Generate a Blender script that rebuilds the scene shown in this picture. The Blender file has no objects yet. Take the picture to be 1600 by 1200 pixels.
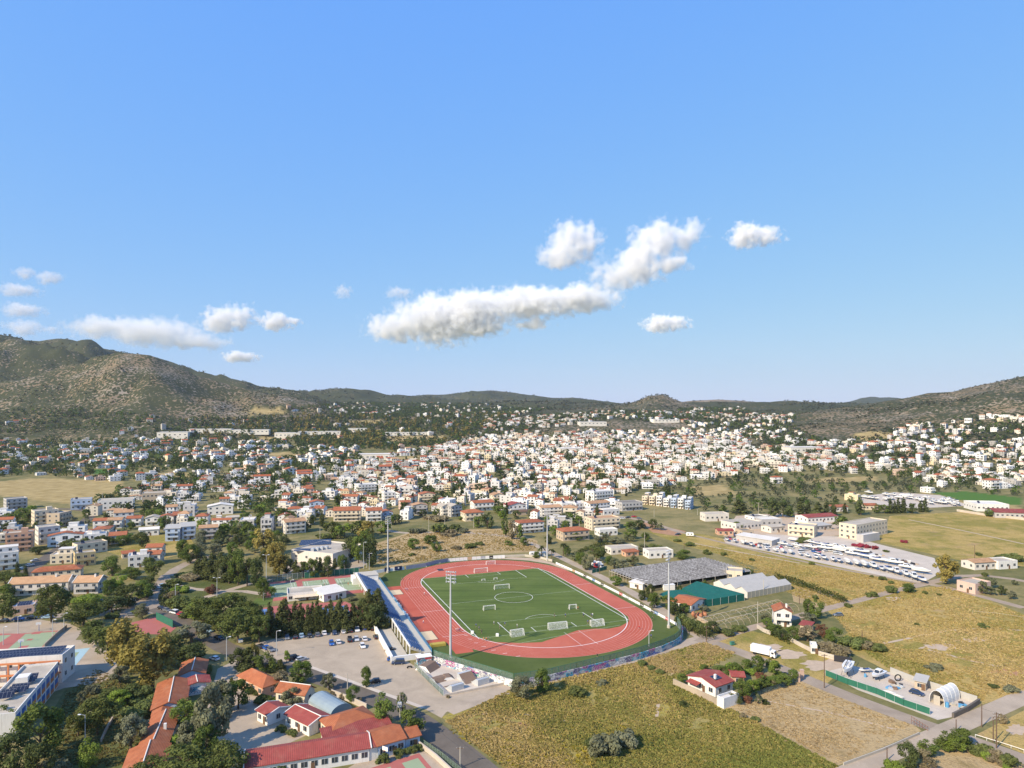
import bpy, math, random
import numpy as np
from mathutils import Vector, Matrix
R = math.radians
rnd = random.Random(7)
sc = bpy.context.scene
COL = sc.collection
CH, CF, HOR = 92.0, 1066.0, 635.0      # camera height (m), focal length (photo px), horizon row

# ---------------------------------------------------------------- places
def G(px, py, z=0.0):                   # photo pixel -> point on the level z
    y = CF * (CH - z) / (py - HOR)
    return Vector(((px - 800) / CF * y, y, z))
def PX(p):                              # point -> photo pixel (used for wording only)
    return (800 + CF * p[0] / max(p[1], 1), HOR + CF * (CH - p[2]) / max(p[1], 1))
SC0 = Vector((0.83, 328.8)); SA = R(110.67)
ES = Vector((math.cos(SA), math.sin(SA))); ET = Vector((math.sin(SA), -math.cos(SA)))
def S(s, t, z=0.0):                     # stadium axes: s away along the track, t across to the right
    p = SC0 + ES * s + ET * t
    return Vector((p.x, p.y, z))
YAW = SA - math.pi / 2                  # stadium and town grid turn

# ---------------------------------------------------------------- terrain
def sst(a, b, x):
    t = np.clip((x - a) / (b - a), 0, 1); return t * t * (3 - 2 * t)
def vnoise(x, y, seed=0):               # smooth value noise
    xi = np.floor(x); yi = np.floor(y); fx = x - xi; fy = y - yi
    fx = fx * fx * (3 - 2 * fx); fy = fy * fy * (3 - 2 * fy)
    def h(a, b):
        v = np.sin(a * 127.1 + b * 311.7 + seed * 74.7) * 43758.5453
        return v - np.floor(v)
    return (h(xi, yi) * (1 - fx) + h(xi + 1, yi) * fx) * (1 - fy) + (h(xi, yi + 1) * (1 - fx) + h(xi + 1, yi + 1) * fx) * fy
RIDGES = [  # px, silhouette row, crest distance, foot distance, fall-off behind, scrub cover (also paints shade on back ridges)
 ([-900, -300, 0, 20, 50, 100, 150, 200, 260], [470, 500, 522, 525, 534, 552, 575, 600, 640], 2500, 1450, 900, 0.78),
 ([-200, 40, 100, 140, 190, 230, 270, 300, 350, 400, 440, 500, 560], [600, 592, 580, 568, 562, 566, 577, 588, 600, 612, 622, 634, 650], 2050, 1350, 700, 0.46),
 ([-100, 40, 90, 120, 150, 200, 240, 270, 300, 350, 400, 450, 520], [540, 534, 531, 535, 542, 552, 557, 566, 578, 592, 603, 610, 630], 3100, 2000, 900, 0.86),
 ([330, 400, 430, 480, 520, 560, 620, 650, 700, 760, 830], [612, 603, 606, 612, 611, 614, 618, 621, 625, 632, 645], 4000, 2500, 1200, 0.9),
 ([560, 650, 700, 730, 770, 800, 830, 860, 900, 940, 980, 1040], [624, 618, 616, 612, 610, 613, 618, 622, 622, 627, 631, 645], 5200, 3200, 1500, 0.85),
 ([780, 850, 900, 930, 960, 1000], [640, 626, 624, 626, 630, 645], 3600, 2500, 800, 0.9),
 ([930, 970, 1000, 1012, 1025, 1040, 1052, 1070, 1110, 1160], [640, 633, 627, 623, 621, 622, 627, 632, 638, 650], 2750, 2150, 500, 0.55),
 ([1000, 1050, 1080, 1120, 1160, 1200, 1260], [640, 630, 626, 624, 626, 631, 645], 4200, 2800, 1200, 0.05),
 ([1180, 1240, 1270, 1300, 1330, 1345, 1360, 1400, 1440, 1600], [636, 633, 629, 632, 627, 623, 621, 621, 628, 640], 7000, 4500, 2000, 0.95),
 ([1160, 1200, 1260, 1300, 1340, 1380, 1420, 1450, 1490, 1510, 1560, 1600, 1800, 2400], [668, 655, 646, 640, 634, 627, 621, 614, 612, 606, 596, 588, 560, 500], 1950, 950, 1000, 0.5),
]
def terrain(x, y, full=False):
    x = np.asarray(x, float); y = np.asarray(y, float)
    yy = np.maximum(y, 50.0); px = 800 + CF * x / yy
    z = 46 * sst(880, 2600, yy) + 16 * sst(2600, 6000, yy)
    hill = np.zeros_like(z)
    n = (vnoise(x / 210, y / 210, 1) - .5) * .62 + (vnoise(x / 90, y / 90, 2) - .5) * .36 + (vnoise(x / 38, y / 38, 3) - .5) * .2
    scr = np.full_like(z, .6)
    for k, (a, b, yc, yf, w, sd_) in enumerate(RIDGES):
        zc = np.maximum(CH + (HOR - np.interp(px, a, b)) * yc / CF, 0)
        s = np.clip((yy - yf) / (yc - yf), 0, 1)
        prof = .45 * s + .55 * s * s * (3 - 2 * s)
        prof = np.where(yy > yc, 1 - .75 * sst(yc, yc + w, yy), prof)
        wob = 1 + n * .75 * (1 - s ** 6 * .9) * (yy < yc)
        zr = zc * prof * wob
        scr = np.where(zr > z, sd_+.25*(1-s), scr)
        hill = np.maximum(hill, np.clip((zr - z) / 14, 0, 1) * np.clip((zr - 4) / 10, 0, 1))
        m = np.maximum(z, zr); z = np.where(np.abs(z - zr) < 6, m + (6 - np.abs(z - zr)) ** 2 / 24, m)
    edge = sst(860, 1000, yy)
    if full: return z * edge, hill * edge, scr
    return z * edge, hill * edge
def tz(x, y): return float(terrain(np.array([x]), np.array([y]))[0][0])
_YS = 200 * 1.004 ** np.arange(0, 900)
def GT(px, py):                         # photo pixel -> point on the terrain
    if py > 760: return G(px, py)
    xs = (px - 800) / CF * _YS; zs = terrain(xs, _YS)[0]
    ray = CH - (py - HOR) / CF * _YS
    hit = np.nonzero(zs >= ray)[0]
    i = hit[0] if len(hit) else len(_YS) - 1
    return Vector((xs[i], _YS[i], zs[i]))

# ---------------------------------------------------------------- mesh builder
class MB:
    def __init__(s): s.v = []; s.f = []; s.m = []
    def add(s, vs, fs, mi=0):
        o = len(s.v); s.v += [tuple(p) for p in vs]
        s.f += [tuple(i + o for i in q) for q in fs]; s.m += [mi] * len(fs)
    def box(s, x0, x1, y0, y1, z0, z1, mi=0, top=True):
        v = [(x0,y0,z0),(x1,y0,z0),(x1,y1,z0),(x0,y1,z0),(x0,y0,z1),(x1,y0,z1),(x1,y1,z1),(x0,y1,z1)]
        f = [(3,2,1,0),(0,1,5,4),(1,2,6,5),(2,3,7,6),(3,0,4,7)] + ([(4,5,6,7)] if top else [])
        s.add(v, f, mi)
    def prism(s, pts, z0, z1, mi=0):    # vertical prism over a polygon (anticlockwise)
        n = len(pts)
        a = sum(pts[i][0]*pts[(i+1)%n][1]-pts[(i+1)%n][0]*pts[i][1] for i in range(n))
        if a < 0: pts = pts[::-1]
        v = [(p[0],p[1],z0) for p in pts] + [(p[0],p[1],z1) for p in pts]
        f = [tuple(range(n,2*n)), tuple(range(n-1,-1,-1))] + [(i,(i+1)%n,n+(i+1)%n,n+i) for i in range(n)]
        s.add(v, f, mi)
    def poly(s, pts, z, mi=0):
        n = len(pts)
        a = sum(pts[i][0]*pts[(i+1)%n][1]-pts[(i+1)%n][0]*pts[i][1] for i in range(n))
        if a < 0: pts = pts[::-1]
        s.add([(p[0],p[1],z) for p in pts], [tuple(range(n))], mi)
    def tube(s, p, q, r0, r1=None, n=6, mi=0, cap=True):
        r1 = r0 if r1 is None else r1; p = Vector(p); q = Vector(q); d = (q-p)
        if d.length < 1e-6: return
        d.normalize(); a = d.orthogonal().normalized(); b = d.cross(a)
        v = []
        for c, r in ((p,r0),(q,r1)):
            for i in range(n):
                t = 2*math.pi*i/n; v.append(c + a*math.cos(t)*r + b*math.sin(t)*r)
        f = [(i,(i+1)%n,n+(i+1)%n,n+i) for i in range(n)]
        if cap: f += [tuple(range(n-1,-1,-1)), tuple(range(n,2*n))]
        s.add(v, f, mi)
    def line(s, pts, w, z, mi=0):       # flat painted line / ribbon following points
        pts = [Vector((p[0],p[1])) for p in pts]; L = []; Rr = []
        for i, p in enumerate(pts):
            d = (pts[min(i+1,len(pts)-1)] - pts[max(i-1,0)]).normalized(); nn = Vector((-d.y,d.x))*w/2
            L.append(p+nn); Rr.append(p-nn)
        n = len(pts); v = [(p.x,p.y,z) for p in L]+[(p.x,p.y,z) for p in Rr]
        s.add(v, [(n+i,n+i+1,i+1,i) for i in range(n-1)], mi)
    def wall(s, pts, th, z0, z1, mi=0): # upright wall along points
        pts = [Vector((p[0],p[1])) for p in pts]; L = []; Rr = []
        for i, p in enumerate(pts):
            d = (pts[min(i+1,len(pts)-1)] - pts[max(i-1,0)]).normalized(); nn = Vector((-d.y,d.x))*th/2
            L.append(p+nn); Rr.append(p-nn)
        n = len(pts)
        v = [(p.x,p.y,z0) for p in L]+[(p.x,p.y,z0) for p in Rr]+[(p.x,p.y,z1) for p in L]+[(p.x,p.y,z1) for p in Rr]
        f = []
        for i in range(n-1):
            f += [(i+1,i,2*n+i,2*n+i+1),(n+i,n+i+1,3*n+i+1,3*n+i),(2*n+i,3*n+i,3*n+i+1,2*n+i+1)]
        f += [(0,n,3*n,2*n),(2*n-1,n-1,3*n-1,4*n-1)]
        s.add(v, f, mi)
    def merge(s, o, mmap=None):
        k = len(s.v); s.v += o.v; s.f += [tuple(i+k for i in q) for q in o.f]
        s.m += [mmap[i] if mmap else i for i in o.m]
    def mesh(s, name, mats, smooth=False):
        me = bpy.data.meshes.new(name); me.from_pydata(s.v, [], s.f)
        for m in mats: me.materials.append(m)
        if len(mats) > 1: me.polygons.foreach_set('material_index', s.m)
        if smooth: me.polygons.foreach_set('use_smooth', [True]*len(s.f))
        me.update(); return me
    def build(s, name, mats, parent=None, smooth=False):
        if not isinstance(mats, (list, tuple)): mats = [mats]
        return link(name, s.mesh(name, mats, smooth), parent)
def link(name, me, parent=None, loc=None, rz=0, scale=None):
    o = bpy.data.objects.new(name, me); COL.objects.link(o)
    if parent is not None: o.parent = parent
    if loc is not None: o.location = loc
    if rz: o.rotation_euler = (0,0,rz)
    if scale is not None: o.scale = (scale,)*3 if isinstance(scale,(int,float)) else scale
    return o
def np_mesh(name, V, F, mats, tone=None, mi=None, smooth=False):  # V (n,3), F (m,k)
    me = bpy.data.meshes.new(name); n, k = F.shape
    me.vertices.add(len(V)); me.vertices.foreach_set('co', V.astype(np.float32).ravel())
    me.loops.add(n*k); me.loops.foreach_set('vertex_index', F.astype(np.int32).ravel())
    me.polygons.add(n); me.polygons.foreach_set('loop_start', np.arange(0, n*k, k, dtype=np.int32))
    me.polygons.foreach_set('loop_total', np.full(n, k, np.int32))
    for m in mats: me.materials.append(m)
    if mi is not None: me.polygons.foreach_set('material_index', mi.astype(np.int32))
    me.update(calc_edges=True)
    if smooth: me.polygons.foreach_set('use_smooth', np.ones(n, bool))
    if tone is not None:
        if tone.ndim == 1:
            a = me.attributes.new('tone', 'FLOAT', 'FACE'); a.data.foreach_set('value', tone.astype(np.float32))
        else:
            a = me.attributes.new('tint', 'FLOAT_COLOR', 'FACE'); a.data.foreach_set('color', tone.astype(np.float32).ravel())
    me.validate(); return me

# ---------------------------------------------------------------- tagging
TAGGED = []
def tag(o, label, cat, group=None, at=None, px=None):
    o['label'] = label; o['category'] = cat
    if group: o['group'] = group
    TAGGED.append((o, px)); return o
def thing(name, label, cat, loc=(0,0,0), rz=0, group=None):
    o = bpy.data.objects.new(name, None); COL.objects.link(o); o.empty_display_size = .5
    o.location = loc; o.rotation_euler = (0,0,rz); tag(o, label, cat, group); return o
def struct(o, kind='structure'): o['kind'] = kind; return o
def dup(root, loc, rz=0, label=None, group=None, scale=None, color=None, cat=None):
    r = root.copy(); COL.objects.link(r); r.location = loc; r.rotation_euler = (0,0,rz)
    if scale is not None: r.scale = (scale,)*3 if isinstance(scale,(int,float)) else scale
    if label: r['label'] = label
    if group: r['group'] = group
    if color: r.color = color
    for ch in root.children:
        c = ch.copy(); COL.objects.link(c); c.parent = r
        if color: c.color = color
        for g in ch.children:
            d = g.copy(); COL.objects.link(d); d.parent = c
            if color: d.color = color
    TAGGED.append((r, None)); return r

# ---------------------------------------------------------------- materials
class NT:
    def __init__(s, name, tree=None):
        if tree is None:
            s.mat = bpy.data.materials.new(name); s.mat.use_nodes = True; tree = s.mat.node_tree
        s.t = tree; tree.nodes.clear()
    def n(s, typ, **kw):
        nd = s.t.nodes.new(typ)
        for k, v in kw.items():
            if k.startswith('i_'):
                key = k[2:]; key = int(key) if key.isdigit() else key.replace('_',' ')
                s.set(nd.inputs[key], v)
            else: setattr(nd, k, v)
        return nd
    def set(s, inp, v):
        if isinstance(v, bpy.types.NodeSocket): s.t.links.new(v, inp)
        elif isinstance(v, bpy.types.Node): s.t.links.new(v.outputs[0], inp)
        else:
            if inp.type == 'RGBA' and len(v) == 3: v = (*v, 1)
            inp.default_value = v
    def pos(s): return s.n('ShaderNodeNewGeometry').outputs['Position']
    def noise(s, vec, scale, detail=4, rough=.6, dist=0.0):
        return s.n('ShaderNodeTexNoise', i_Vector=vec, i_Scale=scale, i_Detail=detail, i_Roughness=rough, i_Distortion=dist).outputs['Fac']
    def ramp(s, fac, stops, interp='LINEAR'):
        r = s.n('ShaderNodeValToRGB', i_Fac=fac); cr = r.color_ramp; cr.interpolation = interp
        while len(cr.elements) < len(stops): cr.elements.new(.5)
        for e, (p, c) in zip(cr.elements, stops):
            e.position = p; e.color = (*c, 1) if len(c) == 3 else c
        return r.outputs['Color']
    def mix(s, a, b, fac, mode='MIX'):
        m = s.n('ShaderNodeMix', data_type='RGBA', blend_type=mode)
        s.set(m.inputs[0], fac); s.set(m.inputs[6], a); s.set(m.inputs[7], b); return m.outputs[2]
    def math(s, op, a, b=0.0, clamp=False):
        m = s.n('ShaderNodeMath', operation=op, use_clamp=clamp); s.set(m.inputs[0], a); s.set(m.inputs[1], b); return m.outputs[0]
    def remap(s, v, a, b, c=0.0, d=1.0):
        m = s.n('ShaderNodeMapRange'); s.set(m.inputs[0], v)
        for i, q in enumerate((a,b,c,d)): m.inputs[i+1].default_value = q
        return m.outputs[0]
    def out(s, col, rough=.85, bump=None, bdist=.1, bstr=.5, metal=0.0, spec=.25, alpha=None):
        p = s.n('ShaderNodeBsdfPrincipled'); s.set(p.inputs['Base Color'], col); s.set(p.inputs['Roughness'], rough)
        p.inputs['Metallic'].default_value = metal; p.inputs['Specular IOR Level'].default_value = spec
        if bump is not None:
            b = s.n('ShaderNodeBump', i_Height=bump, i_Distance=bdist, i_Strength=bstr); s.t.links.new(b.outputs[0], p.inputs['Normal'])
        if alpha is not None: s.set(p.inputs['Alpha'], alpha)
        o = s.n('ShaderNodeOutputMaterial'); s.t.links.new(p.outputs[0], o.inputs[0]); return s.mat
def plain(name, col, rough=.7, var=.12, scale=1.5, metal=0.0, spec=.3):
    t = NT(name); f = t.noise(t.pos(), scale, 4)
    return t.out(t.mix([c*(1-var) for c in col], [min(c*(1+var),1) for c in col], f), rough, metal=metal, spec=spec)
def tinted(name, rough=.8, var=.10, streak=True):   # colour comes from the object's own colour setting
    t = NT(name); oi = t.n('ShaderNodeObjectInfo')
    p = t.pos(); f = t.noise(p, .35, 5); g = t.noise(t.n('ShaderNodeMapping', i_Vector=p, i_Scale=(1.2,1.2,.12)), 1.0, 3)
    c = t.mix(oi.outputs['Color'], (.30,.26,.21), t.remap(g, .52, .8, 0, .35 if streak else .1))
    return t.out(t.mix(c, (0,0,0), t.remap(f, .3, .8, 0, var)), rough)
def tiles(name, a, b, rough=.75, pitch=.55):        # rows of roof tiles with bleached and dark patches
    t = NT(name); p = t.pos(); oi = t.n('ShaderNodeObjectInfo')
    f = t.noise(p, .5, 5, .7); g = t.noise(p, 3.0, 2)
    c = t.mix([x*.8 for x in a], [min(1,x*1.15) for x in b], t.remap(f, .32, .68))
    c = t.mix(c, (.12,.08,.055), t.remap(g, .52, .75, 0, .45)); c = t.mix(c, (.42,.27,.17), t.remap(t.noise(p, .22, 4, .7), .52, .75, 0, .4))
    c = t.mix(c, [min(1, x*1.35) for x in b], t.math('MULTIPLY', oi.outputs['Random'], .4))
    tc = t.n('ShaderNodeTexCoord').outputs['Object']
    w = t.n('ShaderNodeTexWave', i_Vector=tc, i_Scale=1/pitch*.5, i_Distortion=.6, wave_type='BANDS', bands_direction='X')
    c = t.mix(c, (.08,.03,.02), t.remap(w.outputs['Fac'], .0, .35, .32, 0))
    return t.out(c, rough, bump=w.outputs['Fac'], bdist=.06, bstr=.5)
# ---------------------------------------------------------------- world, sun, camera
SUN_EL, SUN_AZ = R(35.5), math.atan2(30.3, 34.7)      # light travels towards SUN_AZ
w = bpy.data.worlds.new('World'); sc.world = w; w.use_nodes = True
t = NT('w', w.node_tree)
sky = t.n('ShaderNodeTexSky', sky_type='NISHITA', sun_disc=False, sun_elevation=SUN_EL)
sd = Vector((-math.cos(SUN_AZ), -math.sin(SUN_AZ)))   # towards the sun
sky.sun_rotation = math.atan2(sd.x, sd.y)
sky.altitude = 100; sky.air_density = 1.0; sky.dust_density = .2; sky.ozone_density = 4
EXPO = .48
sp = t.n('ShaderNodeSeparateColor', i_Color=sky)      # grade of the clear sky: deeper blue above, paler at the horizon
ch = [t.math('MULTIPLY', t.math('POWER', t.math('MULTIPLY', sp.outputs[k], .15), g), a/(.15*2**EXPO)) for k, (a, g) in enumerate(((.58,.62),(.69,.36),(.93,-.05)))]
cc = t.n('ShaderNodeCombineColor', i_0=ch[0], i_1=ch[1], i_2=ch[2])
gz = t.n('ShaderNodeSeparateXYZ', i_Vector=t.n('ShaderNodeTexCoord').outputs['Generated']).outputs['Z']
skyc = t.mix((.16/.15,.14/.15,.11/.15), cc.outputs[0], t.remap(gz, -.10, -.03))      # below the horizon: unseen earth-coloured glow added as ground bounce
bg = t.n('ShaderNodeBackground', i_Color=skyc, i_Strength=.15)
o = t.n('ShaderNodeOutputWorld'); t.t.links.new(bg.outputs[0], o.inputs[0])
sl = bpy.data.lights.new('sun', 'SUN'); sl.energy = 5.0; sl.angle = R(.5); sl.color = (1,.86,.66)
so = bpy.data.objects.new('sun', sl); COL.objects.link(so)
so.rotation_euler = Vector((-sd.x*math.cos(SUN_EL), -sd.y*math.cos(SUN_EL), -math.sin(SUN_EL))).to_track_quat('-Z','Y').to_euler()
so.location = (-200,-200,300)
cam = bpy.data.cameras.new('camera'); co = bpy.data.objects.new('camera', cam); COL.objects.link(co)
cam.sensor_width = 36; cam.lens = 36*CF/1600; cam.shift_y = (HOR-600)/1600
cam.clip_start = 1; cam.clip_end = 60000
co.location = (0,0,CH); co.rotation_euler = (R(90),0,0); sc.camera = co
sc.view_settings.view_transform = 'Standard'; sc.view_settings.look = 'None'; sc.view_settings.gamma = 1
sc.view_settings.exposure = EXPO
sc.cycles.max_bounces = 6; sc.cycles.volume_bounces = 10; sc.cycles.volume_step_rate = .6; sc.cycles.transparent_max_bounces = 12
sc.cycles.use_denoising = True

# ---------------------------------------------------------------- ground materials
def field_mat(name, straw, olive, green, cut=(.42,.60), flowers=0.0, soil=.0, fine=1.0):
    t = NT(name); p = t.pos()
    big = t.noise(p, .018, 5, .6, .6); mid = t.noise(p, .11, 5, .65, .4); fi = t.noise(p, .9*fine, 4, .7); mi = t.noise(p, 3.1*fine, 2, .6)
    c = t.mix(straw, olive, t.remap(t.math('ADD', t.math('MULTIPLY', big, .65), t.math('MULTIPLY', mid, .35)), *cut))
    c = t.mix(c, green, t.remap(mid, .58, .72, 0, .75))
    c = t.mix(c, [x*.42 for x in olive], t.remap(fi, .50, .72, 0, .75))
    c = t.mix(c, [min(1, x*1.5) for x in straw], t.remap(mi, .52, .74, 0, .6))
    if soil: c = t.mix(c, (.36,.24,.15), t.math('MULTIPLY', t.remap(t.noise(p, .05, 5, .6, .5), .60, .67), soil))
    if flowers:
        fl = t.math('MULTIPLY', t.remap(t.noise(p, .06, 4), .50, .62), t.remap(t.noise(p, 1.6, 3, .7), .5, .6))
        c = t.mix(c, (.42,.33,.02), t.math('MULTIPLY', fl, flowers))
    return t.out(c, .95, bump=t.math('ADD', fi, t.math('MULTIPLY', mi, .5)), bdist=.5, bstr=.8, spec=.05)
M = {}
M['field'] = field_mat('dry_grass', (.42,.30,.11), (.25,.21,.055), (.14,.165,.03), (.46,.55), flowers=.25, soil=.4)
M['meadow'] = field_mat('weedy_grass', (.40,.30,.12), (.25,.215,.06), (.14,.165,.035), (.36,.56), flowers=.75, soil=.35)
M['stubble'] = field_mat('mown_straw', (.43,.315,.165), (.31,.215,.10), (.20,.155,.06), (.50,.68))
M['lawn'] = field_mat('lawn', (.16,.15,.06), (.08,.10,.03), (.05,.09,.02))
M['soil'] = plain('bare_soil', (.36,.20,.11), .95, .3, .4)
M['pale'] = plain('pale_dirt', (.45,.345,.245), .95, .28, .5)
M['cover'] = None
def ground_mat():
    t = NT('ground'); p = t.pos()
    at = t.n('ShaderNodeAttribute', attribute_name='cover'); a = at.outputs['Color']; sep = t.n('ShaderNodeSeparateColor', i_Color=a)
    hill, straw, green = sep.outputs[0], sep.outputs[1], sep.outputs[2]
    big = t.noise(p, .012, 5, .6, .5); mid = t.noise(p, .07, 5, .65); fi = t.noise(p, .6, 3)
    base = t.mix((.27,.22,.10), (.115,.12,.045), t.remap(t.math('ADD', t.math('MULTIPLY', big,.5), t.math('MULTIPLY', mid,.5)), .40, .60))
    base = t.mix(base, (.075,.08,.034), t.remap(fi, .5, .75, 0, .45))
    field = t.mix((.42,.32,.15), (.27,.20,.08), t.remap(mid, .35, .65))
    base = t.mix(base, field, straw); base = t.mix(base, (.075,.15,.03), green)
    # hillsides: limestone and dry earth dotted with dark scrub, its density also painting back-ridge shade
    rock = t.mix((.205,.158,.104), (.275,.235,.185), t.remap(t.noise(p, .03, 5, .7), .45, .62))
    rock = t.mix(rock, (.20,.145,.085), t.remap(t.noise(p, .009, 3), .4, .6, 0, .8))
    sv = t.n('ShaderNodeTexVoronoi', i_Vector=p, i_Scale=.15, i_Randomness=1.0).outputs['Distance']
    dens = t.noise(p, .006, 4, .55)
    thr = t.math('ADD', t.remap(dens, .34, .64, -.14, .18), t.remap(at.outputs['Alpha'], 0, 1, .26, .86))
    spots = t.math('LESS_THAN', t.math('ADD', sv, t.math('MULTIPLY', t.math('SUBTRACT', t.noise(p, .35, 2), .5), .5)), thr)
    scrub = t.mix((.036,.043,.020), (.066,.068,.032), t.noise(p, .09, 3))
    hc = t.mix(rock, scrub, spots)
    return t.out(t.mix(base, hc, hill), .95, bump=mid, bdist=1.0, bstr=.5, spec=.05)
M['cover'] = ground_mat()
def paving(name, col, var=.13, tracks=True):
    t = NT(name); p = t.pos(); f = t.noise(p, .12, 5, .6, .6); g = t.noise(p, 1.4, 4, .7)
    c = t.mix([x*(1-var*1.6) for x in col], [x*(1+var) for x in col], t.remap(f, .3, .7))
    c = t.mix(c, [x*.62 for x in col], t.remap(g, .56, .78, 0, .55))
    cr = t.n('ShaderNodeTexVoronoi', i_Vector=t.n('ShaderNodeMapping', i_Vector=p, i_Scale=(.12,.12,.12)), feature='DISTANCE_TO_EDGE').outputs['Distance']
    c = t.mix(c, [x*.55 for x in col], t.remap(cr, 0, .012, .55, 0))
    return t.out(c, .92, spec=.15)
M['asphalt'] = paving('asphalt', (.145,.122,.098)); M['old_asphalt'] = paving('old_asphalt', (.33,.265,.20))
M['gravel'] = paving('car_park_gravel', (.40,.325,.24), .10); M['concrete'] = paving('concrete', (.40,.325,.245), .12)
M['white_concrete'] = paving('white_concrete', (.52,.45,.37), .08); M['dirt_road'] = paving('dirt_road', (.36,.28,.205), .12)

# ---------------------------------------------------------------- the ground sheet
STRAW = [  # photo outline of far dry fields, coverage
 [(0,752),(60,747),(190,752),(185,775),(130,790),(60,782),(0,775)], [(410,709),(450,706),(470,714),(420,720)], [(590,716),(660,712),(672,720),(600,724)],
 [(225,740),(300,738),(300,746),(225,748)], [(380,640),(440,635),(450,645),(390,650)], [(540,657),(600,655),(600,662),(545,663)], [(1440,770),(1540,772),(1600,795),(1600,800),(1430,778)],
 [(1330,680),(1360,672),(1420,680),(1350,690)], [(1260,748),(1370,744),(1370,752),(1270,754)], [(600,682),(690,680),(700,688),(610,692)], [(1080,760),(1130,758),(1150,772),(1090,775)], [(400,682),(450,682),(450,690),(400,690)]]
GREEN = [[(1455,770),(1510,768),(1600,778),(1600,790),(1500,782)], [(150,733),(190,733),(190,740),(150,740)]]
def inpoly(x, y, poly):
    x = np.asarray(x); y = np.asarray(y); r = np.zeros(x.shape, bool); j = len(poly)-1
    for i in range(len(poly)):
        xi, yi = poly[i]; xj, yj = poly[j]
        c = ((yi > y) != (yj > y)) & (x < (xj-xi)*(y-yi)/((yj-yi) or 1e-9)+xi); r ^= c; j = i
    return r
def make_ground():
    u = np.linspace(-1600, 3200, 640)
    ys = np.concatenate([np.linspace(-700, 380, 10), 400*1.0125**np.arange(0, 262)])
    Uu, Y = np.meshgrid(u, ys); X = (Uu-800)/CF*np.maximum(Y, 400)
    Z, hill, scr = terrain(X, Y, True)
    PYy = HOR + CF*(CH-Z)/np.maximum(Y, 60)
    st = np.zeros_like(Z); gr = np.zeros_like(Z); far = Y > 560
    for q in STRAW: st[inpoly(Uu, PYy, q) & far] = 1
    for q in GREEN: gr[inpoly(Uu, PYy, q) & far] = 1; 
    st[gr > 0] = 0; hill = np.where(st+gr > 0, 0, hill)
    nr, nc = X.shape; idx = np.arange(nr*nc).reshape(nr, nc)
    F = np.stack([idx[:-1,:-1], idx[:-1,1:], idx[1:,1:], idx[1:,:-1]], -1).reshape(-1,4)
    me = np_mesh('ground', np.stack([X,Y,Z],-1).reshape(-1,3), F, [M['cover']], smooth=True)
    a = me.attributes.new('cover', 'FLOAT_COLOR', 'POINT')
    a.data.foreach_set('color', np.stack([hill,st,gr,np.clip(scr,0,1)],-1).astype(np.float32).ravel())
    struct(link('ground', me))
make_ground()
# ---------------------------------------------------------------- paint and stadium materials
def turf_mat(name, a, b, stripe=True):
    t = NT(name); p = t.pos(); f = t.noise(p, .035, 4, .5); g = t.noise(p, .5, 3, .6)
    c = t.mix(a, b, t.remap(f, .35, .65)); c = t.mix(c, [x*.75 for x in a], t.remap(g, .5, .75, 0, .5))
    if stripe:
        q = t.n('ShaderNodeMapping', i_Vector=p, i_Rotation=(0,0,-SA), i_Scale=(.02,.35,.1))
        c = t.mix(c, [x*.72 for x in a], t.remap(t.noise(q, 1.0, 3, .6), .46, .66, 0, .8))
    return t.out(c, .9, spec=.1)
M['turf'] = turf_mat('pitch_turf', (.088,.128,.030), (.122,.160,.042))
M['turf_edge'] = turf_mat('worn_turf', (.07,.098,.024), (.105,.13,.04), False)
def track_mat(name, a, b):
    t = NT(name); p = t.pos(); f = t.noise(p, .06, 5, .65, .5); g = t.noise(p, .9, 3)
    c = t.mix(a, b, t.remap(f, .35, .65)); c = t.mix(c, (.42,.22,.16), t.remap(g, .58, .8, 0, .5)); return t.out(c, .9, spec=.15)
M['track'] = track_mat('red_track', (.40,.085,.052), (.465,.115,.072))
M['track_pale'] = track_mat('faded_track', (.42,.105,.065), (.48,.14,.09))
M['white_line'] = plain('white_line_paint', (.78,.76,.72), .8, .12, 2); M['faint_line'] = plain('worn_line_paint', (.46,.52,.40), .85, .1, 2)
M['lane'] = plain('lane_paint', (.62,.40,.34), .85, .1, 2)
M['white'] = plain('white_paint', (.78,.76,.72), .6, .05); M['steel'] = plain('galvanised_steel', (.55,.56,.56), .5, .08, metal=.3)
M['conc'] = plain('raw_concrete', (.46,.42,.35), .9, .14, .8); M['sand'] = plain('pit_sand', (.62,.48,.30), .95, .08, 1)
M['dark'] = plain('dark_metal', (.03,.03,.035), .5); M['blue'] = plain('blue_seat_plastic', (.075,.15,.33), .6, .55, 1.1)
M['rail'] = plain('blue_railing_paint', (.10,.30,.50), .5); M['green_net'] = plain('green_net', (.025,.13,.085), .85, .25, .7)
M['wood'] = plain('skate_ramp_ply', (.20,.135,.095), .8, .25, 1.2); M['glass'] = plain('window_glass', (.035,.045,.06), .12, .3, .6, spec=.6)
M['lamp'] = plain('lamp_glass', (.75,.76,.78), .25, .05)
def wiremesh(name, col, fill, scale=2.2):    # chain-link: real holes by alpha
    t = NT(name); p = t.n('ShaderNodeTexCoord').outputs['Object']
    v = t.n('ShaderNodeTexVoronoi', i_Vector=p, i_Scale=scale, feature='DISTANCE_TO_EDGE').outputs['Distance']
    return t.out(col, .7, alpha=t.remap(v, .0, fill, 1, 0))
M['chain'] = wiremesh('chain_link', (.16,.22,.18), .16, 4.0); M['goal_net'] = wiremesh('goal_net', (.75,.75,.72), .12, 4.0)
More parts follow.
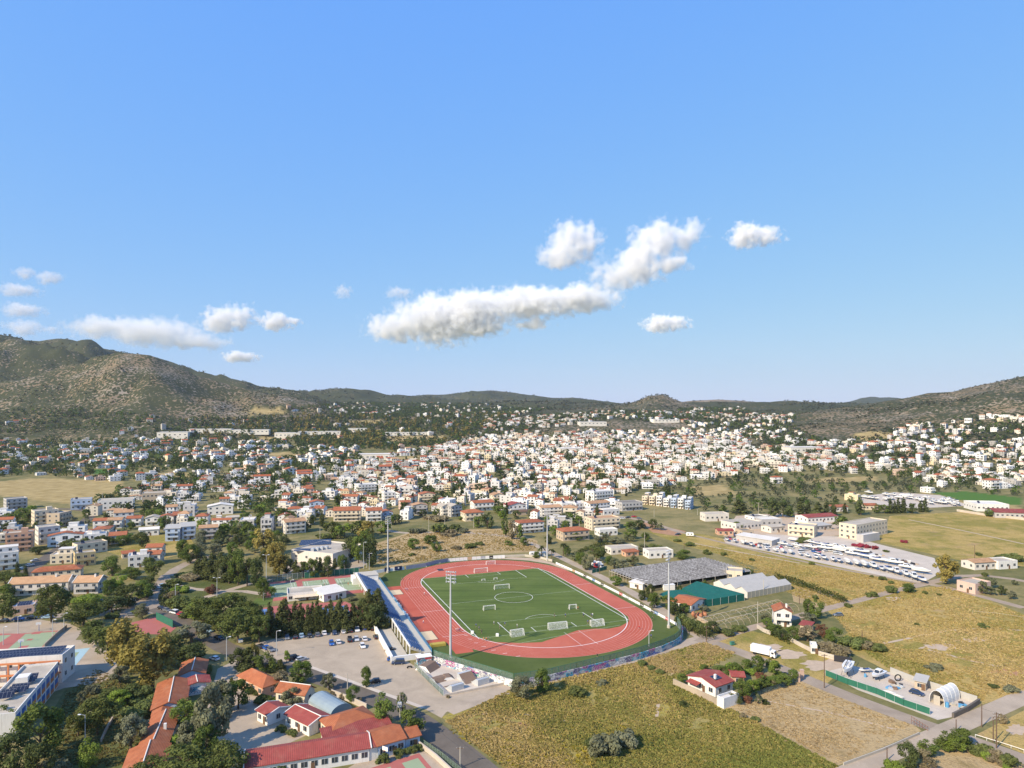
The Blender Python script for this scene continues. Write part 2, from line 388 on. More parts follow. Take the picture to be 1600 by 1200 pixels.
def graffiti(name, base, busy=1.0):
    t = NT(name); p = t.n('ShaderNodeTexCoord').outputs['Object']
    q = t.n('ShaderNodeMapping', i_Vector=p, i_Scale=(1,1,1.6))
    nz = t.n('ShaderNodeTexNoise', i_Vector=q, i_Scale=.30, i_Detail=2); hue = t.n('ShaderNodeTexVoronoi', i_Vector=q, i_Scale=.28)
    c = t.ramp(hue.outputs['Color'], [(0,(.10,.16,.5)),(.2,(.04,.38,.55)),(.36,(.50,.10,.30)),(.5,(.75,.75,.73)),(.62,(.12,.10,.24)),(.74,(.10,.5,.36)),(.86,(.45,.40,.6)),(1,(.7,.5,.05))], 'CONSTANT')
    lt = t.noise(q, 1.25, 2, .5, 2.2)
    ink = t.math('LESS_THAN', t.math('ABSOLUTE', t.math('SUBTRACT', lt, .5)), .045)
    body = t.math('MULTIPLY', t.remap(nz.outputs['Fac'], .58-.2*busy, .62-.2*busy), t.math('GREATER_THAN', lt, .44))
    c = t.mix(base, c, body); c = t.mix(c, (.03,.03,.06), t.math('MULTIPLY', ink, t.remap(nz.outputs['Fac'], .38, .48)))
    return t.out(c, .8)
M['graf_white'] = graffiti('sprayed_white_wall', (.74,.72,.68), .55); M['graf_grey'] = graffiti('sprayed_grey_wall', (.45,.43,.42), 1.0)

# ---------------------------------------------------------------- near ground sheets (photo outlines on level ground)
def sheet(name, pts, z, m, px=True):
    mb = MB(); mb.poly([G(*p) for p in pts] if px else pts, z, 0); return struct(mb.build(name, m))
def ribbon(name, pts, w, z, m):
    mb = MB(); P = [G(*p) for p in pts]; Q = [P[0]]
    for a, b in zip(P, P[1:]):
        k = max(1, int((b-a).length/12)); Q += [a.lerp(b, (i+1)/k) for i in range(k)]
    Q2 = [Q[0]] + [(Q[i-1]+Q[i]*2+Q[i+1])/4 for i in range(1, len(Q)-1)] + [Q[-1]]
    mb.line(Q2, w, z); return struct(mb.build(name, m))
sheet('meadow', [(690,1120),(800,1072),(900,1052),(1000,1030),(1072,1008),(1105,1002),(1150,1020),(1060,1062),(1130,1108),(1143,1104),(1310,1196),(1290,1290),(840,1290),(792,1200),(697,1126)], .004, M['meadow'])
sheet('straw_field', [(1135,1106),(1240,1060),(1268,1066),(1350,1099),(1424,1130),(1440,1142),(1310,1196),(1210,1150)], .008, M['stubble'])
sheet('straw_field', [(1000,1030),(1072,1008),(1103,1002),(1150,1020),(1120,1030),(1060,1052),(1040,1060),(1010,1050)], .008, M['stubble'])
sheet('field', [(1290,952),(1407,922),(1475,914),(1540,935),(1600,960),(1700,990),(1700,1060),(1600,1085),(1535,1100),(1525,1092),(1390,1050),(1300,1005),(1330,985),(1310,970)], .004, M['field'])
sheet('field', [(1010,830),(1100,835),(1200,858),(1300,880),(1430,908),(1407,920),(1290,950),(1240,935),(1235,905),(1130,868),(1060,850)], .004, M['field'])
sheet('field', [(1390,806),(1500,800),(1700,815),(1700,880),(1600,885),(1520,880),(1375,848)], .004, M['field'])
sheet('straw_field', [(590,880),(585,850),(640,832),(700,828),(790,826),(840,845),(838,862),(760,866),(690,872),(640,882),(612,888)], .008, M['stubble'])
sheet('tilled_field', [(1000,815),(1035,822),(1072,830),(1060,838),(1020,832)], .008, M['soil'])
sheet('dry_lawn', [(1355,1240),(1430,1200),(1478,1165),(1520,1165),(1590,1192),(1700,1230),(1700,1300),(1355,1300)], .006, M['stubble'])
sheet('dry_lawn', [(1525,1148),(1600,1110),(1700,1080),(1700,1220),(1600,1178)], .006, M['field'])
sheet('dry_lawn', [(1105,1000),(1170,985),(1240,1000),(1310,1022),(1330,1034),(1290,1070),(1200,1035)], .006, M['field'])
sheet('straw_field', [(1235,915),(1300,925),(1310,940),(1285,952),(1240,940)], .008, M['stubble'])
sheet('dry_lawn', [(180,842),(290,830),(310,860),(225,880),(160,860)], .006, M['field'])
sheet('school_garden', [(90,1200),(60,1150),(100,1080),(150,1040),(200,1050),(240,1080),(250,1130),(200,1200),(190,1290),(80,1290)], .006, M['lawn'])
def blob(name, px, py, rx, ry, m, z=.014, seed=0, n=22):
    r = random.Random(seed); c = G(px,py); e = G(px+rx,py)-c; d = G(px,py-ry)-c
    pts = []
    for i in range(n):
        a = 2*math.pi*i/n; k = r.uniform(.6,1.15); pts.append(c+e*math.cos(a)*k+d*math.sin(a)*k)
    mb = MB(); mb.poly(pts, z); return struct(mb.build(name, m))
for i, q in enumerate([(930,1128,16,7),(818,1136,22,8),(985,1188,20,10),(1200,1012,28,7),(1235,1022,30,7),(1290,1040,40,10),(1590,1140,18,9),(1470,1010,40,6),(1580,1050,40,8),(760,1165,12,5),(1520,1000,26,4),(1395,935,14,3)]):
    blob('bare_patch', *q, M['soil'] if i in (1,8) else M['pale'], seed=i)
for nm, pts, w_ in (('footpath',[(1010,1048),(1040,1085),(1035,1120),(990,1160),(960,1200)],1.0),('footpath',[(720,1118),(800,1108),(880,1120),(940,1150)],.9),('footpath',[(1340,1012),(1400,1003),(1450,990),(1480,985)],1.4),('footpath',[(1450,1015),(1500,1030),(1600,1050)],1.6),('footpath',[(1480,985),(1540,978),(1600,985)],1.2),('footpath',[(1180,1092),(1300,1110),(1400,1140)],.8),('footpath',[(1080,848),(1150,862),(1250,880)],1.5),('footpath',[(1420,812),(1500,828),(1600,850)],2.0)): ribbon(nm, pts, w_, .012, M['pale'])
# yards, park and schoolyards
sheet('park_path', [(262,915),(330,885),(420,905),(425,950),(400,958),(330,935),(300,940),(262,935)], .010, M['lawn'])
ribbon('path', [(262,912),(300,922),(350,926),(380,920),(420,930)], 4, .018, M['concrete'])
ribbon('path', [(300,940),(345,926),(392,910),(425,905)], 4, .022, M['concrete'])
sheet('schoolyard', [(-260,985),(0,975),(60,968),(110,975),(130,985),(118,1000),(150,1000),(178,1030),(190,1055),(150,1068),(100,1075),(60,1090),(-260,1180)], .010, M['concrete'])
sheet('schoolyard', [(340,1045),(372,1030),(400,1045),(440,1068),(500,1085),(520,1130),(400,1185),(350,1170),(320,1120),(330,1080)], .010, M['gravel'])
sheet('schoolyard', [(480,1240),(560,1190),(600,1170),(650,1165),(700,1200),(740,1260)], .012, M['concrete'])
# roads
sheet('road', [(155,962),(160,945),(200,943),(222,935),(238,918),(250,900),(262,895),(268,905),(260,925),(250,945),(242,958),(200,966)], .016, M['old_asphalt'])
ribbon('road', [(262,900),(285,880),(330,868)], 6, .012, M['old_asphalt'])
ribbon('road', [(150,958),(90,962),(40,966),(-60,975)], 7, .020, M['old_asphalt'])
ribbon('road', [(243,950),(285,967),(315,990),(345,1012),(400,1033),(480,1052),(540,1072),(600,1096),(655,1124),(700,1158),(752,1203),(850,1290)], 8.4, .024, M['asphalt'])
ribbon('kerb_strip', [(485,1042),(550,1065),(625,1093),(662,1106)], 1.6, .032, M['white_concrete'])
sheet('car_park', [(395,1006),(430,998),(500,990),(560,984),(608,978),(618,998),(634,1032),(650,1042),(692,1087),(800,1066),(806,1072),(735,1098),(697,1113),(690,1122),(662,1107),(625,1094),(550,1066),(485,1044),(430,1030)], .028, M['gravel'])
ribbon('lane', [(700,1112),(800,1073),(850,1063),(900,1053),(1000,1028),(1050,1012),(1075,1003),(1100,996)], 5.5, .034, M['concrete'])
ribbon('lane', [(1110,1004),(1085,990),(1068,975),(1040,957),(985,924),(920,892),(870,868),(845,855),(800,838),(700,830),(640,835),(600,828)], 5.5, .030, M['concrete'])
ribbon('lane', [(1090,998),(1120,1005),(1160,1020),(1220,1044),(1290,1074),(1340,1094),(1412,1122),(1480,1143),(1560,1172),(1660,1208)], 6.2, .036, M['old_asphalt'])
ribbon('dirt_lane', [(1105,1003),(1140,990),(1183,978),(1230,968),(1287,952),(1340,938),(1407,921),(1472,906),(1500,899),(1532,897),(1575,903),(1640,915)], 5, .040, M['dirt_road'])
ribbon('dirt_lane', [(1450,912),(1480,918),(1530,931),(1600,950)], 5, .043, M['dirt_road'])
ribbon('lane', [(1478,1142),(1440,1158),(1390,1178),(1330,1203),(1240,1250)], 6, .038, M['concrete'])
ribbon('lane', [(1478,1142),(1520,1124),(1570,1102),(1640,1070)], 6.5, .042, M['concrete'])
ribbon('dirt_lane', [(1065,832),(1000,812),(960,805),(900,800)], 6, .030, M['dirt_road'])
ribbon('lane', [(1065,832),(1130,848),(1200,865),(1290,885),(1440,912)], 3, .022, M['dirt_road'])
ribbon('road', [(30,905),(60,880),(90,860),(115,838),(135,812),(150,800),(200,790)], 8, .022, M['asphalt'])
ribbon('road', [(-60,800),(60,795),(110,795),(150,800)], 8, .018, M['asphalt'])
sheet('boat_storage_yard', [(1130,842),(1200,835),(1290,838),(1330,838),(1372,850),(1460,872),(1470,895),(1440,912),(1330,890),(1200,862),(1135,850)], .012, M['white_concrete'])
sheet('boat_yard', [(1288,1050),(1330,1040),(1400,1052),(1520,1090),(1530,1100),(1500,1118),(1465,1125),(1400,1100),(1340,1078)], .020, M['white_concrete'])
sheet('yard', [(1130,838),(1150,806),(1250,800),(1310,806),(1320,836),(1250,842)], .008, M['pale'])
sheet('yard', [(440,905),(446,880),(470,862),(545,858),(580,866),(575,880),(560,890)], .010, M['concrete'])

# ---------------------------------------------------------------- stadium ground
RI, HS, LW, NL = 36.5, 34.6, 1.3, 8
def oval(r, hs=HS, n=40):
    pts = [S(hs + r*math.sin(a), r*math.cos(a)) for a in np.linspace(0, math.pi, n)]
    pts += [S(-hs - r*math.sin(a), -r*math.cos(a)) for a in np.linspace(0, math.pi, n)]
    return pts
sheet('stadium_apron', [S(-68,-56),S(-98.6,-37.5),S(-98.3,-26),S(-96.4,-13.5),S(-91,15.5),S(-84,34.5),S(-77,42.6),S(-66,48.5),S(-20,50),S(20,50),S(61,46.7),S(80,38),S(82.5,13),S(83.5,-10),S(76,-25),S(73,-47),S(54,-56)], .030, M['turf_edge'], False)
sheet('concrete_apron', [S(40,47.5),S(58,44),S(70,36),S(79,24),S(81.5,15),S(82,30),S(75,43),S(61,47),S(36,50)], .034, M['pale'], False)
sheet('running_track', oval(RI+LW*NL+.2), .042, M['track'], False)
sheet('running_track_run_up', [S(-49,-46),S(40,-46),S(40,-55.6),S(-49,-55.6)], .038, M['track'], False)
sheet('running_track_straight', [S(-63,-46.9),S(-30,-46.9),S(-30,-36.2),S(-63,-40)], .037, M['track'], False)
sheet('track_infield', oval(RI-.3), .048, M['track_pale'], False)
grass = [S(-50,-36.3),S(-42,-36),S(45,-36),S(50,-33)]
near = [(-56,-29),(-60.5,-20),(-62.5,-12),(-61.3,-9.5),(-59,-3),(-56.6,3),(-54.8,7),(-55.4,15),(-57.5,20),(-56.5,26),(-54,30),(-52,33),(-46,36)]
sheet('football_pitch', [S(42,-36),S(50.6,-34),S(50.6,34),S(42,36),S(-34,36.2)]+[S(*p) for p in near[::-1]]+[S(-46,-35.4),S(-34,-36.2)], .054, M['turf'], False)
mb = MB(); z = .060
for x in range(1, NL): mb.line((oval(RI+LW*x)+[oval(RI+LW*x)[0]]), .09, z, 1)
mb.line(oval(RI)+[oval(RI)[0]], .30, z, 0); mb.line(oval(RI+LW*NL)+[oval(RI+LW*NL)[0]], .12, z, 1)
for s_, t0, t1 in ((-43,-46.8,-36.5),(-8,-46.8,-36.5),(34,-46.8,-36.5),(-34,36.5,46.8),(10,36.5,46.8)): mb.line([S(s_,t0),S(s_,t1)], .16, z+.002, 0)
for k in range(8):
    a = -2.2+.2*k; r = RI+LW*(k+.3); mb.line([S(-HS-r*math.cos(a*.6-.1), r*math.sin(a*.6-.1)), S(-HS-(r+LW*.8)*math.cos(a*.6-.13), (r+LW*.8)*math.sin(a*.6-.13))], .2, z+.002, 0)
struct(mb.build('track_markings', [M['white_line'], M['lane']]))
mb = MB(); z = .066
def arc(cs, ct, r, a0, a1, n=40): return [S(cs+r*math.cos(a), ct+r*math.sin(a)) for a in np.linspace(a0, a1, n)]
PL, PW = 50, 33.8
for t_ in (-PW, PW): mb.line([S(-PL,t_),S(PL,t_)], .26, z, 0)
for s_ in (-PL, PL): mb.line([S(s_,-PW),S(s_,PW)], .16, z, 1)
mb.line([S(0,-PW),S(0,PW)], .16, z, 1); mb.line(arc(0,0,9.15,0,2*math.pi), .17, z+.002, 0)
for sg in (-1,1):
    mb.line([S(sg*PL,-20.1),S(sg*(PL-16.5),-20.1)], .24, z+.002, 0); mb.line([S(sg*PL,20.1),S(sg*(PL-16.5),20.1)], .24, z+.002, 0)
    mb.line([S(sg*(PL-16.5),-20.1),S(sg*(PL-16.5),20.1)], .13, z+.004, 1)
    for q in (-9.2, 9.2): mb.line([S(sg*PL,q),S(sg*(PL-5.5),q)], .22, z+.002, 0)
    mb.line([S(sg*(PL-5.5),-9.2),S(sg*(PL-5.5),9.2)], .13, z+.004, 1)
    a = math.acos(5.5/9.15); mb.line(arc(sg*(PL-11), 0, 9.15, (math.pi if sg>0 else 0)-a, (math.pi if sg>0 else 0)+a, 16), .15, z+.006, 0)
mb.line([S(-72,1),S(-55,1)], .12, z, 0); mb.line([S(-72,7.5),S(-55,7.5)], .12, z, 0); mb.line([S(-61,-24),S(-58,0),S(-55,27)], .14, z, 1)
struct(mb.build('pitch_markings', [M['white_line'], M['faint_line']]))
for a, b, c, d in ((-45,-34,-54,-48.9),(24,33,-54,-48.5)):
    sheet('sand_pit', [S(a,c),S(b,c),S(b,d),S(a,d)], .052, M['sand'], False)
    mb = MB(); mb.wall([S(a,c),S(b,c),S(b,d),S(a,d),S(a,c)], .22, .05, .12)
    tag(mb.build('pit_edging', M['dark']), 'dark edging around the %s long jump sand pit' % ('nearer' if a < 0 else 'farther'), 'edging')
mb = MB(); mb.box(-1.6,1.6,-2.4,2.4,.05,.12); o = mb.build('jump_mat', M['dark']); o.location = S(66,-19); o.rotation_euler.z = YAW; tag(o, 'dark flat mat lying on the red infield behind the far goal', 'mat')

# ---------------------------------------------------------------- floodlights
def mast(px, py, h, label, lampdir):
    b = G(px, py); t_ = thing('floodlight_mast', label, 'floodlight', b, 0, 'floodlight masts')
    m = MB(); m.tube((0,0,0),(0,0,1.2),.75,.75,10); m.build('foot', M['conc'], t_)
    m = MB(); m.tube((0,0,1.2),(0,0,h-1.5),.48,.24,10); m.build('pole', M['steel'], t_)
    m = MB(); d = Vector((lampdir.x, lampdir.y, 0)).normalized(); s_ = Vector((-d.y, d.x, 0))
    for k in range(4): m.tube(Vector((0,0,h-3.6+k*1.2))-s_*1.9, Vector((0,0,h-3.6+k*1.2))+s_*1.9, .07)
    for q in (-1.7, 0, 1.7): m.tube(Vector((0,0,h-4))+s_*q, Vector((0,0,h+.3))+s_*q, .07)
    m.build('lamp_frame', M['steel'], t_)
    lm = None
    for k in range(4):
        for j in range(5):
            if lm is None:
                q = MB(); q.tube((0,0,0),(0,.35,-.12),.10,.34,8,0); q.tube((0,.36,-.12),(0,.38,-.13),.32,.32,8,1); lm = q.mesh('lamp', [M['steel'], M['lamp']])
            l = link('lamp', lm, t_, Vector((0,0,h-3.55+k*1.2))+s_*(-1.7+.85*j)+d*.12, math.atan2(d.y,d.x)-math.pi/2)
    return t_
c0 = SC0
mast(704,1032,32,'tall floodlight mast by the graffiti wall, nearest the car park', Vector(c0)-G(704,1032).xy)
mast(606,895,31,'tall floodlight mast at the far end of the blue grandstand', Vector(c0)-G(606,895).xy)
mast(855,876,31,'tall floodlight mast beside the white caravan behind the far bend', Vector(c0)-G(855,876).xy)
mast(1045,981,32,'tall floodlight mast inside the right bend near the lane junction', Vector(c0)-G(1045,981).xy)
def lamp_post(px, py, h, label, arm=1, cat='lamp post', name='street_lamp', side=1):
    t_ = thing(name, label, cat, G(px,py), 0, 'slim lamp posts'); m = MB(); m.tube((0,0,0),(0,0,h),.16,.09,7); m.build('pole', M['steel'], t_)
    for k in range(arm):
        sg = side if k == 0 else -side
        m = MB(); m.tube((0,0,h-.1),(sg*1.1,-.3,h+.25),.06,.05,5); m.build('arm', M['steel'], t_)
        m = MB(); m.box(sg*1.35-.38,sg*1.35+.38,-.5,-.15,h+.18,h+.34); m.build('lamp_head', M['lamp'], t_)
    return t_
lamp_post(416,920,17,'tall grey lamp post at the left corner of the tennis courts',2)
for i,(a,b,h) in enumerate(((568,889,15),(573,887,12),(577,890,9))):
    lamp_post(a,b,h,('tallest','middle','shortest')[i]+' of three poles standing behind the grandstand end block',1)
lamp_post(454,936,9,'slim lamp post in front of the white tennis clubhouse',1); lamp_post(432,1024,9,'slim lamp post at the left end of the car park',1)
lamp_post(339,932,9,'twin armed white lamp post in the park beside the path',2); lamp_post(133,1163,8,'white street lamp in the school garden beside the bright green bush',1,side=-1)
lamp_post(274,940,8,'grey lamp post at the street bend by the park hedge',1); lamp_post(354,1032,8.5,'grey lamp post on the pavement left of the car park',1)
for a,b,l in ((100,985,'lamp post at the right end of the school basketball court'),(28,990,'lamp post behind the school basketball court'),(82,996,'lamp post between the school court and the grass strip'),(5,1008,'lamp post at the left edge of the school court')): lamp_post(a,b,7,l,1)
lamp_post(1014,1010,6,'thin lamp post on the outer side of the graffiti wall',1)

# ---------------------------------------------------------------- grandstand
gs = thing('grandstand', 'long blue seated open grandstand on concrete beside the red track', 'grandstand', S(-5,-60), YAW)
def SL(s, t, z): return (t+60, s+5, z)        # stand-local: x across, y along
def sbox(m, s0, s1, t0, t1, z0, z1, mi=0): m.box(t0+60, t1+60, s0+5, s1+5, z0, z1, mi)
def slope(m, s0, s1, t0, t1, z0, z1, th, mi=0):
    m.add([SL(s0,t0,z0),SL(s0,t1,z1),SL(s1,t1,z1),SL(s1,t0,z0),SL(s0,t0,z0+th),SL(s0,t1,z1+th),SL(s1,t1,z1+th),SL(s1,t0,z0+th)],
          [(0,1,2,3),(7,6,5,4),(0,4,5,1),(1,5,6,2),(2,6,7,3),(3,7,4,0)], mi)
m = MB(); sbox(m,-62,52,-58.6,-55.9,0,1.7); m.build('walkway', M['conc'], gs)
m = MB()
for k in range(9): sbox(m,-24,50,-59.5-.95*k,-58.6-.95*k,1.6+.5*k-.5,1.9+.5*k)
slope(m,-24.2,50.2,-67.3,-58.6,5.2,.9,.4); m.build('upper_terrace', M['conc'], gs)
m = MB()
for k in range(5): sbox(m,-61,-26,-59.5-.95*k,-58.6-.95*k,1.4+.5*k-.2,1.9+.5*k)
slope(m,-61.2,-25.8,-63.5,-58.6,3.2,1.2,.35); m.build('lower_terrace', M['conc'], gs)
for s0, s1, nr in [(-23.5+9.2*j,-15.4+9.2*j,9) for j in range(8)]+[(-60.5+8.8*j,-52.9+8.8*j,5) for j in range(4)]:
    m = MB()
    for k in range(nr):
        y = s0
        while y < s1-.6:
            m.box(-59.35-.95*k+60,-58.95-.95*k+60,y+5,y+5.48,1.92+.5*k,2.32+.5*k); m.box(-59.42-.95*k+60,-59.30-.95*k+60,y+5,y+5.48,2.2+.5*k,2.72+.5*k); y += .62
    m.build('seat_block', M['blue'], gs)
m = MB()
sbox(m,-61,-26,-63.95,-63.5,4.1,4.4); m.build('beam', M['white'], gs)
for q in [(-60.5+5.6*k,-63.9,4.1) for k in range(7)]+[(-23.8,-66.8+2.1*k,5-1.1*k) for k in range(4)]+[(-18+8*k,-66.9,5.2) for k in range(9)]:
    m = MB(); sbox(m,q[0],q[0]+.4,q[1],q[1]+.4,0,q[2]); m.build('column', M['white'], gs)
m = MB(); sbox(m,-61,-22,-70.2,-64.2,0,.5); m.build('rear_floor', M['conc'], gs)
m = MB(); sbox(m,-63,-21,-71,-70.3,0,2.4); sbox(m,-63.0,-62.4,-70.3,-60,0,2.0); m.build('rear_wall', M['white'], gs)
m = MB()
for k in range(58): m.tube(SL(-61.5+1.95*k,-55.8,1.7),SL(-61.5+1.95*k,-55.8,2.75),.05,n=4)
for zz in (1.75,2.25,2.75): m.tube(SL(-62,-55.8,zz),SL(52,-55.8,zz),.06,n=4)
sbox(m,-62,52,-55.86,-55.78,.4,1.65); m.build('railing', M['rail'], gs)
m = MB(); sbox(m,50,58,-68,-56.5,0,4.2); sbox(m,50,58.6,-69.5,-68,0,3.4); m.build('end_block', M['white'], gs)
m = MB(); sbox(m,49.8,58.8,-68.2,-56.3,4.2,4.4); m.build('end_block_roof', M['conc'], gs)
m = MB(); slope(m,-23.6,50,-68.2,-67.7,5.2,5.2,1.2); m.build('back_parapet', M['white'], gs)
for k in range(5):
    b = S(12-4.5*k-(9 if k > 2 else 0), -54.6); m = MB(); n=8
    for i in range(n):
        a0, a1 = math.pi/2*i/n, math.pi/2*(i+1)/n
        m.add([(-1.6,1.1-1.5*math.sin(a0),2.1*math.cos(a0)),(1.6,1.1-1.5*math.sin(a0),2.1*math.cos(a0)),(1.6,1.1-1.5*math.sin(a1),2.1*math.cos(a1)),(-1.6,1.1-1.5*math.sin(a1),2.1*math.cos(a1))],[(0,1,2,3)])
    m.box(-1.6,1.6,1.0,1.15,0,2.1); m.box(-1.65,-1.55,-.35,1.1,0,1.6); m.box(1.55,1.65,-.35,1.1,0,1.6)
    t_ = thing('dugout', ('white domed dugout shelter at the track edge, farthest one' if k==0 else 'white domed dugout shelter below the blue railing'), 'dugout', b, SA, 'domed dugouts along the grandstand')
    m.build('shell', M['white'] if k != 1 else M['dark'], t_); m = MB(); m.box(-1.4,1.4,.3,.8,.35,.5); m.build('bench', M['dark'], t_)

# ---------------------------------------------------------------- stadium walls, fences, advertising boards
def fence(name, label, pts, z0, z1, m, post, step=2.5, cat='fence', rail=True):
    t_ = thing(name, label, cat, pts[0]); o = Vector(pts[0])
    q = MB(); q.wall([Vector(p)-o for p in pts], .05, z0, z1); q.build('mesh_panel', m, t_)
    q = MB()
    for a, b in zip(pts, pts[1:]):
        a = Vector(a)-o; b = Vector(b)-o; n = max(1, int((b-a).length/step))
        for i in range(n+1): c = a.lerp(b, i/n); q.tube((c.x,c.y,0),(c.x,c.y,z1+.05),.06,n=4)
        if rail: q.tube((a.x,a.y,z1),(b.x,b.y,z1),.05,n=4)
    q.build('posts', post, t_); return t_
def wall(name, label, pts, th, h, m, cat='wall', px=True):
    pts = [G(*p) for p in pts] if px else [Vector(p) for p in pts]; o = Vector(pts[0]); q = MB(); q.wall([p-o for p in pts], th, 0, h)
    ob = q.build(name, m); ob.location = o; tag(ob, label, cat); return ob
M['green_post'] = plain('green_fence_post', (.03,.16,.10), .6)
wl = [S(-68,-57),S(-98.4,-37.6)]
wr = [S(-98.4,-37.2),S(-98.6,-26),S(-96.6,-13.5),S(-94,1),S(-91.2,15.5),S(-88,26),S(-84.3,34.5),S(-81,39),S(-77,42.8),S(-72,46),S(-66,48.4)]
wall('graffiti_wall', 'white wall sprayed with colourful graffiti behind the skate ramps', wl, .3, 2.4, M['graf_white'], px=False)
wall('graffiti_wall', 'curved grey wall covered in blue and purple graffiti along the lane', wr, .3, 2.3, M['graf_grey'], px=False)
ins = lambda P, d: [p + (Vector((*SC0,0))-p).normalized()*d for p in P]
fence('mesh_fence', 'green wire mesh fence standing inside the white graffiti wall', ins(wl,.8), .1, 4.2, M['chain'], M['green_post'])
fence('mesh_fence', 'green wire mesh fence on top of the curved grey graffiti wall', ins(wr,.6), .1, 4.2, M['chain'], M['green_post'])
bd = [S(-64,48.8),S(-40,49.6),S(-20,50),S(18,50),S(40,48.8),S(56,47.6)]
BL = []
for a, b in zip(bd, bd[1:]):
    n = int((b-a).length/3.0)
    for i in range(n): BL.append((a.lerp(b,(i+.0)/n), a.lerp(b,(i+.97)/n)))
cols = {'white':(.80,.79,.76),'black':(.03,.03,.035),'blue':(.05,.16,.42),'red':(.55,.05,.06),'grey':(.40,.42,.45),'tan':(.5,.36,.22)}
BM = {k: plain('board_'+k, v, .5, .05) for k, v in cols.items()}
def board(a, b, colr, label, h=1.25, z0=.1):
    d = (b-a); L = d.length; t_ = thing('advertising_board', label, 'board', a, math.atan2(d.y,d.x), 'advertising boards around the track')
    q = MB(); q.box(0,L,-.05,.05,z0,h); q.build('panel', BM[colr], t_)
    if colr in ('black','blue','red','grey'):
        q = MB()
        r = random.Random(int(a.x*10)); x = L*.12
        while x < L*.85: w_ = r.uniform(.15,.4); q.box(x,x+w_,.051,.07,z0+.42,z0+.42+r.uniform(.25,.5)); q.box(x,x+w_,-.07,-.051,z0+.42,z0+.42+r.uniform(.25,.5)); x += w_+.12
        q.build('lettering', BM['white'], t_)
    for x in (.15, L-.15): q = MB(); q.box(x-.04,x+.04,.06,.5,0,z0+.3); q.build('brace', M['steel'], t_)
    return t_
pat = ['white']*len(BL)
for k, c in ((2,'red'),(5,'blue'),(6,'black'),(9,'black'),(13,'grey'),(15,'red'),(21,'black'),(24,'blue'),(27,'black'),(31,'tan')):
    if k < len(pat): pat[k] = c
for (a, b), c in zip(BL, pat):
    board(a, b, c, {'white':'plain white advertising board along the right side of the track'}.get(c, '%s advertising board among the white ones right of the track' % c))
fw = [S(56,47.4),S(70,43),S(78.5,37),S(81,25),S(82.5,13),S(83.2,2),S(83.5,-10),S(81,-18),S(76.5,-25)]
wall('boundary_wall', 'low grey wall behind the far bend of the track', [S(62,48),S(74,44),S(81,38),S(83.5,24),S(84.2,12)], .3, 1.4, M['conc'], px=False)
FB = []
for a, b in zip(fw[3:], fw[4:]):
    n = max(1, int((b-a).length/2.4)); FB += [(a.lerp(b,i/n), a.lerp(b,(i+.95)/n)) for i in range(n)]
for i, (a, b) in enumerate(FB): board(a, b, 'grey' if i in (5,) else 'black' if i in (3,) else 'tan' if i==8 else 'white', ('white' if i not in (3,5,8) else 'darker') + ' upright board lining the far bend of the track', 2.0, .15)
sh = [S(76.5,-25),S(74.5,-33),S(73.4,-39)]
q = MB(); q.wall([p-sh[0] for p in [S(83.5,-10),S(81,-18),S(76.5,-25),S(74.5,-33),S(73.4,-37)]], .15, 0, 2.2); o = q.build('panel_fence', plain('blue_grey_slats', (.26,.29,.36), .6, .25, 1.4)); o.location = sh[0]; tag(o, 'blue grey slatted panel fence around the far left bend', 'fence')
wall('boundary_wall', 'white wall beside the two dark banners near the far floodlight', [S(73.4,-38),S(72.6,-48),S(70,-56)], .25, 1.8, M['white'], px=False)
for a, b, l in (((73.1,-39.4),(72.9,-43.6),'dark banner with a round emblem on the white far wall'),((72.4,-46.2),(72.2,-49.4),'dark banner with a yellow base on the white far wall')):
    A, B = S(*a), S(*b); d = B-A; t_ = thing('banner', l, 'banner', A, math.atan2(d.y,d.x)); q = MB(); q.box(0,d.length,.16,.24,.3,2.5); q.build('panel', plain('navy_banner', (.02,.03,.09), .5), t_)
    q = MB(); q.tube((d.length*.45,.24,1.5),(d.length*.45,.27,1.5),.5,n=12); q.build('emblem', M['white'] if 'round' in l else plain('yellow_print', (.6,.5,.05), .5), t_)
fence('mesh_fence', 'wire fence between the grandstand front corner and the track apron', [S(-66,-54),S(-62,-54.6)], .1, 2.2, M['chain'], M['green_post'])
# ---------------------------------------------------------------- buildings with parts
W_ = {'white':(.74,.71,.66),'cream':(.68,.58,.43),'grey':(.46,.44,.42),'salmon':(.60,.36,.24),'yellow':(.62,.47,.24),'pale':(.66,.61,.54),'blue':(.42,.50,.62),'pink':(.62,.44,.36),'tan':(.50,.40,.29),'dark':(.18,.17,.17)}
M['wall'] = tinted('painted_render'); M['tile'] = tiles('terracotta_tiles', (.30,.082,.034), (.37,.125,.052)); M['tile_pale'] = tiles('bleached_tiles', (.42,.23,.115), (.48,.29,.155))
M['tile_red'] = tiles('red_tiles', (.235,.042,.036), (.28,.062,.05), pitch=.8); M['slab'] = paving('roof_screed', (.44,.39,.32), .12); M['slab_white'] = paving('white_roof_coating', (.66,.62,.56), .08)
M['slab_dark'] = paving('felt_roof', (.20,.18,.155)); M['sheet'] = plain('metal_roof_sheet', (.40,.385,.355), .75, .16, .5); M['frame'] = plain('window_frame', (.62,.60,.56), .6, .05)
M['door'] = plain('door_wood', (.16,.09,.05), .6); M['awning'] = plain('awning_canvas', (.62,.52,.38), .8); M['white_tile'] = plain('white_ridge', (.70,.66,.60), .7)
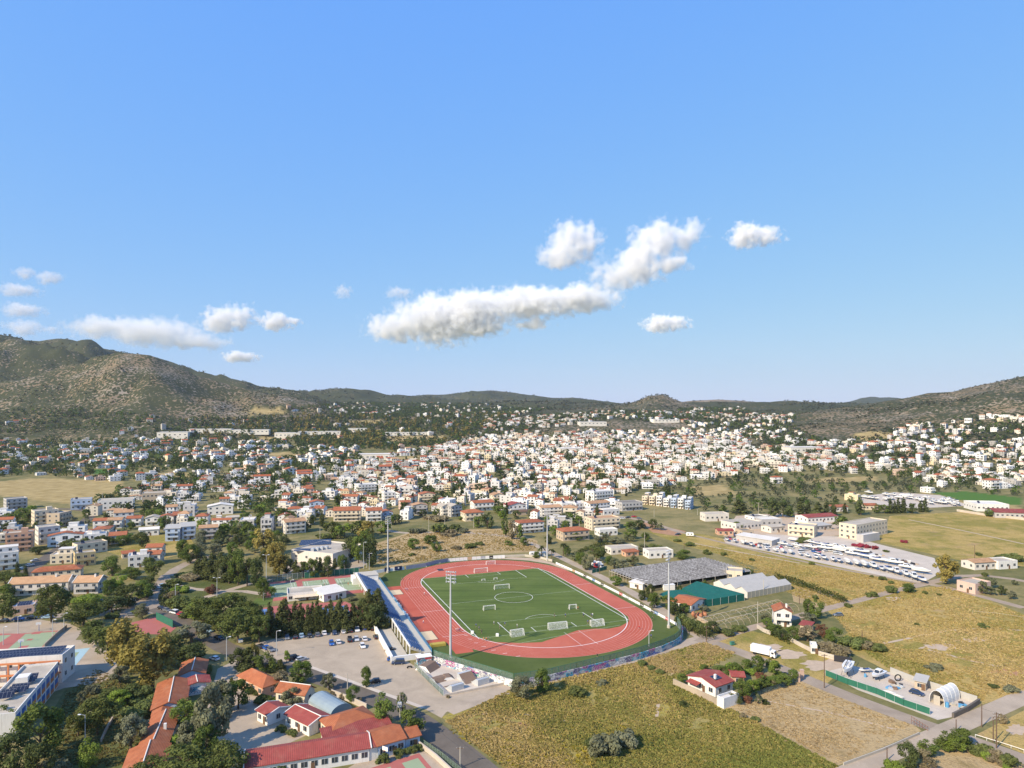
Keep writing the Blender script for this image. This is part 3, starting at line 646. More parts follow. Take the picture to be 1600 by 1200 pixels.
def pv_mat():
    t = NT('solar_panel'); p = t.n('ShaderNodeTexCoord').outputs['Object']
    b = t.n('ShaderNodeTexBrick', i_Vector=p, i_Color1=(.012,.014,.03), i_Color2=(.018,.02,.04), i_Mortar=(.20,.21,.23), i_Scale=1.0, offset=0); b.inputs['Mortar Size'].default_value = .03; b.inputs['Brick Width'].default_value = 1.0; b.inputs['Row Height'].default_value = 1.7
    return t.out(b.outputs['Color'], .12, spec=.6)
M['pv'] = pv_mat()
def poly_mat():
    t = NT('polycarbonate_sheet'); p = t.n('ShaderNodeTexCoord').outputs['Object']; w = t.n('ShaderNodeTexWave', i_Vector=p, i_Scale=.42, bands_direction='X')
    return t.out(t.mix((.20,.24,.27),(.30,.36,.36), t.noise(p,.4,3)), .12, spec=.7)
M['polyc'] = poly_mat()
OCC = []
_wm = {}
def window_mesh(w, h):
    k = (round(w,1), round(h,1))
    if k not in _wm:
        q = MB(); q.box(-w/2-.08,w/2+.08,-.05,0,-h/2-.08,h/2+.08,0); q.box(-w/2,w/2,-.08,-.05,-h/2,h/2,1); q.box(-.03,.03,-.10,-.08,-h/2,h/2,0); _wm[k] = q.mesh('window', [M['frame'], M['glass']])
    return _wm[k]
def roof_mb(kind, w, d, h, rh, ov=.45, th=.22):
    q = MB(); x0, x1, y0, y1 = -ov, w+ov, -ov, d+ov
    if kind == 'gable_x':
        v = [(x0,y0,h),(x1,y0,h),(x1,d/2,h+rh),(x0,d/2,h+rh),(x0,y1,h),(x1,y1,h)]
        q.add(v+[(a,b,c+th) for a,b,c in v], [(6,7,8,9),(9,8,11,10),(0,1,7,6),(5,4,10,11),(3,2,1,0),(2,3,4,5),(1,2,8,7),(2,5,11,8),(3,0,6,9),(4,3,9,10)])
    elif kind == 'gable_y':
        v = [(x0,y1,h),(x0,y0,h),(w/2,y0,h+rh),(w/2,y1,h+rh),(x1,y1,h),(x1,y0,h)]
        q.add(v+[(a,b,c+th) for a,b,c in v], [(6,7,8,9),(9,8,11,10),(0,1,7,6),(5,4,10,11),(3,2,1,0),(2,3,4,5),(1,2,8,7),(2,5,11,8),(3,0,6,9),(4,3,9,10)])
    elif kind == 'hip':
        k = min(w, d)/2*.95
        a, b = ((k, d/2), (w-k, d/2)) if w >= d else ((w/2, k), (w/2, d-k))
        v = [(x0,y0,h),(x1,y0,h),(x1,y1,h),(x0,y1,h),(x0,y0,h+th),(x1,y0,h+th),(x1,y1,h+th),(x0,y1,h+th),(*a,h+rh+th),(*b,h+rh+th)]
        f = [(0,1,5,4),(1,2,6,5),(2,3,7,6),(3,0,4,7),(3,2,1,0)]
        f += [(4,5,9,8),(5,6,9),(6,7,8,9),(7,4,8)] if w >= d else [(4,5,8),(5,6,9,8),(6,7,9),(7,4,8,9)]
        q.add(v, f)
    elif kind == 'mono':
        v = [(x0,y0,h),(x1,y0,h),(x1,y1,h+rh),(x0,y1,h+rh)]; q.add(v+[(a,b,c+th) for a,b,c in v], [(3,2,1,0),(4,5,6,7),(0,1,5,4),(1,2,6,5),(2,3,7,6),(3,0,4,7)])
    elif kind == 'barrel':
        n = 10; A = [(d/2-math.cos(math.pi*i/n)*(d/2+ov*.3), h+math.sin(math.pi*i/n)*rh) for i in range(n+1)]
        v = [(0,a,b) for a,b in A]+[(w,a,b) for a,b in A]; q.add(v, [(i,n+1+i,n+2+i,i+1) for i in range(n)][::-1]+[tuple(range(n+1)), tuple(range(2*n+1,n,-1))])
    return q
def gable_fill(q, kind, w, d, h, rh):
    if kind == 'gable_x':
        for x in (0, w): q.add([(x,0,h),(x,d,h),(x,d/2,h+rh)], [(0,1,2) if x else (0,2,1)])
    if kind == 'gable_y':
        for y in (0, d): q.add([(0,y,h),(w,y,h),(w/2,y,h+rh)], [(0,1,2) if not y else (0,2,1)])
    if kind == 'mono':
        q.add([(0,d,h),(w,d,h),(w,d,h+rh),(0,d,h+rh)], [(1,0,3,2)]); q.add([(0,0,h),(0,d,h),(0,d,h+rh)], [(0,2,1)]); q.add([(w,0,h),(w,d,h),(w,d,h+rh)], [(0,1,2)])
def place(t_, w, d, x, y, z, rz, name, me):
    o = link(name, me, t_, (x,y,z), rz); return o
def house(name, label, cat, A, B, depth, h, roof='flat', rh=1.8, wall='white', rm=None, st=1, z=0.0, win=None, side=(True,True), balcony=0, extras=(), pv=0, group=None, wallmat=None, sunk=0):
    a, b = G(*A, z), G(*B, z); a.z = b.z = 0; d_ = b-a; w = d_.length; rz = math.atan2(d_.y, d_.x)
    if isinstance(depth, tuple): c = G(*depth, z); c.z = 0; depth = max(3, abs(Vector((-d_.y, d_.x, 0)).normalized().dot(c-a)))
    col = (*W_[wall],1)
    t_ = thing(name, label, cat, a, rz, group); cc_ = a+d_*.5+Vector((-d_.y,d_.x,0)).normalized()*depth*.5; OCC.append((cc_.x, cc_.y, max(w, depth)*.62+2))
    flat = roof == 'flat'
    q = MB(); q.box(0,w,0,depth,-.1,h); gable_fill(q, roof, w, depth, h, rh)
    if flat:
        for p in ((0,w,0,.25),(0,w,depth-.25,depth),(0,.25,.25,depth-.25),(w-.25,w,.25,depth-.25)): q.box(*p,h,h+.7)
    o = q.build('walls', wallmat or M['wall'], t_); o.color = col
    if flat: r_ = MB(); r_.box(.25,w-.25,.25,depth-.25,h,h+.08); ro = r_.build('roof', rm or M['slab'], t_)
    else: ro = roof_mb(roof, w, depth, h, rh).build('roof', rm or M['tile'], t_)
    sh = h/st; ww, wh = 1.5, min(1.35, sh*.45)
    nf = win if win is not None else max(2, int(w/3.4)); ns = max(1, int(depth/3.8)) if win != 0 else 0
    for k in range(st):
        zz = sh*k+sh*.55
        for i in range(nf): place(t_, w, depth, w*(i+.5)/nf, 0, zz, 0, 'window', window_mesh(ww, wh))
        if side[0]:
            for i in range(ns): place(t_, w, depth, 0, depth*(i+.5)/ns, zz, -math.pi/2, 'window', window_mesh(1.2, wh))
        if side[1]:
            for i in range(ns): place(t_, w, depth, w, depth*(i+.5)/ns, zz, math.pi/2, 'window', window_mesh(1.2, wh))
    for k in range(1, st):
        if balcony:
            q = MB(); q.box(w*.08,w*.92,-1.4,0,sh*k-.15,sh*k+.05); q.box(w*.08,w*.92,-1.4,-1.3,sh*k+.05,sh*k+1.0); q.box(w*.08,w*.08+.1,-1.3,0,sh*k+.05,sh*k+1.0); q.box(w*.92-.1,w*.92,-1.3,0,sh*k+.05,sh*k+1.0)
            o = q.build('balcony', M['wall'], t_); o.color = col
    if win != 0:
        q = MB(); q.box(w*.5-.5+.9,w*.5+.5+.9,-.1,0,0,2.1); q.build('door', M['door'], t_)
    for e in extras:
        if e == 'chimney':
            q = MB(); q.box(w*.75-.35,w*.75+.35,depth*.35,depth*.35+.7,h,h+rh+1.0); o = q.build('chimney', M['wall'], ro); o.color = (*W_['white'],1)
        if e == 'penthouse':
            q = MB(); q.box(w*.55,w*.55+3.6,depth*.35,depth*.35+3.2,h+.08,h+2.7); o = q.build('stair_tower', M['wall'], t_); o.color = col
        if e == 'upper':
            q = MB(); q.box(w*.3,w-.3,depth*.35,depth-.3,h+.08,h+2.9); o = q.build('upper_storey', M['wall'], t_); o.color = col
            q = MB(); q.box(w*.3-.3,w,depth*.35-.3,depth,h+2.9,h+3.1); q.build('upper_roof', M['slab_white'], t_)
            for i in range(2): place(t_, w, depth, w*(.45+.3*i), depth*.35, h+1.5, 0, 'window', window_mesh(1.5,1.3))
        if e == 'heater':
            q = MB(); q.add([(w*.2,depth*.4,h+.3),(w*.2+2,depth*.4,h+.3),(w*.2+2,depth*.4+1.3,h+1.5),(w*.2,depth*.4+1.3,h+1.5)], [(0,1,2,3)]); q.tube((w*.2,depth*.4+1.4,h+1.7),(w*.2+2,depth*.4+1.4,h+1.7),.3,n=8); q.build('solar_heater', M['pv'], ro)
        if e == 'awning':
            q = MB(); q.add([(w*.15,-.02,2.5),(w*.85,-.02,2.5),(w*.85,-2.6,2.1),(w*.15,-2.6,2.1)], [(0,1,2,3)]); q.add([(w*.15,-.02,2.45),(w*.85,-.02,2.45),(w*.85,-2.6,2.05),(w*.15,-2.6,2.05)], [(3,2,1,0)]); q.build('awning', M['awning'], t_)
        if e == 'ridge':
            q = MB()
            if roof == 'gable_x': q.tube((-.4,depth/2,h+rh+.2),(w+.4,depth/2,h+rh+.2),.16)
            else: q.tube((w/2,-.4,h+rh+.2),(w/2,depth+.4,h+rh+.2),.16)
            q.build('ridge_cap', M['white_tile'], ro)
        if e == 'verge':
            for x in (-.5, w+.5):
                q = MB(); q.tube((x,-.5,h+.2),(x,depth/2,h+rh+.2),.2,n=4); q.tube((x,depth/2,h+rh+.2),(x,depth+.5,h+.2),.2,n=4)
                q.build('verge_trim', M['white_tile'], ro)
    for k in range(pv):
        nw = min(w*.6, 6); q = MB(); y = depth*(.15+.25*k)
        q.add([(0,0,0),(nw,0,0),(nw,1.7,.7),(0,1.7,.7)], [(0,1,2,3)]); q.add([(0,0,-.04),(nw,0,-.04),(nw,1.7,.66),(0,1.7,.66)], [(3,2,1,0)])
        o = q.build('solar_panel', M['pv'], ro); o.location = (w*.2, y, h+.3)
    return t_, w, depth
def pvarray(label, A, B, z, rows, base=None, pitch=2.3, tilt=.55):
    a, b = G(*A, z), G(*B, z); d = b-a; w = d.length; t_ = thing('solar_array', label, 'solar panels', a, math.atan2(d.y,d.x))
    for k in range(rows):
        q = MB(); q.add([(0,0,0),(w,0,0),(w,1.9,tilt),(0,1.9,tilt),(0,0,-.05),(w,0,-.05),(w,1.9,tilt-.05),(0,1.9,tilt-.05)], [(0,1,2,3),(7,6,5,4),(0,4,5,1),(1,5,6,2),(2,6,7,3),(3,7,4,0)])
        o = q.build('solar_panel', M['pv'], t_); o.location = (0, k*pitch, .25)
    return t_
T, TP, TR = M['tile'], M['tile_pale'], M['tile_red']
# primary school and nursery complex by the road
house('classroom_block','orange tiled house with salmon walls left of the barrel roof','building',(372,1056),(411,1075),(430,1061),3.2,'hip',2.2,'salmon',T,z=3.2)
house('classroom_block','orange gabled classroom with white ridge behind the curved glass roof','building',(431,1081),(476,1087),(501,1077),3.2,'gable_x',2.0,'cream',T,z=3.2,extras=('ridge',))
house('sports_shelter','low hall with a curved translucent barrel roof between the school roofs','shelter',(482,1098),(517,1119),(507,1083),1.6,'barrel',2.4,'grey',M['polyc'],z=1.6,win=0)
house('classroom_hut','smallest red roofed hut with a sprayed side wall in the schoolyard','hut',(402,1110),(418,1118),(451,1105),3,'gable_x',1.1,'white',TR,z=3,extras=('verge',),win=2)
house('classroom_hut','red roofed hut with white ridge lines beside the barrel roof','hut',(446,1116),(483,1134),(516,1119),3,'gable_x',1.3,'white',TR,z=3,extras=('ridge','verge'))
house('school_hall','orange hipped roof joined to the red roofs behind the long hall','building',(520,1143),(588,1122),9,3.6,'hip',1.8,'cream',T,z=3.6)
house('school_hall','low red sloping roof between the orange roof and the long hall','building',(508,1158),(612,1136),(600,1124),3.2,'mono',.8,'pale',TR,z=3.2)
house('school_hall','longest red roofed hall with a white wall along the bottom court','building',(384,1200),(577,1169),(564,1146),3.4,'gable_x',1.7,'white',TR,z=3.4,win=12,extras=('verge',))
house('school_hall','short pink red roof piece at the right end of the long hall','building',(577.5,1169),(590,1166),8,3.3,'gable_x',1.5,'white',TR,z=3.3,win=0)
house('school_hall','weathered orange roofed hall with blue white wall above the court','building',(591,1166),(633,1154),9,3.4,'gable_x',1.7,'blue',T,z=3.4,win=3,side=(False,True))
house('school_hall','lowest orange roof at the road end of the school halls','building',(633.6,1155),(656,1149),6,2.9,'gable_x',1.3,'blue',T,z=2.9,win=1,side=(False,True))
house('nursery_block','orange roofed block behind the red hut, shaded by tall trees','building',(279,1057),(320,1052),12,3.2,'gable_y',1.5,'blue',T,z=3.2,extras=('ridge',))
o,_,_ = house('nursery_hut','small red roofed hut with a graffiti wall beside the orange roofs','hut',(289,1073),(328,1066),6,3.2,'gable_y',.8,'white',TR,z=3.2,extras=('ridge',),win=0)
q = MB(); q.box(.3,6.2,-.06,-.02,.4,2.6); q.build('graffiti', graffiti('sprayed_hut_wall', (.62,.60,.6), 1.2), o)
house('nursery_block','largest orange gabled roof above the olive tree','building',(237,1110),(290,1102),(236,1071),3.2,'gable_y',1.7,'blue',T,z=3.2,extras=('ridge',))
house('nursery_block','narrow orange roof link between the two big orange gables','building',(238,1119),(266,1115),4,3.0,'gable_y',1.0,'pale',T,z=3.0,win=0)
house('nursery_block','long orange gabled roof with a pale chimney right of the olive tree','building',(218,1167),(262,1161),(227,1122),3.2,'gable_y',1.5,'pale',T,z=3.2,extras=('ridge','chimney'))
house('nursery_block','orange gabled roof at the bottom edge of the photo','building',(188,1216),(254,1205),(197,1174),3.2,'gable_y',1.7,'pale',T,z=3.2,extras=('ridge',))
# secondary school on the left edge
sch,w_,d_ = house('school_wing','white school wing with orange frames and a roof full of solar panels','school',(-70,1036),(97.5,1026),(-58,1021),8.6,'flat',0,'white',M['slab_white'],2,z=8.6,win=9)
M['orange'] = plain('orange_paint', (.55,.20,.08), .7); M['sblue'] = plain('blue_window_paint', (.03,.13,.38), .4)
for k in range(10):
    q = MB(); q.box(w_*k/10-.2+.3,w_*k/10+.2+.3,-1.6,-1.2,0,7.6); q.build('frame_post', M['orange'], sch)
for z0 in (3.6,7.4):
    q = MB(); q.box(0,w_,-1.7,-1.1,z0,z0+.5); q.build('frame_beam', M['orange'], sch)
pvarray('long dark rows of solar panels on the rear school wing roof', (-60,1035), (94,1022), 9.1, 3)
sch,w_,d_ = house('school_wing','nearer white school wing with blue and orange windows facing the garden','school',(24,1117),(91,1037),9.7,7.4,'flat',0,'white',M['slab'],2,z=7.4,win=0,side=(False,False),extras=('penthouse',))
for k in range(2):
    for i in range(9):
        q = MB(); x = w_*(i+.5)/9; q.box(x-1.5,x+1.5,-.08,.0,k*3.6+1.7,k*3.6+3.3); q.build('window', M['sblue'], sch); q = MB(); q.box(x-1.5,x+1.5,-.12,.0,k*3.6+.4,k*3.6+1.65); q.build('window_panel', M['orange'], sch)
for i,(p,r_) in enumerate((((26,1069),(54,1066)),((11,1085),(40,1082)),((-4,1094),(19,1091)))): pvarray(('rearmost','middle','nearest')[i]+' solar panel rack on the nearer school wing', p, r_, 8.1, 2, tilt=1.3, pitch=2.0)
# left of the street: terrace houses and apartment blocks
house('terrace_house','terrace of three tan tiled houses behind the tall pine','house',(14,914),(106,909),9,5.6,'gable_x',2.4,'pale',TP,2,z=5.6,balcony=1,extras=('verge','chimney'))
house('terrace_house','detached grey green house with tan tiled roof right of the terrace','house',(115,911),(153,910),9,5.5,'gable_x',2.4,'grey',TP,2,z=5.5,balcony=1,extras=('verge','chimney'))
house('kiosk','low pink building with solar panels on its roof below the terrace','building',(18,962),(54,958),8,3.2,'flat',0,'pink',M['slab_white'],1,pv=3)
house('villa','cream villa with a long red hipped roof behind the terrace','house',(50,895),(126,889),8,5,'hip',1.8,'cream',T,2,z=5)
house('villa','low cream villa with white roof terraces behind the red hipped roof','house',(78,882),(112,880),10,5,'flat',0,'cream',M['slab_white'],2,extras=('upper',))
house('villa','ochre and white villa with deep balconies beside the garden trees','house',(117,886),(150,882),9,7,'flat',0,'yellow',M['slab'],2,balcony=1,extras=('heater',))
house('villa','flat dark roofed villa among garden trees behind the ochre villa','house',(121,868),(168,861),9,6,'flat',0,'cream',M['slab_dark'],2,extras=('heater',))
house('apartment_building','salmon four storey apartment block by the left street','apartments',(8,864),(52,860),11,11.5,'flat',0,'salmon',M['slab'],4,balcony=1,extras=('penthouse',))
house('apartment_building','white stepped apartment block at the left edge by the street','apartments',(-24,894),(29,888),12,9,'flat',0,'white',M['slab_white'],3,balcony=1,extras=('upper','heater'))
house('apartment_building','white unfinished concrete apartment block above the parked truck','apartments',(60,852),(94,848),12,11,'flat',0,'pale',M['slab'],3,balcony=1)
house('apartment_building','cream tall apartment block with awnings behind the unfinished one','apartments',(54,825),(92,821),12,12,'flat',0,'cream',M['slab'],4,balcony=1,extras=('penthouse',))
house('apartment_building','grey brown apartment block right of the cream tower','apartments',(93,824),(112,819),10,10,'flat',0,'tan',M['slab'],3,balcony=1)
house('commercial_building','white colonnaded concrete building beside the dry field','building',(152,798),(208,795),16,8,'flat',0,'white',M['slab'],2,win=7)
house('commercial_building','dark concrete skeleton building right of the colonnaded one','building',(222,787),(259,785),16,9,'flat',0,'tan',M['slab'],2,win=6)
house('apartment_building','blue white apartment house at the edge of the dry field','apartments',(110,797),(143,795),12,8.5,'flat',0,'blue',M['slab'],2,balcony=1,extras=('heater',))
house('apartment_building','lone purple grey apartment house at the left edge of the dry field','apartments',(10,797),(43,794),12,9,'flat',0,'grey',M['slab'],3,balcony=1)
house('villa','white modern cubic villa beside the tall dark pine','house',(200,888),(233,885),9,6.4,'flat',0,'white',M['slab_white'],2,extras=('heater','penthouse'))
house('villa','red roofed terrace house end directly behind the white cubic villa','house',(224,867),(250,866),8,6,'gable_x',1.6,'pale',T,2,z=6)
house('villa','second red roofed terrace house in the row behind the cubic villa','house',(228,856),(253,855),8,6,'gable_x',1.6,'pale',T,2,z=6)
house('cottage','small orange roofed cottage among garden trees','house',(191,866),(210,864),7,2.8,'gable_x',1.3,'cream',T,1,z=2.8)
for i,(a,b,y) in enumerate(((145,166,827),(167,190,826),(197,220,823))):
    house('villa',('leftmost','middle','rightmost')[i]+' of three white balconied villas with small orange roofs','house',(a,y),(b,y-1),9,6,'gable_x',1.5,'white',T if i!=1 else TP,2,balcony=1)
house('apartment_building','white gabled block with tan roof behind the three balconied villas','apartments',(178,818),(208,816),11,8,'gable_x',1.6,'white',TP,3)
house('pavilion','white arched canopy pavilion left of the blue grey twin houses','building',(217,838),(248,836),7,4.2,'gable_x',1.4,'white',M['slab_white'],1)
house('villa','left one of the blue grey modern twin houses','house',(258,846),(281,845),9,8.5,'mono',1.5,'blue',M['sheet'],3,balcony=1)
house('villa','right one of the blue grey modern twin houses','house',(284,844),(306,842),9,9,'mono',1.6,'blue',M['sheet'],3,balcony=1)
house('villa','grey house with ochre roof right of the blue grey twins','house',(311,844),(340,842),9,8,'gable_x',1.5,'grey',TP,3,balcony=1,extras=('heater',))
house('villa','wide white house with three gables in a bare yard','house',(324,805),(364,803),11,7,'gable_y',2.0,'white',M['slab_white'],2,win=4)
house('cottage','long low house with a grey roof beside palm trees','house',(353,815),(392,813),9,3,'hip',1,'pale',M['slab'],1)
house('villa','white villa with grey roofs left of the bare yard','house',(227,822),(248,821),9,6,'gable_y',1.5,'white',M['slab'],2,balcony=1)
house('villa','white villa with a small orange roof left of the bare yard','house',(249,820),(271,819),9,6,'gable_y',1.5,'white',T,2,balcony=1)
house('villa','white low villa behind the bare yard','house',(266,797),(297,795),10,5,'flat',0,'white',M['slab_white'],2)
house('villa','pale three storey house with tan tiled top above the sports hall','house',(446,835),(478,832),11,8.5,'gable_x',1.7,'pale',TP,3,balcony=1)
hall,w_,d_ = house('sports_hall','large flat roofed sports hall covered in solar panels behind the tennis courts','sports hall',(455,860),(520,867),(467,842),6.5,'flat',0,'pale',M['slab'],1,z=6.5,win=4)
pvarray('wide solar panel field on the sports hall roof', (467,853), (516,851), 6.6, 7, tilt=.35); pvarray('smaller solar panel field at the front left of the sports hall roof', (458,862), (486,862), 6.6, 3, tilt=.35)
for i in range(4):
    q = MB(); q.box(-.9,.9,-1.5,1.5,0,1.6); q.tube((0,-.7,1.6),(0,-.7,1.75),.55,n=10); q.tube((0,.7,1.6),(0,.7,1.75),.55,n=10); o = q.build('cooling_unit', M['steel']); o.location = G(489+i*7,861-i*1.2,6.6); tag(o, 'pale cooling unit on the sports hall roof', 'cooling unit', 'cooling units on the sports hall')
house('tennis_clubhouse','white flat roofed clubhouse in front of the tennis courts','clubhouse',(449,940),(505,935),(449,930),3.0,'flat',0,'white',M['slab'],1,extras=('awning',),win=6)
house('tennis_clubhouse','white canopy annex at the right end of the tennis clubhouse','clubhouse',(506,941),(541,934),(506,930),3.4,'mono',.8,'white',M['slab_white'],1,win=2)
# middle rows
MID = [ # A, B, depth, h, roof, rh, wall, roofmat, storeys, label
 ((521,815),(563,814),14,8.5,'gable_x',2.2,'cream',T,3,'big cream apartment house with an orange roof and white awnings'),
 ((572,815),(597,814),11,8.5,'gable_x',1.8,'white',T,3,'white balconied house with orange roofs left of the grey gable'),
 ((598,811),(614,810),9,5,'gable_y',1.8,'blue',T,2,'grey blue gabled house at the end of the white balconied house'),
 ((470,775),(491,774),12,7,'hip',1.8,'pink',T,2,'pink square house with a terracotta hipped roof'),
 ((484,796),(506,795),10,6,'gable_y',1.6,'blue',T,2,'pale blue gabled house with orange roof among gardens'),
 ((450,804),(473,803),9,4.5,'hip',1.6,'white',T,1,'white bungalow with an orange hipped roof'),
 ((645,805),(668,804),11,8,'gable_y',1.5,'grey',TP,3,'plain grey gable house above the dry field'),
 ((691,807),(704,806),12,8,'gable_y',1.8,'pale',M['slab'],3,'left pale half of the twin grey gabled house'),
 ((705,808),(722,806),12,8.5,'gable_y',1.8,'grey',M['slab'],3,'right half of the twin grey gabled house with a blank wall'),
 ((727,815),(756,813),12,6.6,'hip',2.0,'cream',T,2,'cream two storey house with a bright orange hipped roof above the field'),
 ((741,799),(772,797),11,7,'gable_x',1.8,'white',T,2,'white house with paired orange roofs behind the bright hipped roof'),
 ((771,788),(787,787),10,8.5,'gable_y',1.6,'cream',TP,3,'slim cream tower house with stacked balconies'),
 ((795,803),(822,801),11,7,'gable_y',2,'white',TR,2,'white house with a dark red gable above the brown pergola'),
 ((812,834),(850,831),12,7.5,'hip',1.3,'white',T,3,'white three storey house with orange roof strips near the far floodlight'),
 ((880,846),(921,843),12,6.5,'hip',1.8,'tan',T,2,'half built villa with orange roof and brick terrace'),
 ((925,829),(969,826),13,8,'flat',0,'cream',TP,3,'layered cream apartment house with tan roof terrace'),
 ((937,838),(965,836),8,4,'flat',0,'white',M['slab_white'],1,'white cubic annex in front of the layered cream house'),
 ((846,808),(878,806),12,7.5,'gable_x',1.4,'white',TP,3,'white terraced block with tan roof, leftmost of the white hillside row'),
 ((878,803),(899,802),12,8.5,'flat',0,'white',M['slab_white'],3,'white stepped block with dark window bands'),
 ((900,803),(921,801),12,8.5,'flat',0,'white',M['slab_white'],3,'white curved balcony block beside the stepped block'),
 ((922,804),(953,801),13,9,'gable_x',1.4,'white',TP,3,'large white block with a sloping side wall and tan roof'),
 ((943,806),(968,804),9,4.5,'flat',0,'white',M['slab_white'],1,'low white colonnade wing at the end of the large white block'),
 ((928,785),(958,782),13,9.5,'flat',0,'white',M['slab_white'],3,'white tall stepped house with ochre terrace edges behind the row'),
 ((972,799),(1004,797),12,7,'flat',0,'grey',M['slab_dark'],2,'grey cubic villa with solar panels beside the gardens'),
 ((955,867),(997,864),9,3.4,'flat',0,'pale',M['slab'],1,'low flat roofed house behind the big round pine'),
 ((1014,873),(1052,871),9,4,'flat',0,'white',M['slab'],1,'low white house with roof terrace behind the ribbed greenhouse'),
 ((978,870),(998,868),5,2.6,'mono',.6,'salmon',T,1,'small orange roofed shed beside the low flat roofed house'),
 ((1050,950),(1080,957),(1092,945),3.2,'gable_x',1.4,'white',T,1,'small white house with orange roof below the green shade net'),
 ((1135,906),(1160,908),9,4.4,'flat',0,'cream',M['slab'],1,'cream square house between the ribbed greenhouse and the polytunnels'),
 ((1102,815),(1139,814),10,5.5,'flat',0,'pale',M['slab'],1,'pale box building beside the storage yard'),
 ((1231,836),(1272,840),14,7,'flat',0,'cream',M['slab'],2,'cream angular building with a flat grey roof in the storage yard'),
 ((1150,830),(1190,826),16,5,'flat',0,'pale',M['slab'],1,'wide low workshop with a grey roof in the storage yard'),
 ((1190,823),(1222,822),14,5,'flat',0,'grey',M['slab_white'],1,'grey workshop with a white roof in the storage yard'),
 ((1160,838),(1178,837),9,3.4,'flat',0,'tan',M['slab_dark'],1,'small tan workshop with a dark roof at the left end of the white canopy'),
 ((1205,833),(1226,831),10,4,'gable_x',1,'pale',M['slab'],1,'pale workshop with a grey pitched roof behind the white canopy'),
 ((1178,820),(1200,818),10,5.5,'flat',0,'white',M['slab_dark'],2,'white two storey workshop office with a dark roof'),
 ((1275,829),(1300,827),9,3.2,'mono',.6,'grey',M['sheet'],1,'grey lean to shed below the red roofed workshop'),
 ((1300,800),(1325,799),9,4,'gable_x',1.4,'white',T,1,'white bungalow with an orange roof behind the yard cypresses'),
 ((1352,797),(1372,797),9,4,'gable_x',1.4,'cream',T,1,'cream bungalow with an orange roof among the yard cypresses'),
 ((1262,818),(1308,815),14,4.5,'gable_x',1.5,'white',TR,1,'red roofed workshop beside a round tree'),
 ((1122,836),(1146,836),7,3,'gable_x',1,'salmon',TR,1,'small red shed at the left end of the storage yard'),
 ((1526,799),(1577,800),22,6,'flat',0,'white',M['slab_white'],1,'white warehouse at the right edge beyond the big field'),
 ((1555,809),(1640,812),20,4.5,'gable_x',2,'grey',TR,1,'red roofed warehouse at the right edge beyond the big field'),
 ((1523,891),(1556,889),9,4,'gable_x',1.2,'pale',TP,1,'farmhouse with tan roof beside rubble at the right'),
 ((1560,890),(1590,888),9,4,'flat',0,'white',M['slab'],1,'pale flat farmhouse right of the tan roofed one'),
 ((1495,922),(1524,929),(1542,923),4.5,'flat',0,'pink',M['slab'],1,'pale pink box house beside the dirt lane'),
 ((600,785),(618,784),11,9,'flat',0,'white',M['slab_white'],3,'white angular house behind the white balconied house'),
 ((560,770),(590,768),14,8,'flat',0,'white',M['slab_white'],3,'white wide apartment block with a cream top'),
 ((627,797),(642,796),9,6.5,'gable_x',1.4,'pink',T,2,'pink narrow house behind the plain grey gable'),
 ((656,785),(680,784),11,7.5,'gable_y',1.6,'cream',T,3,'cream gabled house behind the plain grey gable'),
]
for A_, B_, dep, h, rf, rh, wc, rm, st, lb in MID:
    house('house' if st < 3 else 'apartment_house', lb, 'house', A_, B_, dep, h, rf, rh, wc, rm, st, balcony=int(st > 1), extras=('heater',) if rf == 'flat' and wc in ('white','cream') and h > 5 else ())
for i, l in enumerate(('leftmost cream unit','second cream unit','first white unit','white unit with a tall parapet','grey white unit','white unit beside the last one','rightmost grey white unit')):
    x = 1003+i*11.2; house('terrace_house', l+' of the stepped white terrace behind the grey villa', 'house', (x,788+i*1.3), (x+8.6,788.6+i*1.3), 12, 7.2+(i%3)*.8, 'flat', 0, 'cream' if i < 2 else 'blue' if i in (4,6) else 'white', M['slab_white'], 3, balcony=1, extras=('penthouse',) if i % 2 else ('upper',))
hs,w_,d_ = house('factory_building','long cream factory with three window rows beside the big field','factory',(1311,839),(1338,843.5),(1387,834),9.6,'flat',0,'cream',M['slab'],3,win=3)
house('factory_building','grey sheet metal annex against the cream factory','factory',(1338,846),(1349,848),(1370,843),4.5,'flat',0,'grey',M['slab_white'],1,win=0)
house('market_canopy','long white canopy roof sheltering boats in the storage yard','canopy',(1150,836),(1206,845),10,3.6,'mono',.5,'grey',M['slab_white'],z=3.6,win=0)
# right hand houses and sheds
hw,w_,d_ = house('garden_house','red roofed garden house with a small solar panel inside the walled plot','house',(1075,1056),(1118,1074),(1144,1064),3.1,'gable_y',1.5,'white',TR,1,z=3.1,extras=('chimney',))
q = MB(); q.add([(0,0,0),(2.4,0,-.42),(2.4,3.4,-.42),(0,3.4,0)], [(0,1,2,3)]); o = q.build('solar_panel', M['pv'], hw); o.location = (w_*.6,2.5,4.55)
q = MB(); q.add([(1.0,-2.2,2.2),(5.5,-2.2,2.2),(5.5,0,2.7),(1.0,0,2.7),(1.0,-2.2,2.1),(5.5,-2.2,2.1),(5.5,0,2.6),(1.0,0,2.6)], [(0,1,2,3),(7,6,5,4),(0,4,5,1)]); q.build('porch_roof', TR, hw)
house('garden_shed','white box shed at the corner of the walled garden plot','shed',(1120,1090),(1131,1095),(1150,1085),2.5,'flat',0,'white',M['slab_white'],1,z=2.5,win=0)
house('garden_shed','small red roofed shed in the middle of the garden plot','shed',(1144,1057),(1163,1058),5,2.4,'gable_x',.8,'salmon',TR,1,z=2.4,win=1)
house('villa','white gabled villa with orange roof and chimney beside the hoop frames','house',(1210,978),(1237,980),(1247,972),6,'gable_y',1.8,'white',T,2,balcony=1,extras=('chimney',))
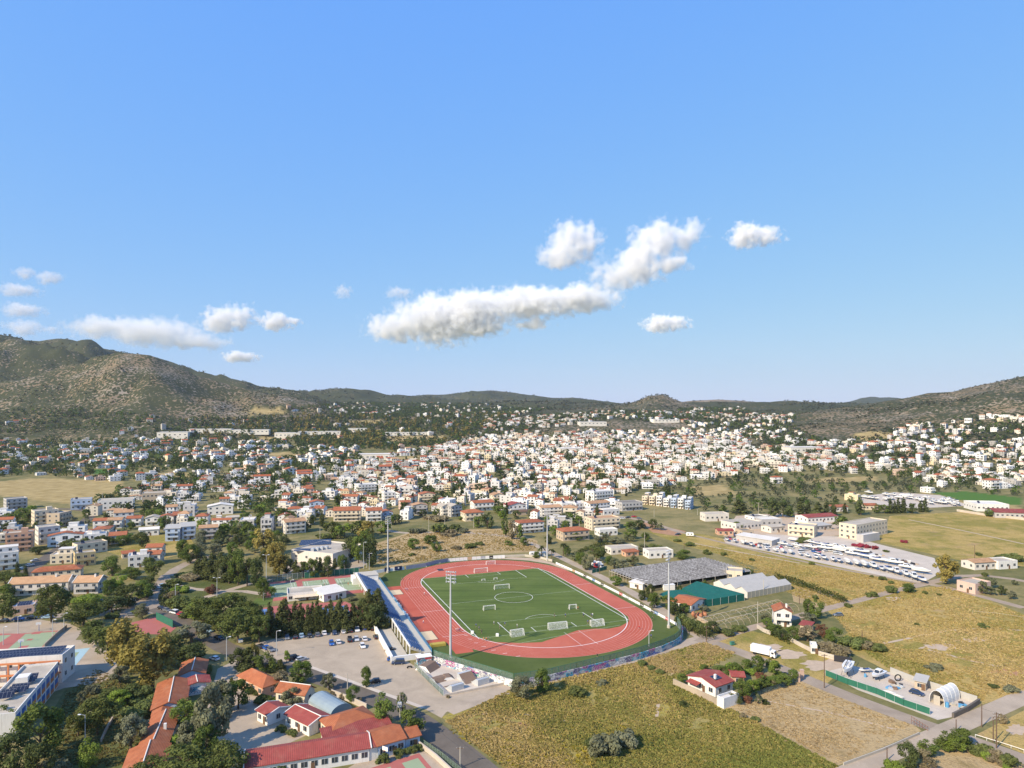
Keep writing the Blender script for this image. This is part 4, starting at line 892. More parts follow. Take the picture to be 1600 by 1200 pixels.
house('car_port','red sheet roof shelter right of the white gabled villa','shelter',(1250,976),(1266,979),5,2.6,'mono',.4,'tan',TR,1,z=2.6,win=0)
house('boat_shed','wooden shed with a grey sheet roof in the boat yard','shed',(1429,1076),(1446,1080),4.5,2.7,'mono',.7,'tan',M['sheet'],1,win=1)
house('workshop_hut','white open fronted hut left of the ribbed greenhouse','hut',(984,918),(1004,922),6,2.8,'mono',.5,'white',M['slab_white'],1,win=1)
house('utility_hut','small white cube hut in the rubble lot','hut',(1267,1021),(1277,1022),4,2.6,'flat',0,'white',M['slab_white'],1,win=1)
house('garage','long tan roofed pergola shed above the dry field','shed',(808,806),(848,803),7,3,'mono',.6,'tan',M['door'],1,win=4)
def quad_frame(A, B, C): 
    a, b, c = G(*A), G(*B), G(*C); d = b-a; rz = math.atan2(d.y,d.x); nrm = Vector((-d.y,d.x,0)).normalized(); return a, rz, d.length, abs(nrm.dot(c-a))
# ---------------------------------------------------------------- courts
M['court_red'] = plain('court_red', (.38,.12,.10), .9, .15, .3); M['court_green'] = plain('court_green', (.27,.33,.20), .9, .12, .3); M['court_blue'] = plain('court_blue', (.12,.22,.42), .9, .12, .3); M['pale_blue'] = plain('court_pale_blue', (.33,.47,.52), .9, .1, .3)
sheet('tennis_courts', [S(71,-112),S(73,-61),S(34,-62),S(34,-112)], .034, M['court_red'], False)
mb = MB(); ml = MB()
for t0 in (-108.5,-92.5,-76):
    mb.poly([S(40,t0-1),S(67,t0-1),S(67,t0+12),S(40,t0+12)], .040)
    for a in (t0,t0+1.37,t0+9.6,t0+10.97): ml.line([S(41.6,a),S(65.4,a)], .13, .046)
    for b in (41.6,47.1,59.9,65.4): ml.line([S(b,t0),S(b,t0+10.97)], .13, .049)
struct(mb.build('tennis_court_surface', M['court_green'])); struct(ml.build('tennis_court_lines', M['white_line']))
for i, t0 in enumerate((-108.5,-92.5,-76)):
    q = MB(); q.wall([S(53.5,t0-.8)-S(53.5,t0),S(53.5,t0+11.8)-S(53.5,t0)], .04, .05, 1.0); n_ = thing('tennis_net', ('left','middle','right')[i]+' tennis net across a pale green court', 'net', S(53.5,t0)); q.build('net', M['chain'], n_)
    for a in (-.8,11.8): q = MB(); p = S(53.5,t0+a)-S(53.5,t0); q.tube((p.x,p.y,0),(p.x,p.y,1.1),.06,n=5); q.build('post', M['steel'], n_)
fence('mesh_fence', 'tall wire fence with bright green windscreen behind the tennis courts', [S(73.5,-92),S(74.5,-63)], .1, 3.2, M['green_net'], M['steel'])
fence('mesh_fence', 'tall dark wire fence at the left end of the tennis courts', [S(36,-113),S(72,-113),S(73.5,-93)], .1, 3.2, M['chain'], M['steel'])
sheet('multi_court', [(385,990),(396,952),(445,945),(540,940),(585,960),(590,978)], .034, M['court_red'])
sheet('multi_court_key', [(392,962),(398,953),(425,951),(424,960)], .040, M['court_blue']); sheet('multi_court_key', [(500,950),(540,946),(550,962),(505,966)], .040, M['court_blue'])
sheet('playground_turf', [(392,945),(400,935),(428,933),(424,946)], .038, M['turf'])
sheet('basketball_court', [(560,1206),(655,1177),(700,1230),(600,1280)], .030, M['court_red'])
sheet('basketball_court_area', [(628,1192.5),(653,1184.5),(676,1213),(648,1222)], .036, M['court_green']); sheet('basketball_court_area', [(570,1210),(610,1198),(625,1222),(590,1240)], .036, M['court_green'])
sheet('school_court', [(-60,1040),(-60,990),(31,990),(93,985),(68,1013),(5,1019)], .028, M['court_red'])
sheet('school_court_area', [(9,1017),(40,990.5),(88,987),(64,1012)], .034, M['court_green']); sheet('school_court_area', [(-60,1010),(-40,995),(18,992),(0,1004)], .034, M['court_green'])
for q in ([(48,991.5),(53,987.5),(67,986.5),(62,990.5)],[(25,1014),(33,1009.5),(46,1008.5),(41,1013)],[(40,1001),(44,998.5),(53,998),(49,1000.8)]): sheet('school_court_key', q, .040, M['court_red'])
sheet('blue_court', [(108,1016),(141,1012),(113,1046),(100,1048)], .028, M['pale_blue']); sheet('blue_court_area', [(110,1020),(124,1019),(112,1034)], .034, M['court_green'])
sheet('small_court', [(205,973),(245,963),(275,981),(262,992),(212,990)], .030, M['court_red'])
q = MB(); a, b = G(244,968), G(270,981); q.wall([a-a,b-a], .08, .1, 3.2); o = q.build('windscreen_fence', M['green_net']); o.location = a; tag(o, 'dark green windscreen fence beside the small red court', 'fence')
def hoop_stand(px, py, label, rz):
    t_ = thing('basketball_hoop', label, 'basketball hoop', G(px,py), rz, 'basketball hoops'); q = MB(); q.tube((0,0,0),(0,0,2.9),.12,.1); q.tube((0,0,2.9),(0,1.3,3.2),.09); q.build('post', M['sblue'], t_)
    q = MB(); q.box(-.9,.9,1.3,1.36,2.9,3.95); q.build('backboard', M['white'], t_); q = MB()
    for i in range(10): a0, a1 = i*math.pi/5, (i+1)*math.pi/5; q.tube((.23*math.cos(a0),1.65+.23*math.sin(a0),3.05),(.23*math.cos(a1),1.65+.23*math.sin(a1),3.05),.025,n=4)
    q.build('rim', M['orange'], t_)
hoop_stand(607,1187,'blue basketball hoop beside the hedge of the bottom court',2.6); hoop_stand(32,1017,'white basketball hoop at the near end of the school court',.5); hoop_stand(61,986,'blue basketball hoop at the far end of the school court',3.6)
# ---------------------------------------------------------------- walls and fences near the schools and lots
wall('boundary_wall','pale wall dividing the basketball court from the asphalt road',[(655,1166),(680,1185),(712,1215)],.4,1.3,M['white_concrete'])
fence('railing_fence','dark railing fence along the asphalt road beside the court',[G(662,1167),G(690,1186),G(722,1212)],.1,2.0,M['chain'],M['dark'],1.2)
wall('boundary_wall','cream wall between the curved glass roof and the road',[(518,1086),(545,1096),(573,1109)],.3,1.8,M['white_concrete'])
wall('boundary_wall','long low wall right of the school basketball court',[(69,1012),(88,994),(104,981)],.35,1.4,M['concrete'])
wall('boundary_wall','curving stone wall in the school garden behind the bright bush',[(158,1160),(166,1142),(176,1125)],.4,1.0,M['concrete'])
wall('garden_wall','pale concrete front wall of the walled garden plot',[(1052,1070),(1090,1087),(1132,1107)],.3,2.0,M['concrete'])
fence('mesh_fence','dark overgrown fence along the straw field side of the garden plot',[G(1132,1107),G(1190,1085),G(1250,1065)],.1,1.6,M['chain'],M['dark'])
for i,(x,y) in enumerate(((1247,1065),(1253,1060))):
    q = MB(); q.box(-.5,.5,-.5,.5,0,2.8); q.box(-.6,.6,-.6,.6,2.8,3.0); o = q.build('gate_pillar', plain('pink_stone',(.50,.35,.27))); o.location = G(x,y); tag(o, ('nearer','farther')[i]+' pink stone pillar at the garden gate on the lane', 'pillar')
wall('garden_wall','whitewashed garden wall beside the dirt lane below the hoop frames',[(1183,981),(1192,987),(1204,992)],.3,1.5,M['white_concrete'])
wall('garden_wall','long whitewashed wall behind the rubble lot',[(1230,999),(1250,1010),(1270,1020)],.3,1.5,M['white_concrete'])
wall('garden_wall','whitewashed wall with a dark gate right of the cube hut',[(1279,1024),(1300,1030),(1318,1034)],.3,1.7,M['white_concrete'])
q = MB(); q.box(0,6,-.1,.1,0,2.2); o = q.build('metal_gate', M['dark']); o.location = G(1303,1033); o.rotation_euler.z = -.5; tag(o, 'dark metal gate in the whitewashed wall', 'gate')
wall('sheet_wall','grey sheet metal wall behind the boat yard',[(1391,1052),(1430,1068),(1475,1082),(1527,1099)],.15,2.2,M['sheet'])
fence('net_fence','sagging green net fence along the boat yard and lane',[G(1290,1056),G(1325,1070),G(1370,1085),G(1412,1103),G(1453,1117)],.1,2.1,M['green_net'],M['steel'],3)
fence('net_fence','short green net fence around the parked lorries by the ribbed greenhouse',[G(925,896),G(938,893),G(948,890)],.1,2.2,M['green_net'],M['steel'],3)
wall('dark_wall','dark overgrown wall at the corner of the boat yard',[(1489,1122),(1512,1111),(1530,1099)],.6,1.5,plain('dark_stone',(.13,.11,.09),.9,.4,1))
wall('boundary_wall','white wall in front of the warehouses at the right edge',[(1495,799),(1540,806),(1620,815)],.3,2,M['white_concrete'])
wall('low_fence','low stone kerb fence along the straw field corner',[(1318,1196),(1380,1173),(1436,1148)],.2,.7,M['conc'])
t_ = thing('rusty_gate','leaning rusty lattice gate at the straw field corner','gate',G(1424,1131),-1.1); rust = plain('rusty_iron',(.20,.085,.045),.8,.3,2)
for i in range(7): q = MB(); q.tube((i*.8,0,0),(i*.8,0,2.3-i*.15),.05,n=4); q.build('bar', rust, t_)
for zz in (.15,1.1): q = MB(); q.tube((0,0,zz+1.0),(4.8,0,zz),.05,n=4); q.build('rail', rust, t_)
fence('rail_fence','white post and rail fence on the right lane verge',[G(1524,1152),G(1560,1163),G(1600,1176)],.7,.8,M['white'],M['white'],2.5)
fence('wire_fence','thin wire fence of wooden posts crossing the right field',[G(1520,958),G(1560,962),G(1600,968)],1.0,1.04,M['dark'],M['conc'],5)
# ---------------------------------------------------------------- skate park
sheet('skate_park', [(649,1042),(684,1031),(800,1066),(694,1088)], .036, M['white_concrete'])
def ramp(label, px, py, L, W, Hh, rz, kind):
    t_ = thing('skate_ramp', label, 'skate ramp', G(px,py), rz, 'skate ramps'); q = MB(); n = 8
    if kind == 'quarter': P = [(L*(1-i/n), Hh*(1-math.cos(math.pi/2*i/n))) for i in range(n+1)]
    else: P = [(-L/2,0),(-L*.2,Hh),(L*.2,Hh),(L/2,0)]
    for (a,b),(c,d) in zip(P,P[1:]): q.add([(a,-W/2,b+.06),(c,-W/2,d+.06),(c,W/2,d+.06),(a,W/2,b+.06)], [(0,1,2,3) if a < c else (3,2,1,0)])
    q.build('deck', M['wood'], t_); q = MB()
    for y in (-W/2, W/2): q.add([(x,y,z) for x,z in P]+([(0,y,0)] if kind=='quarter' else []), [tuple(range(len(P)+(kind=='quarter')))])
    if kind=='quarter': q.box(-1.4,0,-W/2,W/2,0,Hh)
    q.build('side_panel', M['steel'] if kind == 'quarter' else M['white'], t_)
    if kind == 'quarter':
        q = MB()
        for i in range(7): q.tube((-1.35,-W/2+W*i/6,Hh),(-1.35,-W/2+W*i/6,Hh+1.1),.04,n=4)
        for zz in (.55,1.1): q.tube((-1.35,-W/2,Hh+zz),(-1.35,W/2,Hh+zz),.04,n=4)
        q.build('guard_rail', M['steel'], t_)
ramp('brown skate ramp below the grandstand corner', 668,1045, 6.5,6,1.9,-.5,'bank'); ramp('low brown skate ramp in the middle of the skate park, left one', 684,1063,4.6,4,1.1,-.9,'bank')
ramp('low brown skate ramp in the middle of the skate park, right one', 699,1060,4.4,3.6,1.0,.35,'bank'); ramp('brown quarter pipe by the graffiti wall', 727,1060,4.6,5,2.0,-.95,'quarter'); ramp('steel railed quarter pipe at the near fence', 752,1068,4.2,4.5,2.0,2.2,'quarter'); ramp('steel railed quarter pipe at the near corner of the skate park', 712,1077,4,4.6,1.9,2.2,'quarter')
fence('railing_fence','wire fence along the car park side of the skate park',[G(648,1044),G(670,1066),G(693,1088)],.1,2.0,M['chain'],M['steel'],3); wall('low_wall','white low kerb wall at the near side of the skate park',[(695,1088),(740,1079),(790,1069)],.3,.7,M['white_concrete'])
t_ = thing('kiosk','small red and white painted kiosk below the grandstand corner','kiosk',G(653,1040),YAW); q = MB(); q.box(0,5,0,3,0,2.6); q.build('walls', graffiti('sprayed_kiosk', (.5,.4,.38),.9), t_); q = MB(); q.box(-.2,5.2,-.2,3.2,2.6,2.8); q.build('roof', M['white'], t_); q = MB(); q.box(2.6,4.9,-.06,0,1.9,2.6); q.build('sign_panel', BM['red'], t_)
# ---------------------------------------------------------------- goals
def goal(a, b, h, label, d=1.8):
    A, B = G(*a), G(*b); v = B-A; w = v.length; t_ = thing('football_goal', label, 'goal', A, math.atan2(v.y,v.x), 'football goals'); s = 1
    for x in (0,w): q = MB(); q.tube((x,0,0),(x,0,h),.09,n=6); q.build('post', M['white'], t_)
    q = MB(); q.tube((0,0,h),(w,0,h),.09,n=6); q.build('crossbar', M['white'], t_)
    q = MB()
    for x in (0,w): q.tube((x,0,h),(x,.5*d,h),.04,n=4); q.tube((x,.5*d,h),(x,d,0),.04,n=4)
    q.tube((0,d,0.03),(w,d,.03),.04,n=4); q.build('back_frame', M['white'], t_)
    q = MB(); q.add([(0,.5*d,h),(w,.5*d,h),(w,d,0),(0,d,0)], [(0,1,2,3)]); q.add([(0,0,h),(w,0,h),(w,.5*d,h),(0,.5*d,h)], [(0,1,2,3)])
    for x in (0,w): q.add([(x,0,0),(x,0,h),(x,.5*d,h),(x,d,0)], [(0,1,2,3)])
    q.build('net', M['goal_net'], t_)
goal((885,980),(856,983),2.5,'largest goal at the near end line beside the red infield'); goal((741.5,896),(762,894),2.5,'goal standing on the far end line'); goal((760,883),(774,882),2.2,'goal standing farthest away on the red infield')
goal((773,922),(796,920),2.4,'goal with a green net beside the centre circle'); goal((756,955),(774,953),2.2,'small goal in the left half between circle and near box'); goal((817,991),(797,994),2.4,'goal at the near end line left of the largest goal')
goal((890,953),(901,952),2.2,'small goal on the right side with players beside it'); goal((942,975.5),(922,978),2.4,'goal on the near end line right of the largest goal'); goal((753,908),(758,907.5),1.0,'left of two mini goals near the far penalty area',.8); goal((772,906),(777,905.5),1.0,'right of two mini goals near the far penalty area',.8)
# ---------------------------------------------------------------- cars
CARC = {'white':(.75,.75,.74),'black':(.02,.02,.024),'grey':(.16,.17,.18),'silver':(.48,.49,.50),'blue':(.02,.10,.36),'dark blue':(.02,.04,.10),'light blue':(.30,.45,.58),'red':(.50,.02,.03)}
t = NT('car_paint'); oi = t.n('ShaderNodeObjectInfo'); M['car'] = t.out(oi.outputs['Color'], .22, spec=.6)
M['tyre'] = plain('tyre', (.02,.02,.02), .9); M['tail'] = plain('tail_lamp', (.4,.02,.02), .3); M['lens'] = plain('head_lamp', (.7,.7,.68), .2)
def car_parts(L=4.2, W=1.75, Hc=1.48, van=False):
    P = {}
    prof = [(-L/2,.35),(-L/2,.80),(-L/2+.25,.95),(-L*.20,1.0) if not van else (-L/2+.3,1.0),(L*.20,.98),(L/2-.25,.80),(L/2,.62),(L/2,.35)]
    q = MB(); n = len(prof); v = [(x,-W/2,z) for x,z in prof]+[(x,W/2,z) for x,z in prof]
    q.add(v, [tuple(range(n)), tuple(range(2*n-1,n-1,-1))]+[(i,n+i,n+(i+1)%n,(i+1)%n) for i in range(n)])
    x0, x1 = (-L/2+.55, L*.06) if not van else (-L/2+.2, L*.14)
    q.box(x0,x1,-W/2+.16,W/2-.16,Hc-.05,Hc); 
    P['body'] = (q, ['car'])
    q = MB(); a = [(x0-.32,-W/2+.06,.96),(x1+.75,-W/2+.06,.96),(x1+.75,W/2-.06,.96),(x0-.32,W/2-.06,.96),(x0,-W/2+.16,Hc-.05),(x1,-W/2+.16,Hc-.05),(x1,W/2-.16,Hc-.05),(x0,W/2-.16,Hc-.05)]
    q.add(a, [(0,1,5,4),(1,2,6,5),(2,3,7,6),(3,0,4,7)]); P['windows'] = (q, ['glass'])
    return P
def make_car(label, van=False):
    t_ = thing('parked_car', label, 'car', (0,0,-50)); P = car_parts(van=van) if not van else car_parts(4.7,1.85,1.85,True)
    for k, (q, m) in P.items(): q.build('cabin_glass' if k == 'windows' else k, [M[x] for x in m], t_)
    wm = None
    for x in (-1.3,1.3):
        for y in (-.86,.86):
            if wm is None: q = MB(); q.tube((0,-.1,0),(0,.1,0),.32,n=12); wm = q.mesh('wheel', [M['tyre']]); q = MB(); q.tube((0,-.11,0),(0,.11,0),.17,n=8); wr_ = q.mesh('rim', [M['steel']])
            wo = link('wheel', wm, t_, (x,y,.32)); link('rim', wr_, wo)
    for y in (-.6,.6):
        q = MB(); q.box(2.06 if not van else 2.3,2.12 if not van else 2.37,y-.2,y+.2,.58,.72); q.build('headlight', M['lens'], t_); q = MB(); q.box(-2.13 if not van else -2.38,-2.07 if not van else -2.3,y-.2,y+.2,.62,.8); q.build('tail_light', M['tail'], t_)
    return t_
car0 = make_car('car'); van0 = make_car('car', True); ALONG = SA
CARS = [(448.7,998,'grey',0,'in the row under the cypress trees'),(461.7,997,'black',0,'in the row under the cypress trees'),(471,995,'light blue',0,'in the row under the cypress trees'),(483.7,995,'black',0,'in the row under the cypress trees'),(496,993.5,'grey',0,'in the row under the cypress trees'),(506.5,991,'white',0,'in the row under the cypress trees'),(522.7,990.5,'dark blue',0,'in the row under the cypress trees'),(536.5,988.5,'white',0,'in the row under the cypress trees'),(547,987,'black',0,'in the row under the cypress trees'),(557.6,985.5,'white',0,'in the row under the cypress trees'),(570.3,983,'blue',1,'in the row under the cypress trees'),(582.8,984,'black',0,'in the row under the cypress trees'),
 (518,1007,'blue',0,'in the middle of the car park'),(528.4,1005,'white',0,'in the middle of the car park beside the blue one'),(546.3,1001.5,'black',1,'in the middle of the car park'),(557,1000.5,'silver',0,'in the middle of the car park'),(569.5,1000,'white',0,'in the middle of the car park right of the silver one'),(587.7,997,'black',0,'standing alone near the grandstand end'),(566.5,1011.5,'white',0,'standing alone in front of the middle row'),(610,1017,'black',2,'beside the white grandstand wall'),(614,1032,'blue',2,'at the grandstand corner'),(622,1037.5,'dark blue',2,'at the grandstand corner beside the blue one'),
 (406,1012,'black',3,'at the left end of the car park'),(415,1014,'blue',3,'at the left end of the car park'),(423,1017,'grey',3,'at the left end of the car park'),(460,1030.5,'black',4,'beside the young tree by the road'),(471,1032,'silver',4,'beside the young tree by the road'),(585,1067,'black',2,'in the shade of the lone tree in the car park'),
 (252,952,'black',5,'along the street by the park hedge'),(261,955,'grey',5,'along the street by the park hedge'),(272,958.5,'white',5,'along the street by the park hedge'),(283,962,'red',5,'along the street by the park hedge'),(152,940,'blue',6,'below the terrace houses'),(204,941,'white',6,'along the street bend'),(212,938,'black',6,'along the street bend'),(225,932,'white',6,'along the street bend'),(236,925,'silver',6,'along the street bend'),(246,920,'white',6,'along the street bend'),(255,916,'light blue',6,'along the street bend'),(5,972,'black',7,'along the road above the school court'),(29,969,'blue',7,'along the road above the school court'),(51,967,'black',7,'along the road above the school court'),(74,966,'light blue',7,'along the road above the school court'),(206,962,'grey',7,'behind the small red court'),(326,987,'light blue',5,'in the shade beside the small red court'),(335,1031,'white',5,'beside the shaded orange roof'),(342,999,'black',5,'driving on the shaded asphalt road'),
 (35,890,'light blue',6,'on the left apartment street'),(54,877,'silver',6,'on the left apartment street'),(117,834,'white',6,'on the left apartment street'),(47,884,'white',6,'on the left apartment street'),(1309.5,962.5,'grey',2,'in the dry field by the dirt lane'),(1432.5,1085,'dark blue',8,'in the boat yard beside the wooden shed'),(973,811,'white',2,'outside the white hillside row'),(981,809.5,'black',2,'outside the white hillside row'),(991,808,'red',2,'outside the white hillside row'),(999,811,'grey',2,'outside the white hillside row'),(1059,836,'black',2,'beside the tilled field')]
ROT = [ALONG, ALONG, YAW-.15, 2.4, .75, -.55, 1.0, .1, -.9]
for i, (x, y, c, r_, where) in enumerate(CARS):
    van = i in (14, 21, 25, 30, 9); lb = ('%s %s parked %s' % (c, 'tall car' if van else 'car', where)).replace('parked standing','standing').replace('parked driving','driving')
    dup(van0 if van else car0, G(x,y), ROT[r_]+rnd.uniform(-.06,.06)+(math.pi if i % 3 == 0 else 0), lb, 'parked cars', color=(*CARC[c],1))
def lorry(px, py, rz, label, L=7.5, colr=None):
    t_ = thing('box_lorry', label, 'lorry', G(px,py), rz); q = MB(); q.box(-L+2,0,-1.2,1.2,1.0,3.5); q.build('cargo_box', M['white'], t_)
    q = MB(); P = [(.15,.5),(2.0,.5),(2.0,1.5),(1.6,2.6),(.15,2.7)]; v = [(a,-1.1,b) for a,b in P]+[(a,1.1,b) for a,b in P]; q.add(v, [(0,1,2,3,4),(9,8,7,6,5)]+[(i,5+i,5+(i+1)%5,(i+1)%5) for i in range(5)]); q.build('cab', colr or M['white'], t_)
    q = MB(); q.add([(2.02,-1,1.5),(2.02,1,1.5),(1.66,1,2.5),(1.66,-1,2.5)], [(0,1,2,3)]); q.box(.6,1.5,-1.13,1.13,1.6,2.3); q.build('windscreen', M['glass'], t_); q = MB(); q.box(-L+2,1.8,-.5,.5,.6,1.0); q.build('chassis', M['dark'], t_)
    for x in (1.1,-L+3.4):
        for y in (-1,1): q = MB(); q.tube((x,y-.15,.45),(x,y+.15,.45),.45,n=12); q.build('wheel', M['tyre'], t_)
lorry(1204,1027,-.70,'white box lorry parked on the lane beside the rubble lot',9); lorry(93,855,-2.6,'white box lorry on the left apartment street',9); lorry(930,887,-1.2,'red cabbed lorry behind the green net by the ribbed greenhouse',5,BM['red']); lorry(938,888,-1.0,'white cabbed lorry behind the green net by the ribbed greenhouse',5)
def caravan(px, py, rz, label):
    t_ = thing('caravan', label, 'caravan', G(px,py), rz); q = MB(); P = [(-2.6,.6),(2.4,.6),(2.7,1.2),(2.3,2.6),(-2.3,2.7),(-2.7,1.6)]; v = [(a,-1.1,b) for a,b in P]+[(a,1.1,b) for a,b in P]; q.add(v, [tuple(range(6)), tuple(range(11,5,-1))]+[(i,6+i,6+(i+1)%6,(i+1)%6) for i in range(6)]); q.build('body', M['white'], t_)
    for x in (-1.2,1.0): q = MB(); q.box(x-.5,x+.5,-1.14,-1.1,1.4,2.1); q.build('window', M['glass'], t_)
    for y in (-1,1): q = MB(); q.tube((0,y-.12,.35),(0,y+.12,.35),.35,n=10); q.build('wheel', M['tyre'], t_)
caravan(834,869,.2,'white caravan behind the far right bend of the track'); caravan(1078,838,-.2,'white caravan at the end of the tilled field')
q = MB(); q.box(-2.5,2.5,-1.2,1.2,0,2.4); q.box(-2.6,2.6,-1.3,1.3,2.4,2.5); o = q.build('site_cabin', M['white']); o.location = G(847,869); o.rotation_euler.z = YAW; tag(o, 'pale site cabin between the caravan and the far floodlight', 'cabin')
# bins, motorbike
for x,y,l in ((1144,1008,'green wheeled bin at the lane junction beside the rubble lot'),(376,1004,'white blue recycling bin at the left end of the car park')):
    t_ = thing('wheeled_bin', l, 'bin', G(x,y), .4); q = MB(); q.box(-.8,.8,-.5,.5,.2,1.2); q.build('tub', plain('bin_green',(.05,.20,.14)) if 'green' in l else M['white'], t_); q = MB(); q.box(-.85,.85,-.55,.55,1.2,1.35); q.build('lid', M['sblue'] if 'blue' in l else plain('bin_lid',(.04,.14,.10)), t_)
t_ = thing('motorbike','dark motorbike parked beside the kiosk','motorbike',G(640,1044),.3)
for x in (-.7,.7): q = MB(); q.tube((x,-.07,.32),(x,.07,.32),.32,n=12); q.build('wheel', M['tyre'], t_)
q = MB(); q.box(-.7,.55,-.14,.14,.45,.85); q.tube((.7,0,.32),(.45,0,1.1),.05); q.build('frame', M['dark'], t_); q = MB(); q.tube((.45,-.4,1.1),(.45,.4,1.1),.04); q.build('handlebar', M['steel'], t_)
# ---------------------------------------------------------------- boats
M['hull'] = plain('white_gelcoat', (.72,.71,.68), .3, .04, .6); M['cover'] = plain('boat_cover', (.60,.57,.52), .8, .12, .8); M['antifoul'] = plain('dark_hull_bottom', (.045,.05,.075), .6); M['bluecover'] = plain('blue_boat_cover', (.04,.08,.22), .8)
def hull_mb(L, W, D, keel=.35, n=12):
    q = MB(); rows = []
    for i in range(n+1):
        u = i/n; x = -L/2+L*u; w = W/2*(1-max(0,(u-.45)/.55)**2.2)*(.88+.12*min(1,u*4)); sh = D*(1+.22*u*u); zk = keel*(1-u)*.25+D*.55*max(0,(u-.72)/.28)**2
        rows.append([(x,-w,sh),(x,-w*.86,sh*.45+zk*.4),(x,0,zk),(x,w*.86,sh*.45+zk*.4),(x,w,sh)])
    v = [p for r in rows for p in r]; f = []
    for i in range(n):
        for j in range(4): a = i*5+j; f.append((a,a+1,a+6,a+5))
        f.append((i*5+4,i*5,i*5+5,i*5+9))
    f.append((0,4,3,2,1)); q.add(v, [p[::-1] for p in f]); q.m = [1 if (i % 5) in (1,2) and i < 5*n else 0 for i in range(len(f))]; return q
def make_boat(kind, label, L=8.5):
    t_ = thing('motor_boat', label, 'boat', (0,0,-50)); W = L*.33; D = L*.16
    o = hull_mb(L,W,D).build('hull', [M['hull'], M['antifoul']], t_); o.location.z = .9
    q = MB(); 
    if kind == 'cabin':
        P = [(-L*.22,D+.9),(L*.18,D+1.0),(L*.02,D+2.0),(-L*.20,D+2.0)]; v = [(a,-W*.32,b) for a,b in P]+[(a,W*.32,b) for a,b in P]; q.add(v, [(0,1,2,3),(7,6,5,4)]+[(i,4+i,4+(i+1)%4,(i+1)%4) for i in range(4)]); q.build('cabin', M['hull'], t_)
        q = MB(); q.box(-L*.17,L*.05,-W*.33,W*.33,D+1.25,D+1.75); q.add([(L*.165,-W*.28,D+1.12),(L*.165,W*.28,D+1.12),(L*.045,W*.28,D+1.9),(L*.045,-W*.28,D+1.9)], [(0,1,2,3)]); q.build('windscreen', M['glass'], t_)
    elif kind == 'cover':
        P = [(-L*.48,D+.95),(L*.40,D+1.25),(L*.05,D+1.9),(-L*.40,D+1.6)]; v = [(a,-W*(.46 if i < 2 else .12)*(1 if a < 0 else .55),b) for i,(a,b) in enumerate(P)]+[(a,W*(.46 if i < 2 else .12)*(1 if a < 0 else .55),b) for i,(a,b) in enumerate(P)]; q.add(v, [(0,1,2,3),(7,6,5,4)]+[(i,4+i,4+(i+1)%4,(i+1)%4) for i in range(4)]); q.build('cover', M['cover'], t_)
    else:
        q.box(-L*.40,L*.02,-W*.36,W*.36,D+.95,D+1.05); q.build('cockpit', M['bluecover'], t_); q = MB(); q.add([(L*.10,-W*.3,D+1.0),(L*.10,W*.3,D+1.0),(-L*.0,W*.3,D+1.6),(-L*.0,-W*.3,D+1.6)], [(0,1,2,3)]); q.build('windscreen', M['glass'], t_)
    for x in (-L*.28, L*.15):
        for y in (-W*.3, W*.3): q = MB(); q.tube((x,y*1.4,0),(x,y*.8,1.25),.09,n=4); q.build('cradle_leg', M['dark'], t_)
    return t_
protos = [make_boat('cabin','b'), make_boat('cover','b'), make_boat('open','b')]
BN = ['white cabin boat','grey covered white boat','open boat with blue cover']
front = [(1135,846),(1200,860),(1290,876),(1360,888),(1400,897),(1440,909)]; back_ = [(1180,846),(1240,854),(1320,866),(1400,884),(1440,897)]
back3 = [(1240,846),(1300,856),(1345,866)]
for line, n, nm in ((front, 25, 'in the front row of the storage yard'), (back_, 13, 'in the second row of the storage yard'), (back3, 9, 'in the rearmost row of the storage yard')):
    xs = np.linspace(line[0][0], line[-1][0], n)
    for i, x in enumerate(xs):
        y = np.interp(x, [p[0] for p in line], [p[1] for p in line]); k = rnd.choice((0,0,1,1,2)); s_ = rnd.uniform(.8,1.1)*(1.1 if x > 1280 else .85)*(1.12 if 'second' in nm else 1)
        dup(protos[k], G(x+rnd.uniform(-1.5,1.5), y+rnd.uniform(-1,1)), (-1.75 if nm.startswith('in the front') else -1.0)+rnd.uniform(-.15,.15), BN[k]+' '+nm, 'boats in the storage yard', s_)
for i in range(44):
    k = rnd.choice((0,0,1,2)); x = rnd.uniform(1345,1500); y = 774+(x-1345)*.075+rnd.uniform(-3,6)
    dup(protos[k], G(x,y), rnd.uniform(-2.0,-1.0), BN[k]+' in the yard behind the cypress trees', 'boats in the far yard', rnd.uniform(.9,1.25))
dup(protos[0], G(1372,1061), -2.5, 'white cabin cruiser on blocks in the right boat yard', 'boats in the right boat yard', .95)
dup(protos[2], G(1351,1051), -2.9, 'small open boat with a brown lower hull between the two larger boats', 'boats in the right boat yard', .55)
dup(protos[1], G(1388,1087), -.5, 'covered turquoise dinghy lying by the green net fence', 'boats in the right boat yard', .5); dup(protos[1], G(1401,1092), -.6, 'grey covered dinghy at the green net fence end', 'boats in the right boat yard', .45)
for o in protos:
    for ch in list(o.children_recursive): bpy.data.objects.remove(ch)
TAGGED[:] = [q for q in TAGGED if q[0] not in protos]
for o in protos: bpy.data.objects.remove(o)
sb = thing('sailing_boat','white sailing boat on stands with its mast lying along the deck','boat',G(1324,1054),.95); o = hull_mb(11,3.2,1.7).build('hull', [M['hull'], M['hull']], sb); o.location.z = 1.5; o.rotation_euler.z = math.pi
q = MB(); q.box(-2.2,2.4,-.9,.9,3.2,3.7); q.build('coach_roof', M['cover'], sb); q = MB(); q.tube((-6,.2,4.0),(8,.2,4.7),.12,n=6); q.build('mast', M['dark'], sb); q = MB(); q.box(-1,1,-.12,.12,.3,1.6); q.build('keel', M['dark'], sb)
